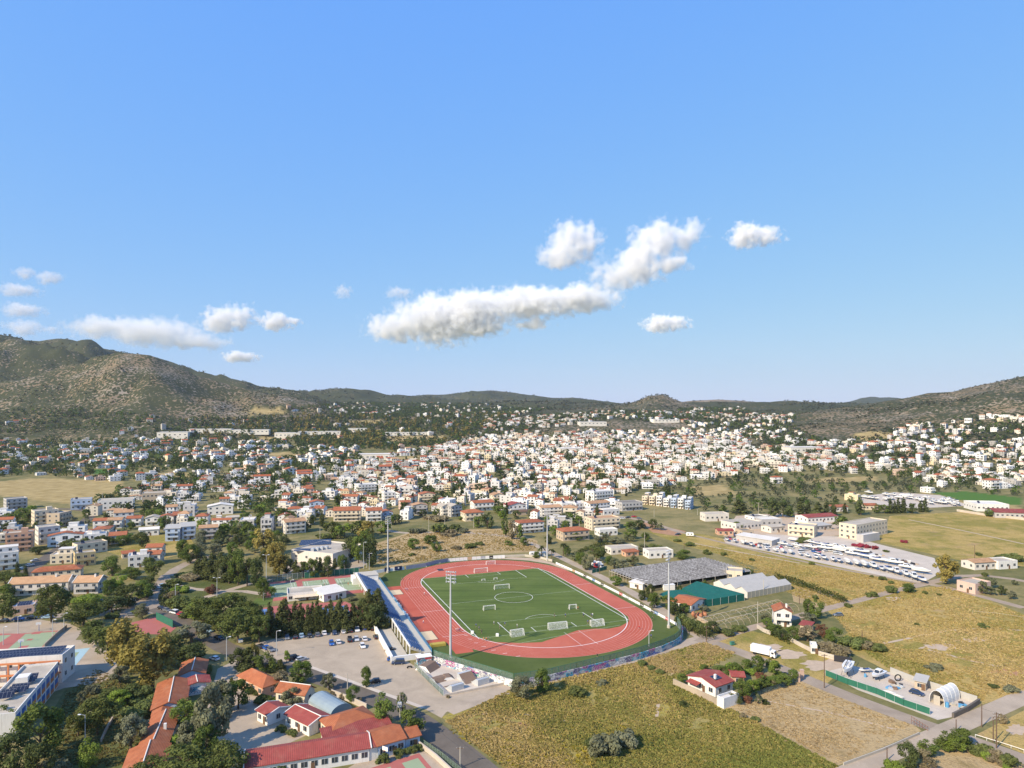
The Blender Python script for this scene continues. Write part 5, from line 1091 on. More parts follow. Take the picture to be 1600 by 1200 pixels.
for x in (-3,3):
    for y in (-1.3,1.3): q = MB(); q.tube((x,y*1.2,0),(x,y*.8,2.0),.07,n=4); q.build('stand_leg', M['dark'], sb)
YC = ['white','white','white','silver','grey','blue','dark blue','red','white','silver']
for i in range(44):
    x = rnd.uniform(1140,1330); y = 838+(x-1140)*.14+rnd.uniform(-2,10); c = rnd.choice(YC); van = rnd.random() < .35
    dup(van0 if van else car0, G(x,y), rnd.choice((-1.0,-1.7,.6))+rnd.uniform(-.3,.3), '%s %s among the stored boats' % (c, 'tall car' if van else 'car'), 'vehicles in the boat storage yard', color=(*CARC[c],1))
for o in (car0, van0):
    for ch in list(o.children_recursive): bpy.data.objects.remove(ch)
TAGGED[:] = [q for q in TAGGED if q[0] not in (car0, van0)]; bpy.data.objects.remove(car0); bpy.data.objects.remove(van0)
for i in range(24):
    x = rnd.uniform(1335,1440); y = 860+(x-1335)*.24+rnd.uniform(-3,5); q = MB(); a, b, c = rnd.uniform(.5,1.6), rnd.uniform(.4,1.1), rnd.uniform(.4,1.2); q.box(-a,a,-b,b,0,c); q.tube((-a,0,c),(a*1.4,.2,c+.2),.1); q.box(-a*.6,a*.9,-b*1.4,-b,0,c*.5); o = q.build('gear_heap', rnd.choice((M['dark'],M['wood'],M['steel'],M['pale']))); o.location = G(x,y); o.rotation_euler.z = rnd.uniform(0,3); tag(o, 'dark heap of gear on the bare storage yard', 'gear heap', 'gear heaps')
# boat yard clutter
a, rz, W2, L2 = quad_frame((1452,1097),(1476,1105),(1502,1093)); t_ = thing('tunnel_tent','white arched tunnel tent in the boat yard','tent',a,rz)
q = MB(); n = 12
A = [(W2/2-W2/2*math.cos(math.pi*i/n), 4.3*math.sin(math.pi*i/n)**.8) for i in range(n+1)]
q.add([(a,0,b) for a,b in A]+[(a,L2,b) for a,b in A], [(i,i+1,n+2+i,n+1+i) for i in range(n)]+[tuple(range(2*n+1,n,-1))]); o = q.build('canvas', plain('white_canvas',(.64,.63,.60),.6,.03,.5), t_); 
for k in range(5):
    q = MB()
    for i in range(n): q.tube((A[i][0],k*L2/4,A[i][1]+.03),(A[i+1][0],k*L2/4,A[i+1][1]+.03),.07,n=4)
    q.build('hoop', M['white'], t_)
q = MB(); q.box(1.3,W2-1.3,-.05,.05,0,2.8); q.build('door_panel', M['slab'], t_)
dbm = [M['wood'], M['conc'], M['steel'], M['rail'], M['dark']]
for i in range(16):
    x, y = ((1391+i*1.9+rnd.uniform(-2,2), 1072+rnd.uniform(-5,6)) if i < 10 else (1490+rnd.uniform(-12,25), 1104+rnd.uniform(-5,6))); q = MB(); a, b, c = rnd.uniform(.3,1.3), rnd.uniform(.3,.8), rnd.uniform(.3,.9); q.box(-a,a,-b,b,0,c); q.box(-a*.8,a*.5,-b*1.2,-b,0,c*.6); q.tube((-a,0,c),(a*1.3,.1,c+.2),.08)
    o = q.build('scrap_pile', rnd.choice(dbm)); o.location = G(x,y); o.rotation_euler.z = rnd.uniform(0,3); tag(o, 'heap of boat yard scrap and timber ' + ('between cruiser and wooden shed' if i < 10 else 'behind the white tunnel tent'), 'scrap', 'scrap heaps in the boat yard')
q = MB()
for i in range(14): a0, a1 = i*math.pi/7, (i+1)*math.pi/7; q.tube((1.0*math.cos(a0),0,1.1+1.0*math.sin(a0)),(1.0*math.cos(a1),0,1.1+1.0*math.sin(a1)),.2,n=6)
o = q.build('big_tyre', M['tyre']); o.location = G(1403,1064); tag(o, 'large black tyre standing upright in the boat yard scrap', 'tyre')
q = MB(); q.tube((0,0,0),(0,0,1.1),.4,n=10); q.tube((0,0,1.1),(0,0,1.15),.35,n=10); o = q.build('blue_drum', M['rail']); o.location = G(1352,1058); tag(o, 'blue drum in front of the small open boat', 'drum')
q = MB(); q.tube((0,0,0),(0,0,1.4),.5,n=10); q.tube((0,0,1.4),(0,0,1.5),.4,n=10); o = q.build('blue_drum', M['rail']); o.location = G(1480,1105); tag(o, 'blue drum beside the white tunnel tent', 'drum')
# ---------------------------------------------------------------- utility poles and wires
M['polewood'] = plain('pole_wood', (.13,.085,.06), .9, .2, 2)
def upole(px, py, top, label, arms=1, metal=False, wires=()):
    b = G(px,py); h = (py-top)*b.y/CF; t_ = thing('utility_pole', label, 'utility pole', b, 0, 'utility poles'); q = MB(); q.tube((0,0,0),(0,0,h),.17,.11,7); q.build('pole', M['conc'] if metal else M['polewood'], t_)
    for k in range(arms):
        q = MB(); q.box(-1.0,1.0,-.06,.06,h-.5-.8*k,h-.36-.8*k); q.build('crossarm', M['polewood'], t_)
        for x in (-.85,0,.85): q = MB(); q.tube((x,0,h-.36-.8*k),(x,0,h-.1-.8*k),.06,.04,5); q.build('insulator', M['steel'], t_)
    return b + Vector((0,0,h-.15))
W1 = [upole(1104,1003,978,'wooden utility pole at the lane junction below the hoop frames'), upole(1288,1075,1022,'wooden utility pole at the lane beside the boat yard gate'), upole(1557,1169,1113,'tall double armed utility pole near the right edge',3), upole(1800,1285,1215,'utility pole outside the right edge')]
upole(1552,1160,1120,'second pole of the pair near the right edge',0); upole(1534,1136,1100,'thin pole at the corner of the upper right lane',0); upole(1494,1142,1124,'thin pole at the lane crossing behind the green bushes',0); upole(1386,1188,1168,'short thin pole at the edge of the straw field',0); upole(1249,944,930,'dark pole behind the two round trees',1); upole(1184,974,940,'pale pole rising among the hoop frames',0,True); upole(1193,930,905,'white pole in front of the polytunnels',0,True); upole(1007,868,832,'pale pole in the field behind the low house',0,True); upole(1069,859,848,'wooden pole in the field right of the low house',1); upole(937,897,873,'wooden pole with a crossarm beside the lorries',1); upole(1347,1000,985,'thin pole in the right field',0); upole(1523,876,851,'thin pole at the edge of the big right field',0)
V1 = [upole(719,1200,1167,'concrete pole on the verge of the asphalt road',1,True), upole(625,1128,1084,'pale utility pole carrying a transformer beside the school trees',2,True), upole(543,1078,1052,'pale pole at the road behind the small street trees',0,True)]
q = MB(); q.box(-.6,.6,-.4,.4,0,1.3); q.tube((-.3,0,1.3),(-.3,0,1.6),.08); q.tube((.3,0,1.3),(.3,0,1.6),.08); o = q.build('transformer', M['steel']); o.location = G(625,1128)+Vector((0,-.55,4.6)); tag(o, 'grey transformer box hanging on the pale utility pole', 'transformer')
def wire(a, b, label, sag=.6):
    q = MB(); n = 10; P = [a.lerp(b,i/n)-Vector((0,0,4*sag*(i/n)*(1-i/n)))-a for i in range(n+1)]
    for c, d in zip(P, P[1:]): q.tube(c, d, .025, n=3, cap=False)
    o = q.build('power_line', M['dark']); o.location = a; tag(o, label, 'power line')
for i in range(3): wire(W1[i], W1[i+1], ('sagging power line along the lane from the junction pole to the boat yard pole','sagging power line along the lane from boat yard pole to double armed pole','power line running out of the right edge')[i])
wire(V1[0], V1[1], 'thin power line over the asphalt road by the school')
for i,(x,y,tp) in enumerate(((900,812,795),(955,812,800),(500,845,822),(277,872,855),(160,795,770),(670,830,805),(695,822,805),(740,825,810),(430,832,812),(905,830,812),(1022,808,795),(1185,803,785),(1090,805,795),(612,830,815),(470,815,800))): upole(x,y,tp,'pale pole rising between the houses of the town',1,True)
# ---------------------------------------------------------------- greenhouses
t = NT('weathered_plastic'); p = t.n('ShaderNodeTexCoord').outputs['Object']; m_ = t.n('ShaderNodeMapping', i_Vector=p, i_Scale=(.16,.9,1)); f_ = t.noise(m_, 1.0, 6, .75); M['plastic'] = t.out(t.ramp(f_, [(0,(.04,.038,.035)),(.40,(.14,.13,.12)),(.54,(.28,.265,.245)),(.68,(.44,.425,.40)),(1,(.58,.565,.54))]), .95, spec=.05)
a, rz, w_, d_ = quad_frame((952,900),(1017,925),(1145,893)); t_ = thing('ribbed_greenhouse','wide grey greenhouse with many narrow ribbed roofs','greenhouse',a,rz)
nb = 14; q = MB()
for k in range(nb):
    x0, x1 = w_*k/nb, w_*(k+1)/nb; xm = (x0+x1)/2; v = [(x0,0,3.0),(xm,0,3.8),(x1,0,3.0),(x0,d_,3.0),(xm,d_,3.8),(x1,d_,3.0)]; q.add(v, [(0,1,4,3),(1,2,5,4)])
q.build('roof', M['plastic'], t_)
for k in range(nb+1): q = MB(); q.tube((w_*k/nb,0,0),(w_*k/nb,0,3),.10,n=4); q.build('post', M['conc'], t_)
for k in range(1,9):
    for x in (0,w_): q = MB(); q.tube((x,d_*k/8,0),(x,d_*k/8,3),.10,n=4); q.build('post', M['conc'], t_)
q = MB(); q.box(0,w_,-.1,.1,2.8,3.0); q.box(-.1,.1,0,d_,2.8,3.0); q.build('gutter', M['conc'], t_); q = MB(); q.box(.2,w_-.2,.6,d_-.3,.0,1.0); q.build('crop_beds', plain('dry_crop',(.20,.17,.09),.9,.4,.5), t_)
a, rz, w_, d_ = quad_frame((1168,935),(1236,922),(1117,918)); t_ = thing('polytunnel','triple span grey polytunnel with cream end walls','greenhouse',a,rz)
n3 = 3
for k in range(n3):
    y0, y1 = d_*k/n3, d_*(k+1)/n3; ym = (y0+y1)/2; q = MB(); v = [(-.3,y0,3.0),(-.3,ym,4.9),(-.3,y1,3.0),(w_+.3,y0,3.0),(w_+.3,ym,4.9),(w_+.3,y1,3.0)]; q.add(v, [(0,3,4,1),(1,4,5,2)]); q.build('roof', M['sheet'], t_)
    q = MB()
    for x in (0,w_): q.add([(x,y0,0),(x,y1,0),(x,y1,3),(x,ym,4.8),(x,y0,3)], [(0,1,2,3,4)])
    q.build('end_wall', M['cover'], t_)
q = MB(); q.box(0,w_,0,.1,0,3.0); q.build('side_wall', plain('fluted_plastic',(.36,.33,.26),.7,.15,1), t_)
for i in range(12): q = MB(); q.box(w_*i/11-.06,w_*i/11+.06,-.08,0,0,3.0); q.build('post', M['conc'], t_)
t_ = thing('shade_net','dark green shade net stretched over a nursery','shade net',G(1101,946))
o0 = G(1101,946); pts = [G(1100,938,3.2),G(1163,928,3.2),G(1089,908,3.2),G(1066,919,3.2)]; n = 10; V = []; F = []
for i in range(n+1):
    for j in range(n+1):
        u, v_ = i/n, j/n; p = (pts[0]*(1-u)+pts[1]*u)*(1-v_)+(pts[3]*(1-u)+pts[2]*u)*v_; p = p-o0; p.z += .5*math.sin(u*math.pi*5)*math.sin(v_*math.pi*4)*.5; V.append(p)
F = [(i*(n+1)+j,(i+1)*(n+1)+j,(i+1)*(n+1)+j+1,i*(n+1)+j+1) for i in range(n) for j in range(n)]
q = MB(); q.add(V, F); M['shade'] = plain('shade_netting', (.008,.11,.085), .85, .3, .35); q.build('net_roof', M['shade'], t_, True)
q = MB(); q.wall([pts[3]-o0,pts[0]-o0,pts[1]-o0], .06, 0, 3.2); q.build('net_side', M['shade'], t_)
for i in range(6): q = MB(); c = pts[0].lerp(pts[1],i/5)-o0; q.tube((c.x,c.y-.1,0),(c.x,c.y-.1,3.3),.07,n=4); q.build('post', M['steel'], t_)
q = MB(); b0 = [G(1030,928,2.4),G(1045,936,2.4),G(1098,937,2.4),G(1066,921,2.4),G(1045,922,2.4)]; c0 = G(1045,940); q.prism([p-c0 for p in b0], 2.2, 2.3); o = q.build('shade_net', M['shade']); o.location = c0; tag(o, 'lower torn green net left of the big shade net', 'shade net')
q = MB(); q.box(-3,3,-1.5,1.5,0,2.6); q.box(-3.1,3.1,-1.6,1.6,2.6,2.75); o = q.build('white_container', M['white']); o.location = G(1044,921); o.rotation_euler.z = .2; tag(o, 'white container behind the torn green net', 'container')
q = MB(); q.box(-1,1,-1,1,0,2); q.box(-1.1,1.1,-1.1,1.1,2,2.1); o = q.build('water_tank', M['sheet']); o.location = G(1061,915); tag(o, 'grey square water tank beside the white container', 'tank')
a, rz, w_, d_ = quad_frame((1126,986),(1248,955),(1092,970)); t_ = thing('hoop_frame','bare rusty white hoop frames of an abandoned greenhouse','greenhouse',a,rz)
for row in range(2):
    y0 = d_*row/2
    for k in range(15):
        if (k*7+row*3) % 11 == 5: continue
        q = MB(); x = w_*k/14+rnd.uniform(-.3,.3); n = 9; D_ = d_/2*.95; ln = rnd.uniform(-.6,.6)
        for i in range(n): a0, a1 = math.pi*i/n, math.pi*(i+1)/n; q.tube((x+ln*math.sin(a0),y0+D_/2-D_/2*math.cos(a0),2.6*math.sin(a0)),(x+ln*math.sin(a1),y0+D_/2-D_/2*math.cos(a1),2.6*math.sin(a1)),.06,n=4)
        q.build('hoop', M['pale'] if k % 3 else M['conc'], t_)
    for yy, zz in ((.25,1.9),(.5,2.6),(.75,1.9)): q = MB(); q.tube((0,y0+d_/2*yy,zz),(w_,y0+d_/2*yy,zz),.05,n=4); q.build('purlin', M['conc'], t_)
wall('ruined_wall','crumbling pale wall at the near end of the hoop frames',[(1090,968),(1108,978),(1127,988)],.4,1.6,M['pale'])
M['pot'] = plain('terracotta_pot', (.40,.17,.09), .85, .2, 2)
for i,(x,y) in enumerate(((1083,963),(1087,966),(1091,964),(1095,966),(1099,962),(1102,964))):
    q = MB(); P = [(.35,0),(.75,.6),(.85,1.3),(.5,1.9),(.55,2.1)]; n = 10
    v = [(r*math.cos(2*math.pi*k/n), r*math.sin(2*math.pi*k/n), z) for r,z in P for k in range(n)]; q.add(v, [(r*n+k,r*n+(k+1)%n,(r+1)*n+(k+1)%n,(r+1)*n+k) for r in range(4) for k in range(n)]); o = q.build('clay_jar', M['pot']); o.location = G(x,y); tag(o, 'large terracotta jar beside the hoop frames', 'jar', 'terracotta jars')
# ---------------------------------------------------------------- people
def person_mesh(pose, shirt, shorts):
    J = {}; E_ = []
    def j(n, p, r, par=None):
        J[n] = (len(J), Vector(p), r)
        if par: E_.append((J[par][0], J[n][0]))
    k = 1 if pose == 'run' else 0
    j('pelvis',(0,0,.95),.14); j('waist',(0,0,1.08),.13,'pelvis'); j('chest',(.03*k,0,1.32),.16,'waist'); j('neck',(.05*k,0,1.48),.06,'chest'); j('chin',(.07*k+.02,0,1.55),.075,'neck'); j('head',(.07*k,0,1.66),.10,'chin'); j('nose',(.12+.07*k,0,1.62),.02,'chin')
    for sg, nm in ((1,'l'),(-1,'r')):
        f_ = sg*.28*k
        j('hip'+nm,(0,sg*.09,.90),.10,'pelvis'); j('knee'+nm,(f_*.8+.05*k,sg*.11,.50+.05*k),.065,'hip'+nm); j('ankle'+nm,(f_*1.1-.22*k*(sg<0),sg*.11,.09+.20*k*(sg<0)),.045,'knee'+nm); j('toe'+nm,(f_*1.1-.22*k*(sg<0)+.17,sg*.12,.04+.12*k*(sg<0)),.04,'ankle'+nm)
        j('sh'+nm,(.02*k,sg*.19,1.40),.065,'chest'); j('el'+nm,(-f_*.5,sg*.27,1.13),.045,'sh'+nm); j('wr'+nm,(-f_*.5+.16+.08*k,sg*.26,.93+.18*k),.033,'el'+nm); j('palm'+nm,(-f_*.5+.19+.12*k,sg*.26,.87+.2*k),.036,'wr'+nm)
        for q in range(4): j('f%d'%q+nm,(-f_*.5+.22+.16*k,sg*.26+(q-1.5)*.02,.79+.01*abs(q-1.5)+.22*k),.010,'palm'+nm)
        j('th'+nm,(-f_*.5+.25+.12*k,sg*.22,.86+.2*k),.011,'wr'+nm)
    me = bpy.data.meshes.new('p'); me.from_pydata([v[1] for v in J.values()], E_, []); ob = bpy.data.objects.new('p', me); COL.objects.link(ob)
    md = ob.modifiers.new('s','SKIN'); ob.modifiers.new('u','SUBSURF').levels = 1
    for i, (n, p, r) in enumerate(J.values()): sv = me.skin_vertices[0].data[i]; sv.radius = (r,r); sv.use_root = i == 0
    dg = bpy.context.evaluated_depsgraph_get(); ev = ob.evaluated_get(dg); m2 = bpy.data.meshes.new_from_object(ev); bpy.data.objects.remove(ob)
    m2.name = 'person'; m2.materials.clear()
    for m in (M['skin'], shirt, shorts, M['dark']): m2.materials.append(m)
    for f in m2.polygons:
        c = f.center; f.material_index = 3 if c.z < .1 or c.z > 1.68 else 2 if .55 < c.z < 1.02 and abs(c.y) < .22 else 1 if 1.02 <= c.z < 1.47 and abs(c.y) < .26 and not (c.z < 1.12 and abs(c.y) > .2) else 0
        f.use_smooth = True
    return m2
M['skin'] = plain('skin', (.45,.27,.19), .6); KIT = {'blue':plain('blue_kit',(.03,.07,.30)),'dark':plain('dark_kit',(.03,.03,.045)),'white':plain('white_kit',(.7,.7,.68)),'orange':plain('orange_bib',(.65,.18,.03)),'red':plain('red_kit',(.5,.04,.05))}
PM = {(c, ps): person_mesh(ps, KIT[c], KIT['dark'] if c != 'white' else KIT['blue']) for c in KIT for ps in ('stand','run')}
def per(px, py, c, ps, label, rz): o = link('person', PM[c,ps], None, G(px,py,.06), rz); tag(o, label, 'person', 'people at the stadium')
Z1 = lambda x,y: (680+x/7.5, 880+y/7.5); Z7 = lambda x,y: (800+x*.1875, 850+y*.1875); Z6 = lambda x,y: (600+x/6, 850+y/6)
for (x,y), c, ps, l in [(Z1(480,752),'blue','run','footballer in blue training in the near left box'),(Z1(515,785),'blue','run','footballer in blue training in the near left box'),(Z1(545,828),'dark','stand','coach in dark clothes near the left touchline'),(Z1(688,722),'white','stand','player in a white shirt left of the near box corner'),(Z1(757,772),'blue','stand','player in blue beside the near box corner line'),(Z1(817,735),'blue','run','tall player in blue inside the near left box'),(Z1(960,756),'white','stand','goalkeeper in white behind the left near goal'),(Z1(1398,630),'dark','stand','coach in dark clothes standing on the near penalty arc'),(Z1(565,915),'orange','stand','player in an orange bib by the near left corner'),(Z1(598,917),'orange','stand','player in an orange bib by the near left corner'),(Z1(622,905),'dark','stand','person in dark clothes by the near left corner'),(Z1(245,803),'white','stand','runner in white at the left straight line'),(Z1(265,805),'white','stand','runner in white at the left straight line'),(Z1(288,806),'blue','stand','runner in blue at the left straight line'),
 (Z7(445,610),'blue','stand','player in blue on the right of the near penalty arc'),(Z7(595,608),'blue','stand','player in blue at the right corner of the near box'),(Z7(660,608),'blue','run','player in blue running beside the right box line'),(Z7(672,606),'white','run','player in white running beside the right box line'),(Z7(475,542),'blue','stand','keeper in blue left of the small right goal'),(Z7(550,550),'orange','stand','player in an orange bib right of the small right goal'),(Z7(632,665),'blue','stand','player in blue left of the right near goal'),(Z7(648,665),'orange','stand','player in orange left of the right near goal'),(Z7(1170,635),'dark','run','runner in dark kit on the right bend, farthest one'),(Z7(1060,712),'red','run','runner in red on the right bend'),(Z7(1160,785),'blue','run','runner in blue on the right bend, nearest one'),(Z7(710,948),'dark','stand','person in dark clothes outside the near bend by the fence'),(Z7(520,256),'dark','stand','person in dark clothes at the right boards'),(Z6(165,345),'red','run','athlete in red at the far left of the straight'),(Z6(178,343),'dark','run','athlete in dark kit at the far left of the straight'),(Z6(240,342),'red','stand','athlete in red on the left far straight'),(Z6(205,438),'white','stand','athlete in white opposite the farther sand pit'),(Z6(220,445),'blue','stand','athlete in blue opposite the farther sand pit'),(Z6(370,748),'white','run','athlete in white on the run up strip'),(Z6(378,480),'white','stand','athlete in white beside the inner track edge')]:
    per(x, y, c, ps, l, rnd.uniform(0,6.28))
for x,y,c,l in ((538,910,'blue','tennis player in blue on the right court'),(547,911,'blue','tennis player in blue on the right court near the net'),(544,915,'orange','tennis player in orange on the right court'),(502,910,'dark','tennis player in dark clothes on the middle court'),(507,916,'red','tennis player in red on the middle court'),(472,918,'white','tennis player in white between left and middle court')): per(x,y,c,'stand',l,rnd.uniform(0,6))
for x,y,l in ((724,1003.5-10,'white sack of balls on the left touchline'),(777,994,'pale crate standing on the near end line')):
    q = MB(); q.box(-.6,.6,-.45,.45,0,.9); q.box(-.5,.5,-.35,.35,.9,1.1); o = q.build('kit_bag', M['white']); o.location = G(x if 'sack' not in l else 738,y if 'sack' not in l else 990,.06); tag(o, l, 'kit bag')
q = MB(); q.box(-3,3,-1.2,1.2,.1,.9); q.box(-2.9,2.9,-1.1,1.1,.9,1.05); o = q.build('landing_mat', plain('ochre_mat',(.42,.32,.06),.8,.2,1)); o.location = S(-52,-51); o.rotation_euler.z = YAW; tag(o, 'ochre high jump landing mat at the grandstand corner', 'mat')
# ---------------------------------------------------------------- trees and plants
def leaf_mat(name, attr=False):
    t = NT(name)
    if attr: col = t.n('ShaderNodeAttribute', attribute_name='tint').outputs['Color']
    else:
        oi = t.n('ShaderNodeObjectInfo'); tn = t.n('ShaderNodeAttribute', attribute_name='tone').outputs['Fac']
        col = t.mix(oi.outputs['Color'], (.16,.15,.045), t.math('MULTIPLY', oi.outputs['Random'], .16))
        col = t.mix(t.mix(col, (0,0,0), .30), t.mix(col, (.34,.33,.11), .20), tn)
    d = t.n('ShaderNodeBsdfDiffuse', i_Color=col); tr = t.n('ShaderNodeBsdfTranslucent', i_Color=col); m = t.n('ShaderNodeMixShader', i_0=.36); t.t.links.new(d.outputs[0], m.inputs[1]); t.t.links.new(tr.outputs[0], m.inputs[2])
    o = t.n('ShaderNodeOutputMaterial'); t.t.links.new(m.outputs[0], o.inputs[0]); return t.mat
M['leaf'] = leaf_mat('foliage'); M['leaf_far'] = leaf_mat('far_foliage', True); M['bark'] = plain('bark', (.11,.08,.055), .95, .3, 3)
def clumps(kind, r):
    C = []
    if kind == 'pine':
        for i in range(17):
            a = r.uniform(0,6.28); q = math.sqrt(r.random()); z = .86-.30*q*q+r.uniform(-.10,.06); C.append((q*.34*math.cos(a), q*.34*math.sin(a), z, r.uniform(.10,.17), .75))
        for i in range(12): a = r.uniform(0,6.28); q = r.uniform(.14,.30); C.append((q*math.cos(a), q*math.sin(a), r.uniform(.24,.56), r.uniform(.09,.14), .9))
    elif kind == 'eucalyptus':
        for i in range(26): z = r.uniform(.22,.95); q = .30*math.sin(math.pi*min(1,(z-.05)*.95))**.7*math.sqrt(r.random()); a = r.uniform(0,6.28); C.append((q*math.cos(a), q*math.sin(a), z, r.uniform(.06,.115), 1.5))
    elif kind == 'cypress':
        for i in range(16): z = .06+.90*i/15; q = .035*(1-z*.7); a = r.uniform(0,6.28); C.append((q*math.cos(a), q*math.sin(a), z, (.105*(1-z)**.6+.022)*r.uniform(.75,1.25), 1.6))
    elif kind == 'conifer':
        for i in range(26): z = .08+.88*i/25; q = .20*(1-z)**.75*r.uniform(.4,1); a = r.uniform(0,6.28); C.append((q*math.cos(a), q*math.sin(a), z, (.125*(1-z)**.7+.028)*r.uniform(.75,1.2), 1.0))
    elif kind == 'broad':
        for i in range(20):
            a = r.uniform(0,6.28); u = r.uniform(-1,1); q = r.uniform(.55,1)*math.sqrt(1-u*u); C.append((q*.33*math.cos(a), q*.33*math.sin(a), .52+.36*u, r.uniform(.10,.16), .95))
    elif kind == 'olive':
        for i in range(18):
            a = r.uniform(0,6.28); u = r.uniform(-.9,1); q = r.uniform(.6,1)*math.sqrt(1-u*u); C.append((q*.42*math.cos(a), q*.42*math.sin(a), .55+.33*u, r.uniform(.10,.16), .9))
    else:                                # bush
        for i in range(15):
            a = r.uniform(0,6.28); q = math.sqrt(r.random())*.5; C.append((q*math.cos(a), q*math.sin(a), r.uniform(.15,.75)*(1-q*.8), r.uniform(.16,.27), .8))
    return C
def crown(kind, seed, n, s):
    r = random.Random(seed); g = np.random.default_rng(seed); C = clumps(kind, r); w = np.array([c[3]**2 for c in C]); k = g.choice(len(C), n, p=w/w.sum())
    C = np.array(C)[k]; d = g.normal(size=(n,3)); d /= np.linalg.norm(d,axis=1)[:,None]; rad = C[:,3]*g.uniform(.55,1.12,n)
    P = C[:,:3]+d*rad[:,None]*np.stack([np.ones(n),np.ones(n),C[:,4]],1); P[:,2] = np.maximum(P[:,2], .02)
    N = d+g.normal(size=(n,3))*.55+np.array([0,0,.25]); N /= np.linalg.norm(N,axis=1)[:,None]
    A = np.cross(N, g.normal(size=(n,3))); A /= np.linalg.norm(A,axis=1)[:,None]; B = np.cross(N, A); sz = s*g.uniform(.55,1.35,n)[:,None]; bx = sz*g.uniform(.5,1,n)[:,None]
    V = np.stack([P-A*sz-B*bx*.5, P-A*sz*.2-B*bx, P+A*sz, P+B*bx-A*sz*.1], 1).reshape(-1,3); F = np.arange(4*n).reshape(n,4)
    ct = np.array([r.random() for _ in range(40)])[k]
    return V, F, np.clip(ct*.65+g.uniform(0,.45,n), 0, 1)
def trunk_mb(kind, seed):
    r = random.Random(seed); q = MB()
    if kind == 'bush': q.tube((0,0,0),(.05,.02,.35),.05,.02,5); return q
    top = {'pine':.55,'eucalyptus':.7,'cypress':.5,'conifer':.8,'broad':.45,'olive':.35}[kind]; w = {'pine':.028,'eucalyptus':.026,'cypress':.016,'conifer':.02,'broad':.03,'olive':.05}[kind]
    b = Vector((r.uniform(-.03,.03), r.uniform(-.03,.03), top)); q.tube((0,0,-.02), b*.55, w, w*.75, 7); q.tube(b*.55, b, w*.75, w*.4, 7)
    if kind in ('pine','eucalyptus','broad','olive'):
        for i in range(5): a = r.uniform(0,6.28); e = r.uniform(.14,.26); q.tube(b*r.uniform(.55,.95), (e*math.cos(a), e*math.sin(a), top+r.uniform(.05,.28)), w*.45, w*.15, 5)
    return q
KINDS = ['pine','eucalyptus','cypress','conifer','broad','olive','bush']
LODS = {'near':(3000,.026), 'mid':(560,.055), 'far':(60,.12)}
_tm = {}
def tree_mesh(kind, var, lod):
    k = (kind, var, lod)
    if k not in _tm:
        n, s = LODS[lod]
        if kind == 'bush': s *= 2.1
        if kind == 'olive': s *= 1.3
        if kind == 'cypress': s *= .7
        V, F, tn = crown(kind, hash((KINDS.index(kind), var)) % 1000+3, n, s); c = np_mesh(kind+'_crown', V, F, [M['leaf']], tn); tr = trunk_mb(kind, var).mesh('trunk', [M['bark']]); _tm[k] = (c, tr)
    return _tm[k]
WID = {'pine':.92,'eucalyptus':.72,'cypress':.22,'conifer':.38,'broad':.86,'olive':1.05,'bush':1.25}
HUE = {'pine':(.048,.062,.018),'eucalyptus':(.145,.115,.032),'cypress':(.030,.040,.016),'conifer':(.036,.044,.018),'broad':(.055,.082,.018),'olive':(.085,.095,.055),'bush':(.062,.078,.026),
       'bright':(.095,.135,.022),'dark':(.032,.045,.017),'grey':(.095,.098,.065),'dry':(.13,.105,.07),'red':(.10,.035,.03),'magenta':(.20,.015,.05)}
TN = {'pine':'pine_tree','eucalyptus':'eucalyptus_tree','cypress':'cypress_tree','conifer':'cypress_tree','broad':'leafy_tree','olive':'olive_tree','bush':'bush'}
TW = {'pine':'dark green pine','eucalyptus':'yellow olive eucalyptus','cypress':'slim dark cypress','conifer':'dark conical cypress','broad':'round green leafy tree','olive':'grey green olive tree','bush':'green bush'}
HW = {'bright':'bright green','dark':'very dark green','grey':'grey green','dry':'brownish dry','red':'dark red','magenta':'magenta flowering'}
TG = {'pine':'pine trees','eucalyptus':'eucalyptus trees','cypress':'cypress trees','conifer':'cypress trees','broad':'leafy trees','olive':'olive trees','bush':'bushes'}
ntree = 0
def tree(kind, px, py, top, wpx, hue=None, label=None, base=None):
    global ntree; ntree += 1
    b = base or (G(px, py) if py > 760 else GT(px, py)); m = b.y/CF; h = (py-top)*m; w = wpx*1.14*m/WID[kind]; lod = 'near' if b.y < 470 else 'mid' if b.y < 1300 else 'far'
    c, tr = tree_mesh(kind, ntree % 4, lod)
    hw = HW.get(hue); big = 'tall' if h > 12 else 'small' if h < 4.5 else 'medium'
    nm = TW[kind]
    if hw: nm = hw+' '+{'pine':'pine','eucalyptus':'eucalyptus','cypress':'cypress','conifer':'cypress','broad':'leafy tree','olive':'tree','bush':'bush'}[kind]
    t_ = thing(TN[kind], label or (big+' '+nm), 'bush' if kind == 'bush' else 'tree', b, rnd.uniform(0,6.28), TG[kind]); t_.scale = (w,w,h)
    o = link('foliage' if kind == 'bush' else 'crown', c, t_); hc = HUE[hue or kind]; k = rnd.uniform(2.0,3.1); o.color = (hc[0]*k,hc[1]*k,hc[2]*k,1)
    link('stem' if kind == 'bush' else 'trunk', tr, t_); return t_
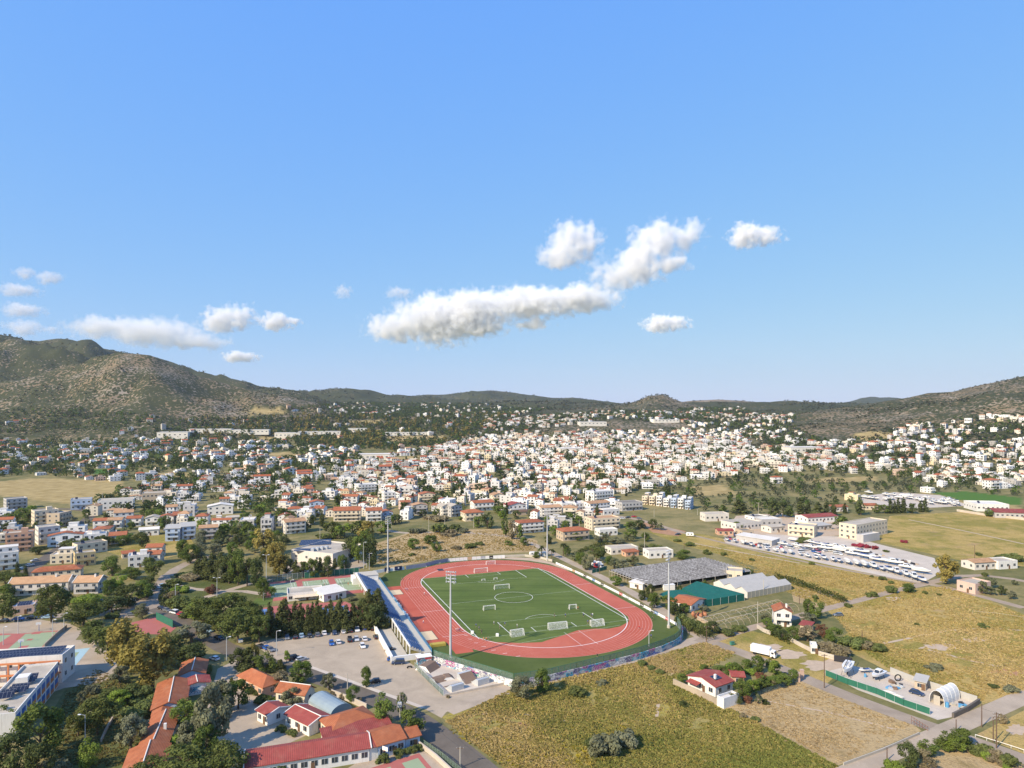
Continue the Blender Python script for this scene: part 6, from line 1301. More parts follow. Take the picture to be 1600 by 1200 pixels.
TR_ = [
 # bottom left school garden and schoolyards: kind, base px, base py, top py, width px, hue
 ('pine',81,972,910,54),('pine',130,978,937,54),('pine',4,972,925,44),('pine',150,1006,966,48),('pine',168,1024,977,50),('eucalyptus',200,1052,968,62),('eucalyptus',238,1078,986,78),('broad',272,1040,990,38,'dark'),('broad',300,1040,1006,56,'dark'),('olive',300,1005,972,54,'grey'),('olive',187,1068,1039,32,'grey'),('olive',128,1098,1080,16,'grey'),
 ('bush',143,1082,1060,22,'grey'),('pine',152,1147,1084,58),('pine',122,1150,1112,36),('broad',186,1105,1077,32,'bright'),('bush',166,1090,1068,30),('bush',205,1093,1064,44,'dark'),('bush',222,1095,1068,40),('bush',218,1122,1092,46),('olive',205,1173,1117,50,'grey'),('broad',140,1200,1150,38,'bright'),('broad',62,1185,1098,66),('broad',20,1215,1140,60,'dark'),('broad',60,1225,1160,50,'dark'),('broad',10,1150,1098,40),('bush',84,1208,1182,40,'grey'),
 ('broad',290,1142,1090,44),('bush',268,1170,1134,38,'bright'),('olive',335,1172,1066,64,'grey'),('olive',300,1172,1120,46,'grey'),('broad',372,1107,1060,40),('olive',345,1120,1064,50,'grey'),('pine',290,1222,1158,82),('pine',352,1222,1158,64),('pine',224,1225,1181,56),('broad',352,1112,1078,30,'bright'),('conifer',362,1072,1058,8),('conifer',347,1082,1066,8),('broad',322,1190,1130,40),
 ('bush',397,1082,1065,26),('bush',410,1098,1083,24),('bush',422,1097,1084,16,'bright'),('bush',322,1052,1032,20),('bush',312,1048,1030,16,'grey'),
 # park in front of the tennis courts
 ('pine',318,972,928,54),('pine',358,974,925,54),('pine',340,985,948,50),('pine',372,1004,945,54),('pine',394,1000,942,40),('pine',405,1004,958,36),('bush',276,950,925,34),('bush',292,952,930,40),('broad',332,928,913,22,'red'),('bush',268,936,918,22,'dry'),('broad',424,930,916,16,'bright'),('broad',306,966,940,36,'bright'),('pine',386,972,934,40),('bush',300,962,945,34),('broad',330,962,935,36),
 ('broad',376,1050,1012,34,'dark'),('broad',415,1052,1018,36),('broad',397,1048,1004,16,'eucalyptus'),('conifer',388,1050,1010,22),('broad',470,1068,1032,38),('olive',436,1078,1046,34,'dry'),('olive',458,1104,1075,38,'grey'),('olive',514,1078,1052,24,'grey'),('bush',522,1088,1074,12,'dry'),('bush',536,1092,1080,10,'dry'),('broad',551,1097,1071,22),('bush',561,1098,1088,12,'dry'),('broad',572,1074,1041,20),('broad',600,1136,1079,40),('broad',640,1150,1110,42),('olive',628,1118,1082,18),('olive',448,1036,1016,10,'bright'),('conifer',438,1050,1030,16),
 ('bush',437,1141,1128,12),('bush',444,1144,1132,10),('bush',452,1147,1134,12),('bush',459,1150,1137,12),('bush',598,1191,1171,18),('bush',622,1182,1167,18),('bush',636,1177,1164,14),('bush',646,1175,1162,14),('bush',655,1172,1160,12),('broad',438,1210,1192,26),('bush',700,1090,1083,6,'dry'),
 ('cypress',27,898,877,6),('cypress',40,902,884,6),
 # trees around the left gardens
 ('broad',175,958,930,40,'dark'),('broad',200,948,912,44,'dark'),('broad',222,935,905,40),('broad',232,925,900,30,'dark'),('pine',240,905,866,36),('bush',130,940,924,42,'bright'),('broad',150,952,928,26),('broad',175,900,868,32),('broad',205,905,885,30),('broad',170,930,905,24),('broad',185,918,895,26,'bright'),('bush',215,960,948,22),('broad',222,966,942,24,'grey'),('bush',176,966,952,22),
 ('pine',104,858,842,24),('pine',118,860,844,24),('pine',138,858,838,26),('pine',158,856,836,28),('pine',170,852,837,20),('broad',200,848,834,26),('broad',222,855,830,28,'dark'),('broad',190,852,836,22),('pine',60,866,852,24,'dark'),('broad',14,832,815,22,'dark'),('broad',30,826,812,22,'dark'),('broad',45,815,801,20),('pine',8,912,890,30),('pine',24,916,894,30),('broad',10,936,912,30),
 ('broad',285,872,842,24),('broad',308,876,838,30,'grey'),('broad',298,880,850,26),('broad',335,868,848,22,'grey'),('broad',362,870,846,20),('broad',322,842,822,18,'dark'),('broad',290,818,803,22),('broad',298,822,806,18),('broad',350,838,818,22,'bright'),('broad',372,835,812,24),('broad',388,842,818,24),('bush',360,846,830,26,'dry'),('olive',392,843,828,18),('broad',338,848,834,16,'bright'),
 ('conifer',320,902,868,18),('conifer',332,906,864,22),('conifer',346,908,862,24),('broad',358,912,862,30,'dark'),('broad',372,914,858,30),('pine',386,916,868,30),('broad',400,918,870,26,'dark'),('conifer',310,902,872,16),('olive',352,910,880,22,'grey'),('broad',410,935,900,20),('bush',286,902,890,26),('bush',300,905,893,30,'dry'),('bush',270,915,902,30),('bush',282,925,912,26,'bright'),
 ('eucalyptus',412,868,826,36),('eucalyptus',428,880,848,34,'eucalyptus'),('eucalyptus',436,900,862,34,'eucalyptus'),('broad',420,880,856,26,'dark'),('broad',448,896,872,26,'dark'),('broad',446,852,834,18,'dark'),
 ('conifer',462,902,874,12),('broad',474,902,876,20,'dark'),('broad',488,902,872,22),('conifer',500,900,870,12),('broad',512,902,868,20,'dark'),('conifer',523,896,872,10),('broad',534,892,866,16),('broad',544,890,870,14,'grey'),
 ('broad',548,876,838,30,'dark'),('broad',560,880,835,26),('broad',578,886,838,30,'dark'),('broad',572,866,824,30),('pine',518,838,813,28),('pine',538,840,816,26,'bright'),('pine',560,838,812,30),('eucalyptus',572,842,814,28),('broad',596,832,814,26),('broad',528,842,826,20),('broad',610,820,805,18),('bush',508,842,832,24),('broad',478,830,815,14,'dark'),
 # cypress row between car park and courts, and the clump against the grandstand
 ('conifer',407,990,945,14),('conifer',421,990,940,14),('conifer',444,991,934,24),('conifer',434,992,955,16),('conifer',461,990,938,15),('conifer',470,989,941,15),('conifer',481,989,944,13),('conifer',488,988,940,10),('cypress',496,988,934,12),('conifer',502,988,944,12),('conifer',509,987,945,13),('conifer',517,986,936,14),('conifer',523,987,952,14),('conifer',531,986,932,16),('conifer',541,986,944,16),('conifer',552,984,940,17),('broad',560,984,950,20,'dark'),('conifer',577,982,920,24),('conifer',590,981,918,26),('broad',568,982,935,22,'dark'),('broad',584,984,942,30,'dark'),('broad',597,978,945,22,'dark'),('conifer',398,990,952,13),('bush',550,938,930,14,'grey'),
 # field behind the far bend
 ('broad',645,858,840,22),('broad',672,850,836,24),('broad',682,862,846,18),('bush',713,858,850,16,'dry'),('bush',733,856,846,18),('bush',749,852,843,14),('broad',795,852,844,16),('broad',818,853,839,14),('bush',647,833,822,16,'grey'),('bush',661,832,822,14,'grey'),('bush',688,832,814,22),('bush',703,837,824,24,'dry'),('bush',712,830,816,22,'dark'),('bush',726,832,820,16,'grey'),('broad',790,838,808,14),('broad',800,842,812,20,'dry'),('broad',812,842,818,16),('broad',747,824,806,20),('broad',762,826,800,22,'dark'),('bush',643,868,862,10),
 ('broad',660,808,796,14,'dark'),('bush',672,812,802,22,'dry'),('bush',688,814,803,24,'dry'),('broad',632,800,784,13,'dark'),('broad',618,818,803,24,'dark'),('broad',780,802,790,26),('broad',722,812,806,14),('broad',838,872,862,14),
 # right of the stadium
 ('pine',932,878,850,36),('broad',908,882,862,20),('broad',918,890,865,22,'grey'),('olive',898,876,862,16),('broad',886,868,852,14),('olive',960,888,872,20),('olive',975,890,874,22,'grey'),('olive',988,884,867,20),('broad',952,882,868,16),('broad',963,915,900,22),('olive',940,848,833,28,'grey'),('olive',965,850,838,26,'grey'),('broad',985,842,826,22),('olive',1005,862,850,18),('bush',1022,858,848,22),('broad',1068,874,859,26),('broad',866,836,820,18),('broad',888,812,800,20),('broad',898,816,802,20),('broad',1000,826,812,24,'dark'),('broad',985,828,814,20),('broad',905,818,806,16),('broad',856,850,834,16,'dark'),('broad',900,844,832,20),('broad',1012,842,836,10),('bush',1057,846,839,12),('bush',1078,853,845,13),('bush',1105,866,856,12),('bush',1131,868,861,9),('bush',1174,876,869,8),('bush',1268,882,876,8),
 ('broad',1016,940,912,14,'dark'),('broad',1022,950,925,22),('broad',1004,938,922,16,'dark'),('broad',1056,962,935,28,'dark'),('broad',1044,948,930,22),('broad',1068,958,942,20),('bush',1082,985,955,26),('bush',1066,975,955,22),('bush',1100,990,968,22),('broad',1113,990,970,24,'dark'),('bush',1135,992,978,26),('bush',1155,985,975,22),('olive',1100,955,944,16,'grey'),('broad',1082,908,898,16),('bush',1112,908,900,16),('broad',1102,914,906,12),('broad',1062,928,914,8,'dark'),('bush',1168,898,886,24),
 ('broad',1262,963,935,18),('broad',1276,966,934,24),('olive',1262,974,956,28,'grey'),('olive',1195,975,958,18,'grey'),('broad',1212,992,975,24),('broad',1222,1000,982,22,'dark'),('broad',1240,1000,978,22),('broad',1200,982,965,20),('olive',1262,1002,978,34,'dry'),('broad',1285,996,974,22,'red'),('broad',1303,1004,980,26),('bush',1330,1010,990,34),('bush',1350,1012,995,28),('bush',1370,1016,1002,24),('bush',1295,1018,1000,34,'dry'),('bush',1312,1022,1005,30,'dry'),('bush',1275,1008,992,20,'grey'),('bush',1357,1014,1000,26,'dry'),('bush',1345,1006,990,26),
 # walled garden plot
 ('broad',1066,1068,1052,18),('broad',1150,1060,1036,26),('broad',1130,1052,1040,20),('broad',1100,1050,1038,18),('broad',1168,1045,1030,20),('broad',1185,1050,1024,24),('broad',1205,1042,1028,22),('broad',1210,1062,1032,24,'bright'),('broad',1160,1092,1060,28),('broad',1176,1086,1062,24,'bright'),('broad',1192,1078,1055,26),('broad',1208,1076,1056,24),('broad',1226,1070,1052,22),('broad',1240,1064,1046,20),('broad',1150,1100,1082,20,'dark'),('bush',1167,1096,1082,16,'red'),('bush',1190,1062,1048,18,'red'),('bush',1220,1056,1046,20,'grey'),('bush',1172,1052,1044,20,'bright'),('bush',1125,1050,1038,24),('bush',1145,1046,1032,22,'bright'),('olive',1185,1100,1085,14),('bush',1080,1056,1046,14),('bush',1196,1100,1090,10,'dark'),
 # meadow bushes
 ('broad',816,1092,1055,36,'grey'),('broad',848,1082,1044,32),('bush',901,1086,1070,26),('bush',940,1070,1058,16,'grey'),('bush',1002,1040,1028,14),('bush',1016,1046,1036,14),('bush',1031,1052,1044,12),('bush',1069,1104,1093,15,'dark'),('bush',942,1178,1136,46,'grey'),('bush',978,1168,1130,40,'grey'),('bush',932,1172,1148,30,'dark'),('bush',1020,1164,1158,9,'dark'),('bush',1180,1125,1118,14),('bush',1162,1122,1110,10,'dry'),
 # bottom right garden
 ('broad',1478,1172,1140,34),('broad',1505,1168,1138,36),('broad',1492,1174,1150,34,'bright'),('broad',1420,1205,1160,34,'dark'),('broad',1450,1180,1155,34),('broad',1446,1204,1172,30,'dry'),('bush',1400,1212,1182,30,'bright'),('bush',1380,1216,1190,24),('bush',1540,1180,1160,24),('bush',1556,1190,1166,26,'dry'),('bush',1572,1195,1172,26),('bush',1526,1176,1158,24),('bush',1543,1187,1172,16,'bright'),('bush',1573,1202,1192,12,'bright'),('bush',1568,1130,1112,14,'dry'),('bush',1583,1082,1066,20,'grey'),('bush',1552,1074,1068,14,'dark'),('bush',1460,1046,1034,24,'grey'),
 # right fields
 ('eucalyptus',1478,912,868,34),('olive',1548,918,902,20),('olive',1565,930,914,14,'dark'),('olive',1580,936,922,14,'grey'),('olive',1535,928,908,16),('olive',1548,930,916,14),('olive',1586,914,906,10),('olive',1610,912,904,12),('bush',1538,900,892,10),('broad',1419,925,912,24),('bush',1392,926,912,16),('bush',1362,932,921,16),('bush',1378,906,898,11),('bush',1325,948,938,12),('bush',1274,936,928,8),('bush',1536,980,972,14),('bush',1446,928,922,8),('bush',1466,930,925,8),('bush',1392,912,906,8),('bush',1362,902,897,6),('bush',1432,976,972,7),('bush',1530,868,860,10),('bush',1582,876,862,28),('bush',1565,874,864,20),
 ('bush',1412,848,842,10,'magenta'),('bush',1335,853,846,10,'magenta'),('bush',1345,855,847,10,'magenta'),('bush',1355,856,848,10,'magenta'),('bush',1366,858,850,10,'magenta'),('bush',1385,862,857,10),('bush',1348,864,858,8),('broad',1315,828,806,28),('bush',1258,846,836,18),('bush',1248,848,838,16),('broad',1547,807,795,18),('broad',1152,828,815,16),
 ('cypress',1251,806,778,11),('cypress',1263,806,785,8),('conifer',1278,808,784,16),('cypress',1292,806,782,9),('cypress',1302,806,786,9),('cypress',1320,802,786,6),('broad',1345,805,776,20,'dark'),('cypress',1391,802,779,7),('cypress',1398,802,782,6),('cypress',1404,802,778,7),('cypress',1412,802,776,7),('broad',1425,802,786,16,'dark'),('cypress',1438,800,782,6),('cypress',1446,800,778,7),('broad',1370,802,786,14),('broad',1382,802,788,14),('broad',1223,808,782,24,'dark'),('broad',1208,808,780,20,'dark'),('broad',1236,808,790,18),('cypress',1040,772,750,6),('cypress',1045,772,756,5),('conifer',1155,802,780,20),('broad',1128,800,788,18),
]
for q in TR_: tree(q[0], *q[1:5], hue=(q[5] if len(q) > 5 else None))
def palm(px, py, h, label):
    t_ = thing('palm_tree', label, 'palm tree', G(px,py), rnd.uniform(0,6), 'palm trees'); q = MB(); q.tube((0,0,0),(.15,0,h),.28,.2,8); q.build('trunk', M['bark'], t_); q = MB()
    for i in range(22):
        a = i*2.4; L = 2.6; up = rnd.uniform(-.1,.9); d = Vector((math.cos(a),math.sin(a),0)); s_ = Vector((-d.y,d.x,0)); P = [Vector((.15,0,h))+d*L*u+Vector((0,0,up*L*u*1.1-1.5*u*u*L*.55)) for u in (0,.3,.6,.85,1)]
        for j in range(4): wd = (.15,.42,.45,.3,.05); q.add([P[j]-s_*wd[j],P[j+1]-s_*wd[j+1],P[j+1]+s_*wd[j+1],P[j]+s_*wd[j]], [(0,1,2,3)])
    o = q.build('fronds', M['leaf'], t_); o.color = (.07,.09,.03,1)
for x,y,h,l in ((388,836,9,'tall palm beside the pale lamp pole in the left gardens'),(378,838,5,'short bushy palm among the left gardens'),(880,868,7,'palm tree between the half built villa and the lane'),(846,870,6,'palm at the white three storey house'),(862,872,5,'lower palm right of the far floodlight')): palm(x,y,h,l)
def hedge(label, pts, w, h, hue):
    P = [G(*p) for p in pts]; o0 = P[0]; L = sum((b-a).length for a, b in zip(P,P[1:])); n = int(L*h*14); g = np.random.default_rng(int(L*10)); seg = g.uniform(0,1,n); cum = np.cumsum([0]+[(b-a).length for a,b in zip(P,P[1:])])/L
    X = np.interp(seg, cum, [p.x-o0.x for p in P]); Y = np.interp(seg, cum, [p.y-o0.y for p in P]); a = g.uniform(0,6.28,n); rr = g.uniform(.6,1.1,n); lump = .75+.5*vnoise(seg*L/2.2, np.zeros(n), 5)
    C = np.stack([X+np.cos(a)*rr*w*.5*lump, Y+np.cos(a+1.3)*rr*w*.5*lump, np.abs(np.sin(a))*h*rr*lump],1); Nn = g.normal(size=(n,3)); Nn[:,2] += .5; Nn /= np.linalg.norm(Nn,axis=1)[:,None]
    A = np.cross(Nn, g.normal(size=(n,3))); A /= np.linalg.norm(A,axis=1)[:,None]; B = np.cross(Nn,A); s_ = g.uniform(.18,.42,n)[:,None]; V = np.stack([C-A*s_,C-B*s_*.7,C+A*s_,C+B*s_*.7],1).reshape(-1,3)
    o = link('hedge', np_mesh('hedge', V, np.arange(4*n).reshape(n,4), [M['leaf']], g.uniform(0,1,n))); o.location = o0; o.color = (*HUE[hue],1); tag(o, label, 'hedge'); return o
hedge('long green hedge beside the polytunnels running to the dirt lane',[(1212,902),(1250,915),(1290,930),(1322,942)],3.5,3.0,'broad'); hedge('clipped hedge along the street bend at the park',[(256,950),(254,938),(258,922)],3,2.4,'bush')
hedge('dark green hedge on the lane side of the hoop frames',[(1075,978),(1095,992),(1112,1000)],4,2.5,'bush'); hedge('trimmed hedge on the right lane at the bottom garden',[(1520,1172),(1555,1184),(1590,1200)],3,2.2,'bush'); hedge('hedge strip behind the straw field beyond the far villas',[(895,868),(925,856),(948,850)],3,2,'broad')
hedge('low hedge row along the left gardens path',[(108,940),(130,935),(152,936)],3,2,'bright'); hedge('hedge behind the rubble lot under the white villa',[(1205,990),(1225,1000),(1240,1006)],4,2.6,'broad'); hedge('green hedge along the field side of the walled plot',[(1140,1098),(1190,1080),(1240,1064)],2.5,2,'bush')
# tufts of tall grass over the open fields: nobody could count them
def tufts(name, poly, n, hgt, cols, seed):
    g = np.random.default_rng(seed); xs = [p[0] for p in poly]; ys = [p[1] for p in poly]; px = g.uniform(min(xs),max(xs),n*4); py = g.uniform(min(ys),max(ys),n*4); k = inpoly(px,py,poly); px = px[k][:n]; py = py[k][:n]; n = len(px)
    Y = CF*CH/(py-HOR); X = (px-800)/CF*Y; dens = vnoise(X/9,Y/9,seed)*.6+vnoise(X/2.5,Y/2.5,seed+1)*.4; k = dens > .30; X, Y, dens = X[k], Y[k], dens[k]; n = len(X)
    h = hgt*g.uniform(.35,1.1,n)*(.3+dens); a = g.uniform(0,6.28,n); w = g.uniform(.25,.7,n); V = []; C = []
    for r_ in (0,1.2):
        dx = np.cos(a+r_)*w; dy = np.sin(a+r_)*w; lx = g.uniform(-.3,.3,n); V.append(np.stack([np.stack([X-dx,Y-dy,np.zeros(n)],1),np.stack([X+dx,Y+dy,np.zeros(n)],1),np.stack([X+dx*.7+lx,Y+dy*.7,h],1),np.stack([X-dx*.7+lx,Y-dy*.7,h*.8],1)],1))
        ci = np.clip((vnoise(X/42,Y/42,seed+5)*.62+vnoise(X/11,Y/11,seed+6)*.4-.12+g.uniform(-.08,.26,n))*len(cols),0,len(cols)-1).astype(int); C.append(np.concatenate([np.array(cols)[ci],np.ones((n,1))],1)*np.concatenate([g.uniform(.75,1.2,(n,1))]*3+[np.ones((n,1))],1))
    V = np.concatenate(V).reshape(-1,3); m = len(V)//4
    struct(link(name, np_mesh(name, V, np.arange(4*m).reshape(m,4), [M['leaf_far']], np.concatenate(C))), 'stuff')
GC = [(.50,.385,.18),(.44,.335,.13),(.33,.285,.09),(.235,.235,.065),(.20,.225,.06)]
tufts('meadow_grass', [(697,1128),(800,1076),(900,1056),(1000,1034),(1072,1011),(1105,1006),(1150,1024),(1060,1064),(1130,1110),(1143,1108),(1310,1198),(1290,1205),(795,1205)], 26000, .60, GC, 3)
tufts('meadow_grass', [(697,1140),(860,1110),(1050,1150),(1200,1200),(800,1205)], 1800, .5, [(.40,.33,.04),(.34,.27,.07),(.36,.28,.10)], 9)
tufts('field_grass', [(1300,955),(1407,925),(1475,916),(1540,938),(1600,962),(1600,1080),(1535,1095),(1525,1090),(1390,1046),(1340,1010)], 13000, .5, GC[:4], 5)
tufts('field_grass', [(1060,845),(1200,872),(1430,912),(1290,948),(1240,930),(1130,868)], 7000, .45, GC[:3], 6)
tufts('straw_grass', [(592,880),(590,852),(640,834),(790,828),(838,848),(836,860),(760,864),(640,880)], 4000, .6, [(.42,.31,.13),(.38,.28,.11),(.22,.19,.06)], 7)
tufts('straw_grass', [(1003,1032),(1072,1011),(1100,1004),(1148,1020),(1060,1052),(1010,1050)], 2500, .7, [(.45,.34,.16),(.40,.30,.13)], 8)
tufts('garden_grass', [(100,1195),(70,1150),(105,1085),(150,1045),(235,1080),(245,1130),(195,1198)], 2500, .5, [(.12,.12,.04),(.20,.17,.06),(.30,.23,.10)], 10)
tufts('straw_grass', [(1150,1108),(1240,1064),(1424,1132),(1310,1192)], 3000, .22, [(.46,.35,.19),(.38,.27,.13)], 11)
# ---------------------------------------------------------------- the town: houses and trees beyond the stadium
ZONES = [  # photo outline, share of plots with a house, share with trees, tree kinds
 ([(430,832),(470,800),(500,760),(560,722),(640,706),(720,690),(860,668),(960,655),(1060,664),(1190,690),(1210,700),(1195,735),(1120,750),(1020,762),(965,775),(960,800),(930,815),(870,850),(830,812),(760,815),(640,812),(600,816),(520,820)], .76, .66, ('broad','broad','olive','cypress','pine')),
 ([(720,690),(770,656),(860,650),(960,642),(1100,646),(1250,652),(1200,690),(1060,664),(960,655),(860,668)], .30, .9, ('broad','olive','pine')),
 ([(120,806),(130,790),(185,775),(230,750),(330,738),(430,727),(560,722),(500,760),(470,800),(430,832),(400,842),(300,852),(250,845),(150,806)], .46, .80, ('broad','olive','broad','pine')),
 ([(-60,806),(120,806),(190,800),(250,850),(160,850),(100,900),(-60,900)], .30, .55, ('broad','olive')),
 ([(-60,682),(0,680),(130,672),(250,690),(420,690),(560,702),(560,722),(430,727),(330,738),(230,750),(190,752),(60,744),(-60,746)], .30, .8, ('broad','olive','pine','broad')),
 ([(250,690),(300,655),(520,650),(640,655),(800,648),(860,668),(720,690),(640,706),(560,702),(420,690)], .04, .95, ('pine','broad','broad','eucalyptus')),
 ([(1180,738),(1210,700),(1300,692),(1420,668),(1500,655),(1600,645),(1680,640),(1680,758),(1500,765),(1440,755),(1370,744),(1250,738)], .52, .66, ('broad','olive','pine')),
 ([(1020,764),(1120,752),(1195,738),(1370,746),(1450,758),(1600,770),(1600,776),(1460,772),(1350,772),(1330,790),(1200,800),(1100,802),(1040,792)], .03, .66, ('olive','olive','olive','broad')),
 ([(1060,640),(1150,636),(1200,655),(1240,672),(1300,692),(1205,698),(1100,680)], .12, .85, ('pine','broad','olive')),
 ([(-60,640),(130,640),(250,650),(300,655),(250,690),(130,672),(-60,680)], .03, .9, ('olive','broad')),
 ([(400,640),(560,630),(760,632),(860,640),(770,655),(640,655),(520,650)], .10, .85, ('pine','broad','olive')),
 ([(930,860),(960,830),(1010,805),(1005,822),(1050,840),(1060,850),(1100,866),(1020,880)], 0, .25, ('olive','broad')),
 ([(160,880),(230,870),(300,850),(400,842),(440,850),(410,875),(320,880),(260,900),(200,900)], 0, .85, ('broad','olive','broad')),
 ([(1200,800),(1260,806),(1130,806),(1080,800)], .05, .4, ('olive','broad')),
]
WALLC = [('white',(.79,.77,.74),12),('cream',(.70,.63,.52),4),('pale grey',(.60,.58,.56),3),('peach',(.62,.46,.35),1.2),('yellow',(.64,.54,.36),.6),('grey',(.42,.40,.37),1.2)]
def town_template(k):                    # 0 walls, 1 roof, 2 glass, 3 slab
    r = random.Random(100+k); w, d = r.uniform(8.5,13.5), r.uniform(8,12); st = r.choice((2,2,2,3,3)); h = 3.0*st; kind = ('hip','gable_x','flat','gable_y','flat','step','flat','hip_flat')[k % 8]; parts = {}
    q = MB(); q.box(-w/2,w/2,-d/2,d/2,-3,h); g = MB()
    if kind in ('gable_x','gable_y'): gable_fill(g, kind, w, d, h, 1.7)
    q.merge(MBoff(g, -w/2, -d/2, 0)); rf = MB()
    if kind in ('hip','gable_x','gable_y'): rf.merge(MBoff(roof_mb(kind, w, d, h, 1.7, .4), -w/2, -d/2, 0))
    else:
        for p in ((-w/2,w/2,-d/2,-d/2+.25),(-w/2,w/2,d/2-.25,d/2),(-w/2,-w/2+.25,-d/2+.25,d/2-.25),(w/2-.25,w/2,-d/2+.25,d/2-.25)): q.box(*p,h,h+.8)
        rf.box(-w/2+.25,w/2-.25,-d/2+.25,d/2-.25,h,h+.1,2)
        if kind != 'flat' or k > 8: x = r.uniform(-w/4,w/4); q.box(x-2.2,x+2.2,-1,d/2-.6,h+.1,h+2.8); rf.box(x-2.5,x+2.5,-1.3,d/2-.3,h+2.8,h+3.0,2 if kind != 'hip_flat' else 1)
    if kind == 'step': q.box(-w/2-3,-w/2,-d/2+.5,d/2-1,-3,3.2)
    wins = []
    n = max(2,int(w/3.2)); ns = max(2,int(d/3.6))
    for s_ in range(st):
        z = 3*s_+1.7; dark = s_ == 0 and r.random() < .5
        for i in range(n): x = -w/2+w*(i+.5)/n; wins.append(((x,-d/2),0,(1.9 if r.random() < .4 else 1.2, 2.0 if r.random() < .4 else 1.25),z))
        for i in range(ns): y = -d/2+d*(i+.5)/ns; wins.append(((-w/2,y),-math.pi/2,(1.2,1.2),z)); wins.append(((w/2,y),math.pi/2,(1.2,1.2),z))
    bal = MB()
    for s_ in range(1,st):
        if r.random() < .75: a, b = -w/2+r.uniform(.2,1), w/2-r.uniform(.2,2.5); z = 3*s_; bal.box(a,b,-d/2-1.5,-d/2,z-.2,z); bal.box(a,b,-d/2-1.5,-d/2-1.38,z,z+.95); bal.box(a,a+.12,-d/2-1.38,-d/2,z,z+.95); bal.box(b-.12,b,-d/2-1.38,-d/2,z,z+.95)
    if r.random() < .6: q.box(w*.2,w*.2+.7,d*.1,d*.1+.7,h,h+2.6)
    return dict(w=w,d=d,st=st,kind=kind,walls=q,roof=rf,wins=wins,bal=bal,tiled=kind in ('hip','gable_x','gable_y','hip_flat'))
def MBoff(m, x, y, z): o = MB(); o.v = [(a+x,b+y,c+z) for a,b,c in m.v]; o.f = m.f; o.m = m.m; return o
TT = [town_template(k) for k in range(16)]
def flat_wins(T_):                       # every window as a thin box in one mesh
    q = MB()
    for (x,y),rz,(ww,wh),z in T_['wins']:
        c, s_ = math.cos(rz), math.sin(rz); b = MB(); b.box(-ww/2,ww/2,-.06,.0,z-wh/2,z+wh/2); q.merge(_rot(b,c,s_,x,y))
    return q
def _rot(m, c, s_, x, y): o = MB(); o.v = [(a*c-b*s_+x, a*s_+b*c+y, z) for a,b,z in m.v]; o.f = m.f; o.m = m.m; return o
M['roof_far'] = M['tile']
for T_ in TT:
    T_['me_walls'] = T_['walls'].mesh('walls',[M['wall']]); T_['me_roof'] = {t_: T_['roof'].mesh('roof',[m, M['tile'], M['slab_white']]) for t_, m in (('orange',T),('tan',TP))}
    T_['me_bal'] = T_['bal'].mesh('balcony',[M['wall']]) if T_['bal'].v else None
    q = MB(); q.merge(T_['walls']); q.merge(T_['bal']); q.m = [0]*len(q.m); k0 = len(q.f); q.merge(T_['roof'], {0:1,1:1,2:3}); q.merge(flat_wins(T_), {0:2}); T_['one'] = q
    T_['me_one'] = {t_: q.mesh('town_house',[M['wall'], m, M['glass'], M['slab_white']]) for t_, m in (('orange',T),('tan',TP))}
PL_H, PL_T = [], []                      # plots with houses / trees
rt = random.Random(11)
occ = np.array(OCC); ca, sa = math.cos(YAW), math.sin(YAW); CELL = 15.5
def cells():
    us = np.arange(-3400, 3400, CELL); A, B = np.meshgrid(us, np.arange(0, 4600, CELL)); X = A*ca-B*sa; Y = A*sa+B*ca; k = (Y > 430) & (np.abs(X) < .80*Y) & (Y < 4000)
    iu = ((A+3400)/CELL).astype(int)[k]; iv = (B/CELL).astype(int)[k]; return X[k], Y[k], iu, iv
X, Y, IU, IV = cells(); Zt, Hl = terrain(X, Y); QX = 800+CF*X/Y; QY = HOR+CF*(CH-Zt)/Y
zid = np.full(len(X), -1)
for k, z in enumerate(ZONES): m = inpoly(QX, QY, z[0]) & (zid < 0); zid[m] = k
for q in STRAW+GREEN: zid[inpoly(QX, QY, q)] = -1
TREED = {(round(o.location.x/7), round(o.location.y/7)) for o, _ in TAGGED if o.get('category') in ('tree','bush')}
for i in np.nonzero(zid >= 0)[0]:
    x, y = X[i], Y[i]; zn = ZONES[zid[i]]
    if Hl[i] > .6 and zid[i] not in (1,5,6,9,8,10): continue
    if len(occ) and ((occ[:,0]-x)**2+(occ[:,1]-y)**2 < (occ[:,2]+5)**2).any(): continue
    patch = float(vnoise(np.array([x/120]), np.array([y/120]), 8)[0]); street = IU[i] % 7 == 0 or IV[i] % 5 == 0
    ph = zn[1]*(1.0 if zn[1] > .7 else .35+1.3*patch) * (.25 if street else 1)
    if rt.random() < ph: PL_H.append((x+rt.uniform(-4.5,4.5), y+rt.uniform(-4.5,4.5), float(Zt[i]), zid[i])); nt = 1 if rt.random() < .8 else 0
    else: nt = sum(rt.random() < zn[2]*(.35 if street else 1) for _ in range(3))
    for _ in range(nt):
        tx, ty = x+rt.uniform(-8,8), y+rt.uniform(-8,8)
        PL_T.append((tx, ty, float(Zt[i]), rt.choice(zn[3])))
PL_H.sort(key=lambda p: p[1]); PL_T.sort(key=lambda p: p[1])
PL_T = [p for p in PL_T if (round(p[0]/7), round(p[1]/7)) not in TREED]
def pickwall():
    s_ = rt.uniform(0, sum(c[2] for c in WALLC))
    for c in WALLC:
        s_ -= c[2]
        if s_ <= 0: return c
    return WALLC[0]
NH = 235; FARV = []; FARF = []; FARC = []; nv = 0
RC = {'orange':(.36,.105,.042),'tan':(.45,.26,.14)}
SW = {2:'two storey',3:'three storey'}
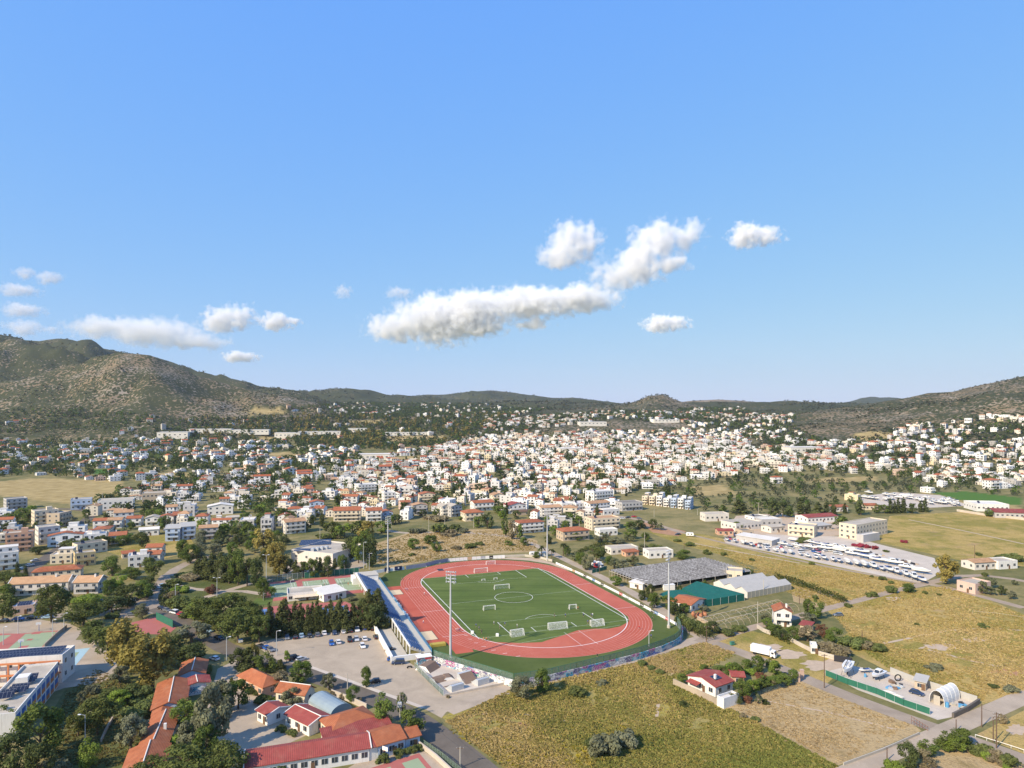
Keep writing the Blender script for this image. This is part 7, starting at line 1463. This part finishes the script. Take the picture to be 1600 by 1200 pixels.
for i, (x, y, z, zo) in enumerate(PL_H):
    T_ = TT[rt.randrange(16)]; wn, wc, _ = pickwall(); rn = 'orange' if rt.random() < .68 else 'tan'; k = rt.uniform(.88,1.1); wc = tuple(min(.82,c*k) for c in wc); dist = vnoise(np.array([x/330]), np.array([y/330]), 31)[0]; rz = YAW+(dist-.5)*1.5+rt.choice((0,0,0,math.pi/2,-math.pi/2))+rt.uniform(-.12,.12); s_ = rt.uniform(.72,1.08); s1, s2, s3 = rt.choice((.75,.9,1,1.1,1.5)), rt.uniform(.75,1.2), rt.choice((.6,.85,.95,1,1.1))
    if i < NH:
        rd = {'hip':rn+' hipped','gable_x':rn+' roofed','gable_y':rn+' gabled','flat':'flat roofed','step':'stepped flat roofed','hip_flat':'roof terraced'}[T_['kind']]; lb = '%s %s %s house' % (wn, SW[T_['st']], rd)
        if y < 760:
            t_ = thing('town_house', lb, 'house', (x,y,z), rz, 'houses of the town'); t_.scale = (s_*s1,s_*s2,s_*s3)
            link('walls', T_['me_walls'], t_).color = (*wc,1); link('roof', T_['me_roof'][rn], t_)
            if T_['me_bal']: link('balcony', T_['me_bal'], t_).color = (*wc,1)
            for (wx,wy),wr,(ww,wh),wz in T_['wins']: link('window', window_mesh(ww,wh), t_, (wx,wy,wz), wr)
        else:
            o = link('town_house', T_['me_one'][rn], None, (x,y,z), rz, (s_*s1,s_*s2,s_*s3)); o.color = (*wc,1); tag(o, lb, 'house', 'houses of the town')
    else:
        if 'np' not in T_:
            V = np.array(T_['one'].v); fs = T_['one'].f; F = np.array([list(f)+[f[-1]]*(4-len(f)) if len(f) < 4 else list(f) for f in fs if len(f) <= 4]); m = np.array([mm for f, mm in zip(fs, T_['one'].m) if len(f) <= 4]); T_['np'] = (V,F,m)
        V, F, m = T_['np']; c, sn = math.cos(rz)*s_, math.sin(rz)*s_
        FARV.append(np.stack([V[:,0]*s1*c-V[:,1]*s2*sn+x, V[:,0]*s1*sn+V[:,1]*s2*c+y, V[:,2]*s_*s3+z],1)); FARF.append(F+nv); nv += len(V)
        pal = np.array([wc, RC[rn], (.05,.055,.065), (.58,.54,.47)]); FARC.append(pal[m])
def far_mat():
    t = NT('far_house_paint'); c = t.n('ShaderNodeAttribute', attribute_name='tint').outputs['Color']; return t.out(t.mix(c, (0,0,0), t.remap(t.noise(t.pos(), .5, 3), .4, .8, 0, .2)), .8)
def quads(name, V, F, C, mat):           # triangles were padded to quads: split them apart
    V = np.concatenate(V); F = np.concatenate(F); C = np.concatenate(C); tri = F[:,2] == F[:,3]; me = bpy.data.meshes.new(name); fl = [tuple(f[:3]) if t_ else tuple(f) for f, t_ in zip(F.tolist(), tri)]
    me.from_pydata(V.tolist(), [], fl); a = me.attributes.new('tint','FLOAT_COLOR','FACE'); a.data.foreach_set('color', np.concatenate([C, np.ones((len(C),1))],1).astype(np.float32).ravel()); me.materials.append(mat); me.update(); return link(name, me)
if FARV: struct(quads('distant_town', FARV, FARF, FARC, far_mat()), 'stuff')
print('TOWN houses', len(PL_H), 'trees', len(PL_T))
# trees between the houses: the nearest ones one by one, the rest as one mass
NTREE = 150; TV, TF, TC, nv = [], [], [], 0; HT = {'pine':(7,12),'broad':(5.5,10),'olive':(3.6,5.6),'cypress':(7,13),'eucalyptus':(8,14)}
_ft = {}
for i, (x, y, z, kd) in enumerate(PL_T):
    h = rt.uniform(*HT[kd])
    if i < NTREE:
        b = Vector((x,y,z)); m = y/CF; p = PX(b); tree(kd, p[0], p[1], p[1]-h/m, h*WID[kd]/m*rt.uniform(.85,1.25), base=b, hue=rt.choice((None,None,'dark','grey','bright')) if kd == 'broad' else None); continue
    far = y > 1100; key = (kd, rt.randrange(4), far)
    if key not in _ft: _ft[key] = crown(kd, 50+key[1]+10*KINDS.index(kd), 34 if far else 110, .15 if far else .085)
    V, F, tn = _ft[key]; w = h*rt.uniform(.85,1.3)*(1.15 if kd == 'olive' else 1); a = rt.uniform(0,6.28); c, sn = math.cos(a)*w, math.sin(a)*w
    TV.append(np.stack([V[:,0]*c-V[:,1]*sn+x, V[:,0]*sn+V[:,1]*c+y, V[:,2]*h+z],1)); TF.append(F+nv); nv += len(V); hc = np.array(HUE[rt.choice((kd,kd,'bush','dark')) if kd != 'olive' else 'olive'])*rt.uniform(1.3,2.1)*(.62 if kd == 'olive' else 1); TC.append(hc[None,:]*(.6+.75*tn[:,None]))
V = np.concatenate(TV); F = np.concatenate(TF); C = np.concatenate(TC); struct(link('distant_trees', np_mesh('distant_trees', V, F, [M['leaf_far']], np.concatenate([C,np.ones((len(C),1))],1))), 'stuff')
# scrub on the hillsides
g = np.random.default_rng(21); n = 60000; px = g.uniform(-150,1750,n); yy = 1000*np.exp(g.uniform(0,1.75,n)); X = (px-800)/CF*yy; Z, Hh = terrain(X, yy); dn = vnoise(X/150, yy/150, 12)*.6+vnoise(X/45, yy/45, 13)*.4; k = (Hh > .3) & (dn > .46+.12*g.random(n)); X, Y_, Z = X[k], yy[k], Z[k]; n = len(X); r_ = g.uniform(1.1,2.8,n)*(1+(Y_ > 2500)*.8); q_ = 7
P = np.stack([X,Y_,Z+r_*.35],1)[:,None,:]+g.normal(size=(n,q_,3))*r_[:,None,None]*np.array([.55,.55,.35]); N_ = g.normal(size=(n,q_,3)); N_[...,2] = np.abs(N_[...,2])+.3; N_ /= np.linalg.norm(N_,axis=2)[...,None]; A = np.cross(N_, g.normal(size=(n,q_,3))); A /= np.linalg.norm(A,axis=2)[...,None]; B = np.cross(N_,A); s_ = (r_*.62)[:,None,None]
V = np.stack([P-A*s_,P-B*s_,P+A*s_,P+B*s_],2).reshape(-1,3); C = np.repeat(np.array([(.046,.047,.026)])*g.uniform(.7,1.45,(n,1))*np.array([1,1,1])+g.uniform(0,.015,(n,1))*np.array([[1,.7,.2]]), q_, 0); m = len(V)//4
struct(link('hillside_scrub', np_mesh('hillside_scrub', V, np.arange(4*m).reshape(m,4), [M['leaf_far']], np.concatenate([C,np.ones((len(C),1))],1))), 'stuff'); print('SCRUB', n)
# far landmarks
def farbox(name, label, cat, px, py, w, d, h, m, roof=None):
    b = GT(px,py); t_ = thing(name, label, cat, b, YAW*.4); q = MB(); q.box(-w/2,w/2,-d/2,d/2,-3,h); q.build('walls', m, t_).color = (.70,.66,.58,1); q = MB(); q.box(-w/2-.4,w/2+.4,-d/2-.4,d/2+.4,h,h+.5); q.build('roof', roof or M['slab_white'], t_)
    nn = max(4,int(w/9)); wm = window_mesh(3.5,1.8)
    for i in range(nn): link('window', wm, t_, (-w/2+w*(i+.5)/nn,-d/2,h*.55))
for a in [('long white warehouse at the foot of the left hill',273,684,62,30,11),('long pale factory block right of the left hill warehouse',330,676,90,18,8),('long cream factory block among the far woods',385,678,100,20,8),('white factory hall beside the far woods',450,684,55,20,11),('long grey white shed in the far woods',500,680,95,20,7),('white block hall with dark base in the far woods',560,676,48,22,10),('longest low shed at the right of the far factories',640,680,110,20,6),('white hall in the middle of the town roofs',890,708,40,26,9),('large white hall in the far centre of the town',925,664,70,30,8),('long pale hall below the rocky knoll',1040,660,70,20,6),('white hall with a pale grey roof at the right of the town',1252,708,56,30,10),('blue white hall behind the small dry field',585,718,50,24,9)]:
    farbox('far_hall', a[0], 'hall', *a[1:6], M['wall'])
sheet('boat_storage_yard', [(1340,776),(1400,769),(1470,774),(1515,790),(1440,794),(1340,792)], .010, M['white_concrete'])
HAZE = 3.5e-5
# ---------------------------------------------------------------- clouds
def cloud(label, lobes, seed, dens=.035, alt=1050.0):   # lobes: photo px, py, half width, half height
    py0 = max(l[1]+l[3] for l in lobes); Yd = CF*alt/max(HOR-py0, 40); m = Yd/CF; cx = sum(l[0] for l in lobes)/len(lobes); c = Vector(((cx-800)*m, Yd, CH+(HOR-sum(l[1] for l in lobes)/len(lobes))*m)); L = []
    for l in lobes: rx, rz = l[2]*m, l[3]*m; L.append(((l[0]-800)*m-c.x, 0, CH+(HOR-l[1])*m-c.z, rx, max(rx*.6, rz), rz))
    x0 = min(a[0]-a[3] for a in L)*1.0; x1 = max(a[0]+a[3] for a in L); z0 = min(a[2]-a[5] for a in L); z1 = max(a[2]+a[5] for a in L); yd = max(a[4] for a in L); R_ = min(.8*math.sqrt(max(a[3] for a in L)*max(a[5] for a in L)), 260.0); e = R_*.4
    t = NT('cloud_vapour'); p = t.n('ShaderNodeTexCoord').outputs['Object']; f = None
    wp = t.n('ShaderNodeTexNoise', i_Vector=p, i_Scale=.8/R_, i_Detail=2); wv = t.n('ShaderNodeVectorMath', operation='MULTIPLY_ADD'); t.t.links.new(wp.outputs['Color'], wv.inputs[0]); wv.inputs[1].default_value = (R_*1.6,)*3; wv.inputs[2].default_value = (-R_*.8,)*3
    ad = t.n('ShaderNodeVectorMath', operation='ADD'); t.t.links.new(p, ad.inputs[0]); t.t.links.new(wv.outputs[0], ad.inputs[1])
    for a in L:
        mp = t.n('ShaderNodeMapping', vector_type='TEXTURE', i_Vector=ad.outputs[0], i_Location=a[:3], i_Scale=a[3:]); ln = t.n('ShaderNodeVectorMath', operation='LENGTH'); t.t.links.new(mp.outputs[0], ln.inputs[0]); g = t.math('SUBTRACT', 1.0, ln.outputs['Value']); f = g if f is None else t.math('MAXIMUM', f, g)
    n = t.noise(t.n('ShaderNodeMapping', i_Vector=p, i_Location=(seed*91.7,)*3), 2.3/R_, 5, .48)
    d = t.math('MULTIPLY', t.remap(t.math('ADD', f, t.math('MULTIPLY', t.math('SUBTRACT', n, .5), 2.0)), .04, .95), dens*120/R_*1.0)
    v = t.n('ShaderNodeVolumePrincipled', i_Density=d, i_Color=(1,1,1)); v.inputs['Anisotropy'].default_value = -.3; o_ = t.n('ShaderNodeOutputMaterial'); t.t.links.new(v.outputs[0], o_.inputs['Volume'])
    q = MB(); q.box(x0-e,x1+e,-yd-e,yd+e,z0-e,z1+e); o = q.build('cloud', t.mat); o.location = c; tag(o, label, 'cloud', 'clouds'); return o
cloud('compact white cloud left of the slanting one', [(875,398,42,24),(900,375,46,30),(918,362,24,16)], 1)
cloud('long slanting white cloud rising to the upper right', [(965,430,42,30),(1000,410,42,36),(1028,378,46,34),(1070,370,36,22),(1048,412,36,10)], 2)
cloud('small white cloud farthest to the upper right', [(1165,368,28,20),(1195,366,30,16)], 3)
cloud('largest long cloud bank above the middle of the valley', [(620,512,52,24),(690,500,80,40),(740,482,80,30),(830,474,80,26),(900,466,70,20),(735,510,60,18),(830,505,26,14)], 4)
cloud('thin flat cloud right of the large cloud bank', [(1030,506,28,13),(1052,503,28,12)], 5)
cloud('long flat pale cloud above the left hill', [(170,512,70,16),(240,518,80,22),(300,534,60,12)], 6, .016)
cloud('puffy white cloud above the slope of the left hill', [(345,500,34,20),(372,494,34,20)], 7)
cloud('small white cloud right of the puffy one', [(432,502,30,13),(458,502,18,7)], 8)
cloud('tiny bright cloud low over the left hill slope', [(376,557,30,8)], 9)
cloud('faint flat cloud at the left edge, middle of three', [(36,484,34,11)], 10, .014); cloud('faint flat cloud at the left edge, lowest of three', [(38,512,32,12),(82,515,16,7)], 11, .012); cloud('faint flat cloud at the left edge, highest of three', [(30,453,34,9)], 12, .012)
cloud('two small faint puffs at the far left', [(38,427,18,9),(78,434,22,11)], 13, .012); cloud('tiny wisp left of the large cloud bank', [(625,457,26,9)], 14, .007); cloud('tiny lone wisp in the middle left sky', [(537,455,16,11)], 15, .007)
# ---------------------------------------------------------------- thin air: far hills pale towards blue
t = NT('haze_air'); v = t.n('ShaderNodeVolumePrincipled', i_Density=HAZE, i_Color=(.80,.90,1.0)); v.inputs['Anisotropy'].default_value = .2; o_ = t.n('ShaderNodeOutputMaterial'); t.t.links.new(v.outputs[0], o_.inputs['Volume'])
q = MB(); q.box(-9500,9500,-900,10900,-6,640); struct(q.build('haze', t.mat), 'stuff')
# ---------------------------------------------------------------- labels: make every one single its thing out
LMK = [(745,955,'the running track'),(575,985,'the cypress row'),(640,960,'the grandstand'),(500,915,'the tennis courts'),(490,850,'the sports hall'),(520,1030,'the car park'),(60,1060,'the white school wing'),(255,1095,'the big orange gables'),(450,1125,'the red roofed huts'),(580,1150,'the school halls'),(230,1030,'the tall eucalyptus pair'),(50,1000,'the school court'),(340,935,'the park path'),(240,930,'the street bend'),(80,910,'the tan roofed terrace'),(40,850,'the salmon apartment block'),(215,870,'the white cubic villa'),(285,830,'the blue grey twins'),(345,795,'the bare yard'),(130,770,'the left dry field'),(700,860,'the far dry field'),(545,800,'the big cream house'),(740,800,'the bright hipped roof'),(830,820,'the far floodlight'),(900,790,'the white hillside row'),(990,790,'the grey cubic villa'),(1045,890,'the ribbed greenhouse'),(1110,925,'the green shade net'),(1180,915,'the polytunnels'),(1170,960,'the hoop frames'),(1228,965,'the white gabled villa'),(1110,1065,'the red roofed garden house'),(1200,1060,'the garden plot'),(1195,1020,'the box lorry'),(1410,1080,'the boat yard'),(1480,1090,'the tunnel tent'),(1540,1150,'the double armed pole'),(1290,1130,'the straw field'),(950,1100,'the weedy meadow'),(1290,865,'the boat storage'),(1350,830,'the cream factory'),(1450,830,'the big right field'),(1520,915,'the pale pink house'),(1550,790,'the white warehouse'),(1400,790,'the far yard cypresses'),(1200,770,'the olive grove'),(1050,760,'the red roofed grove house'),(890,705,'the white town hall roof'),(680,730,'the town chimney'),(590,720,'the blue white hall'),(450,760,'the pink square house'),(1250,710,'the grey roofed hall'),(1420,700,'the right hillside'),(620,815,'the grey gable'),(400,870,'the park conifers'),(160,1120,'the school garden'),(350,1150,'the shaded yard'),(820,1075,'the wall corner bushes'),(1450,1170,'the bottom garden'),(560,880,'the hall side trees'),(790,760,'the slim cream tower')]
ORD = ['','first','second','third','fourth','fifth','sixth','seventh','eighth','ninth','tenth','eleventh','twelfth']
def ordn(i): return ORD[i] if i < 13 else '%d%s' % (i, 'th' if 10 < i % 100 < 14 else {1:'st',2:'nd',3:'rd'}.get(i % 10,'th'))
def finalize():
    bpy.context.view_layer.update(); obs = [o for o, _ in TAGGED if o.name in bpy.data.objects and o.get('label')]; obs = list(dict.fromkeys(obs))
    def groups():
        d = {}
        for o in obs: d.setdefault(o['label'], []).append(o)
        return [v for v in d.values() if len(v) > 1]
    P = {o.name: PX(o.matrix_world.translation) for o in obs}
    for v in groups():
        for o in v:
            x, y = P[o.name]; l = min(LMK, key=lambda q: (q[0]-x)**2+((q[1]-y)*1.6)**2); dx, dy = x-l[0], (y-l[1])*1.6
            ph = ' '+(('right of' if dx > 0 else 'left of') if abs(dx) > abs(dy) else ('in front of' if dy > 0 else 'behind'))+' '+l[2]
            if len((o['label']+ph).split()) <= 13: o['label'] += ph
    for v in groups():
        v.sort(key=lambda o: P[o.name][0]); n = len(v)
        for i, o in enumerate(v):
            o['label'] += ', '+(('leftmost one','rightmost one')[i > 0] if n == 2 else 'leftmost one' if i == 0 else 'rightmost one' if i == n-1 else ordn(i+1)+' from left')
            if not o.get('group'): o['group'] = o['category']+' repeats'
    for o in obs:
        w = o['label'].split()
        if len(w) > 16: print('LONG', o['label'])
finalize()
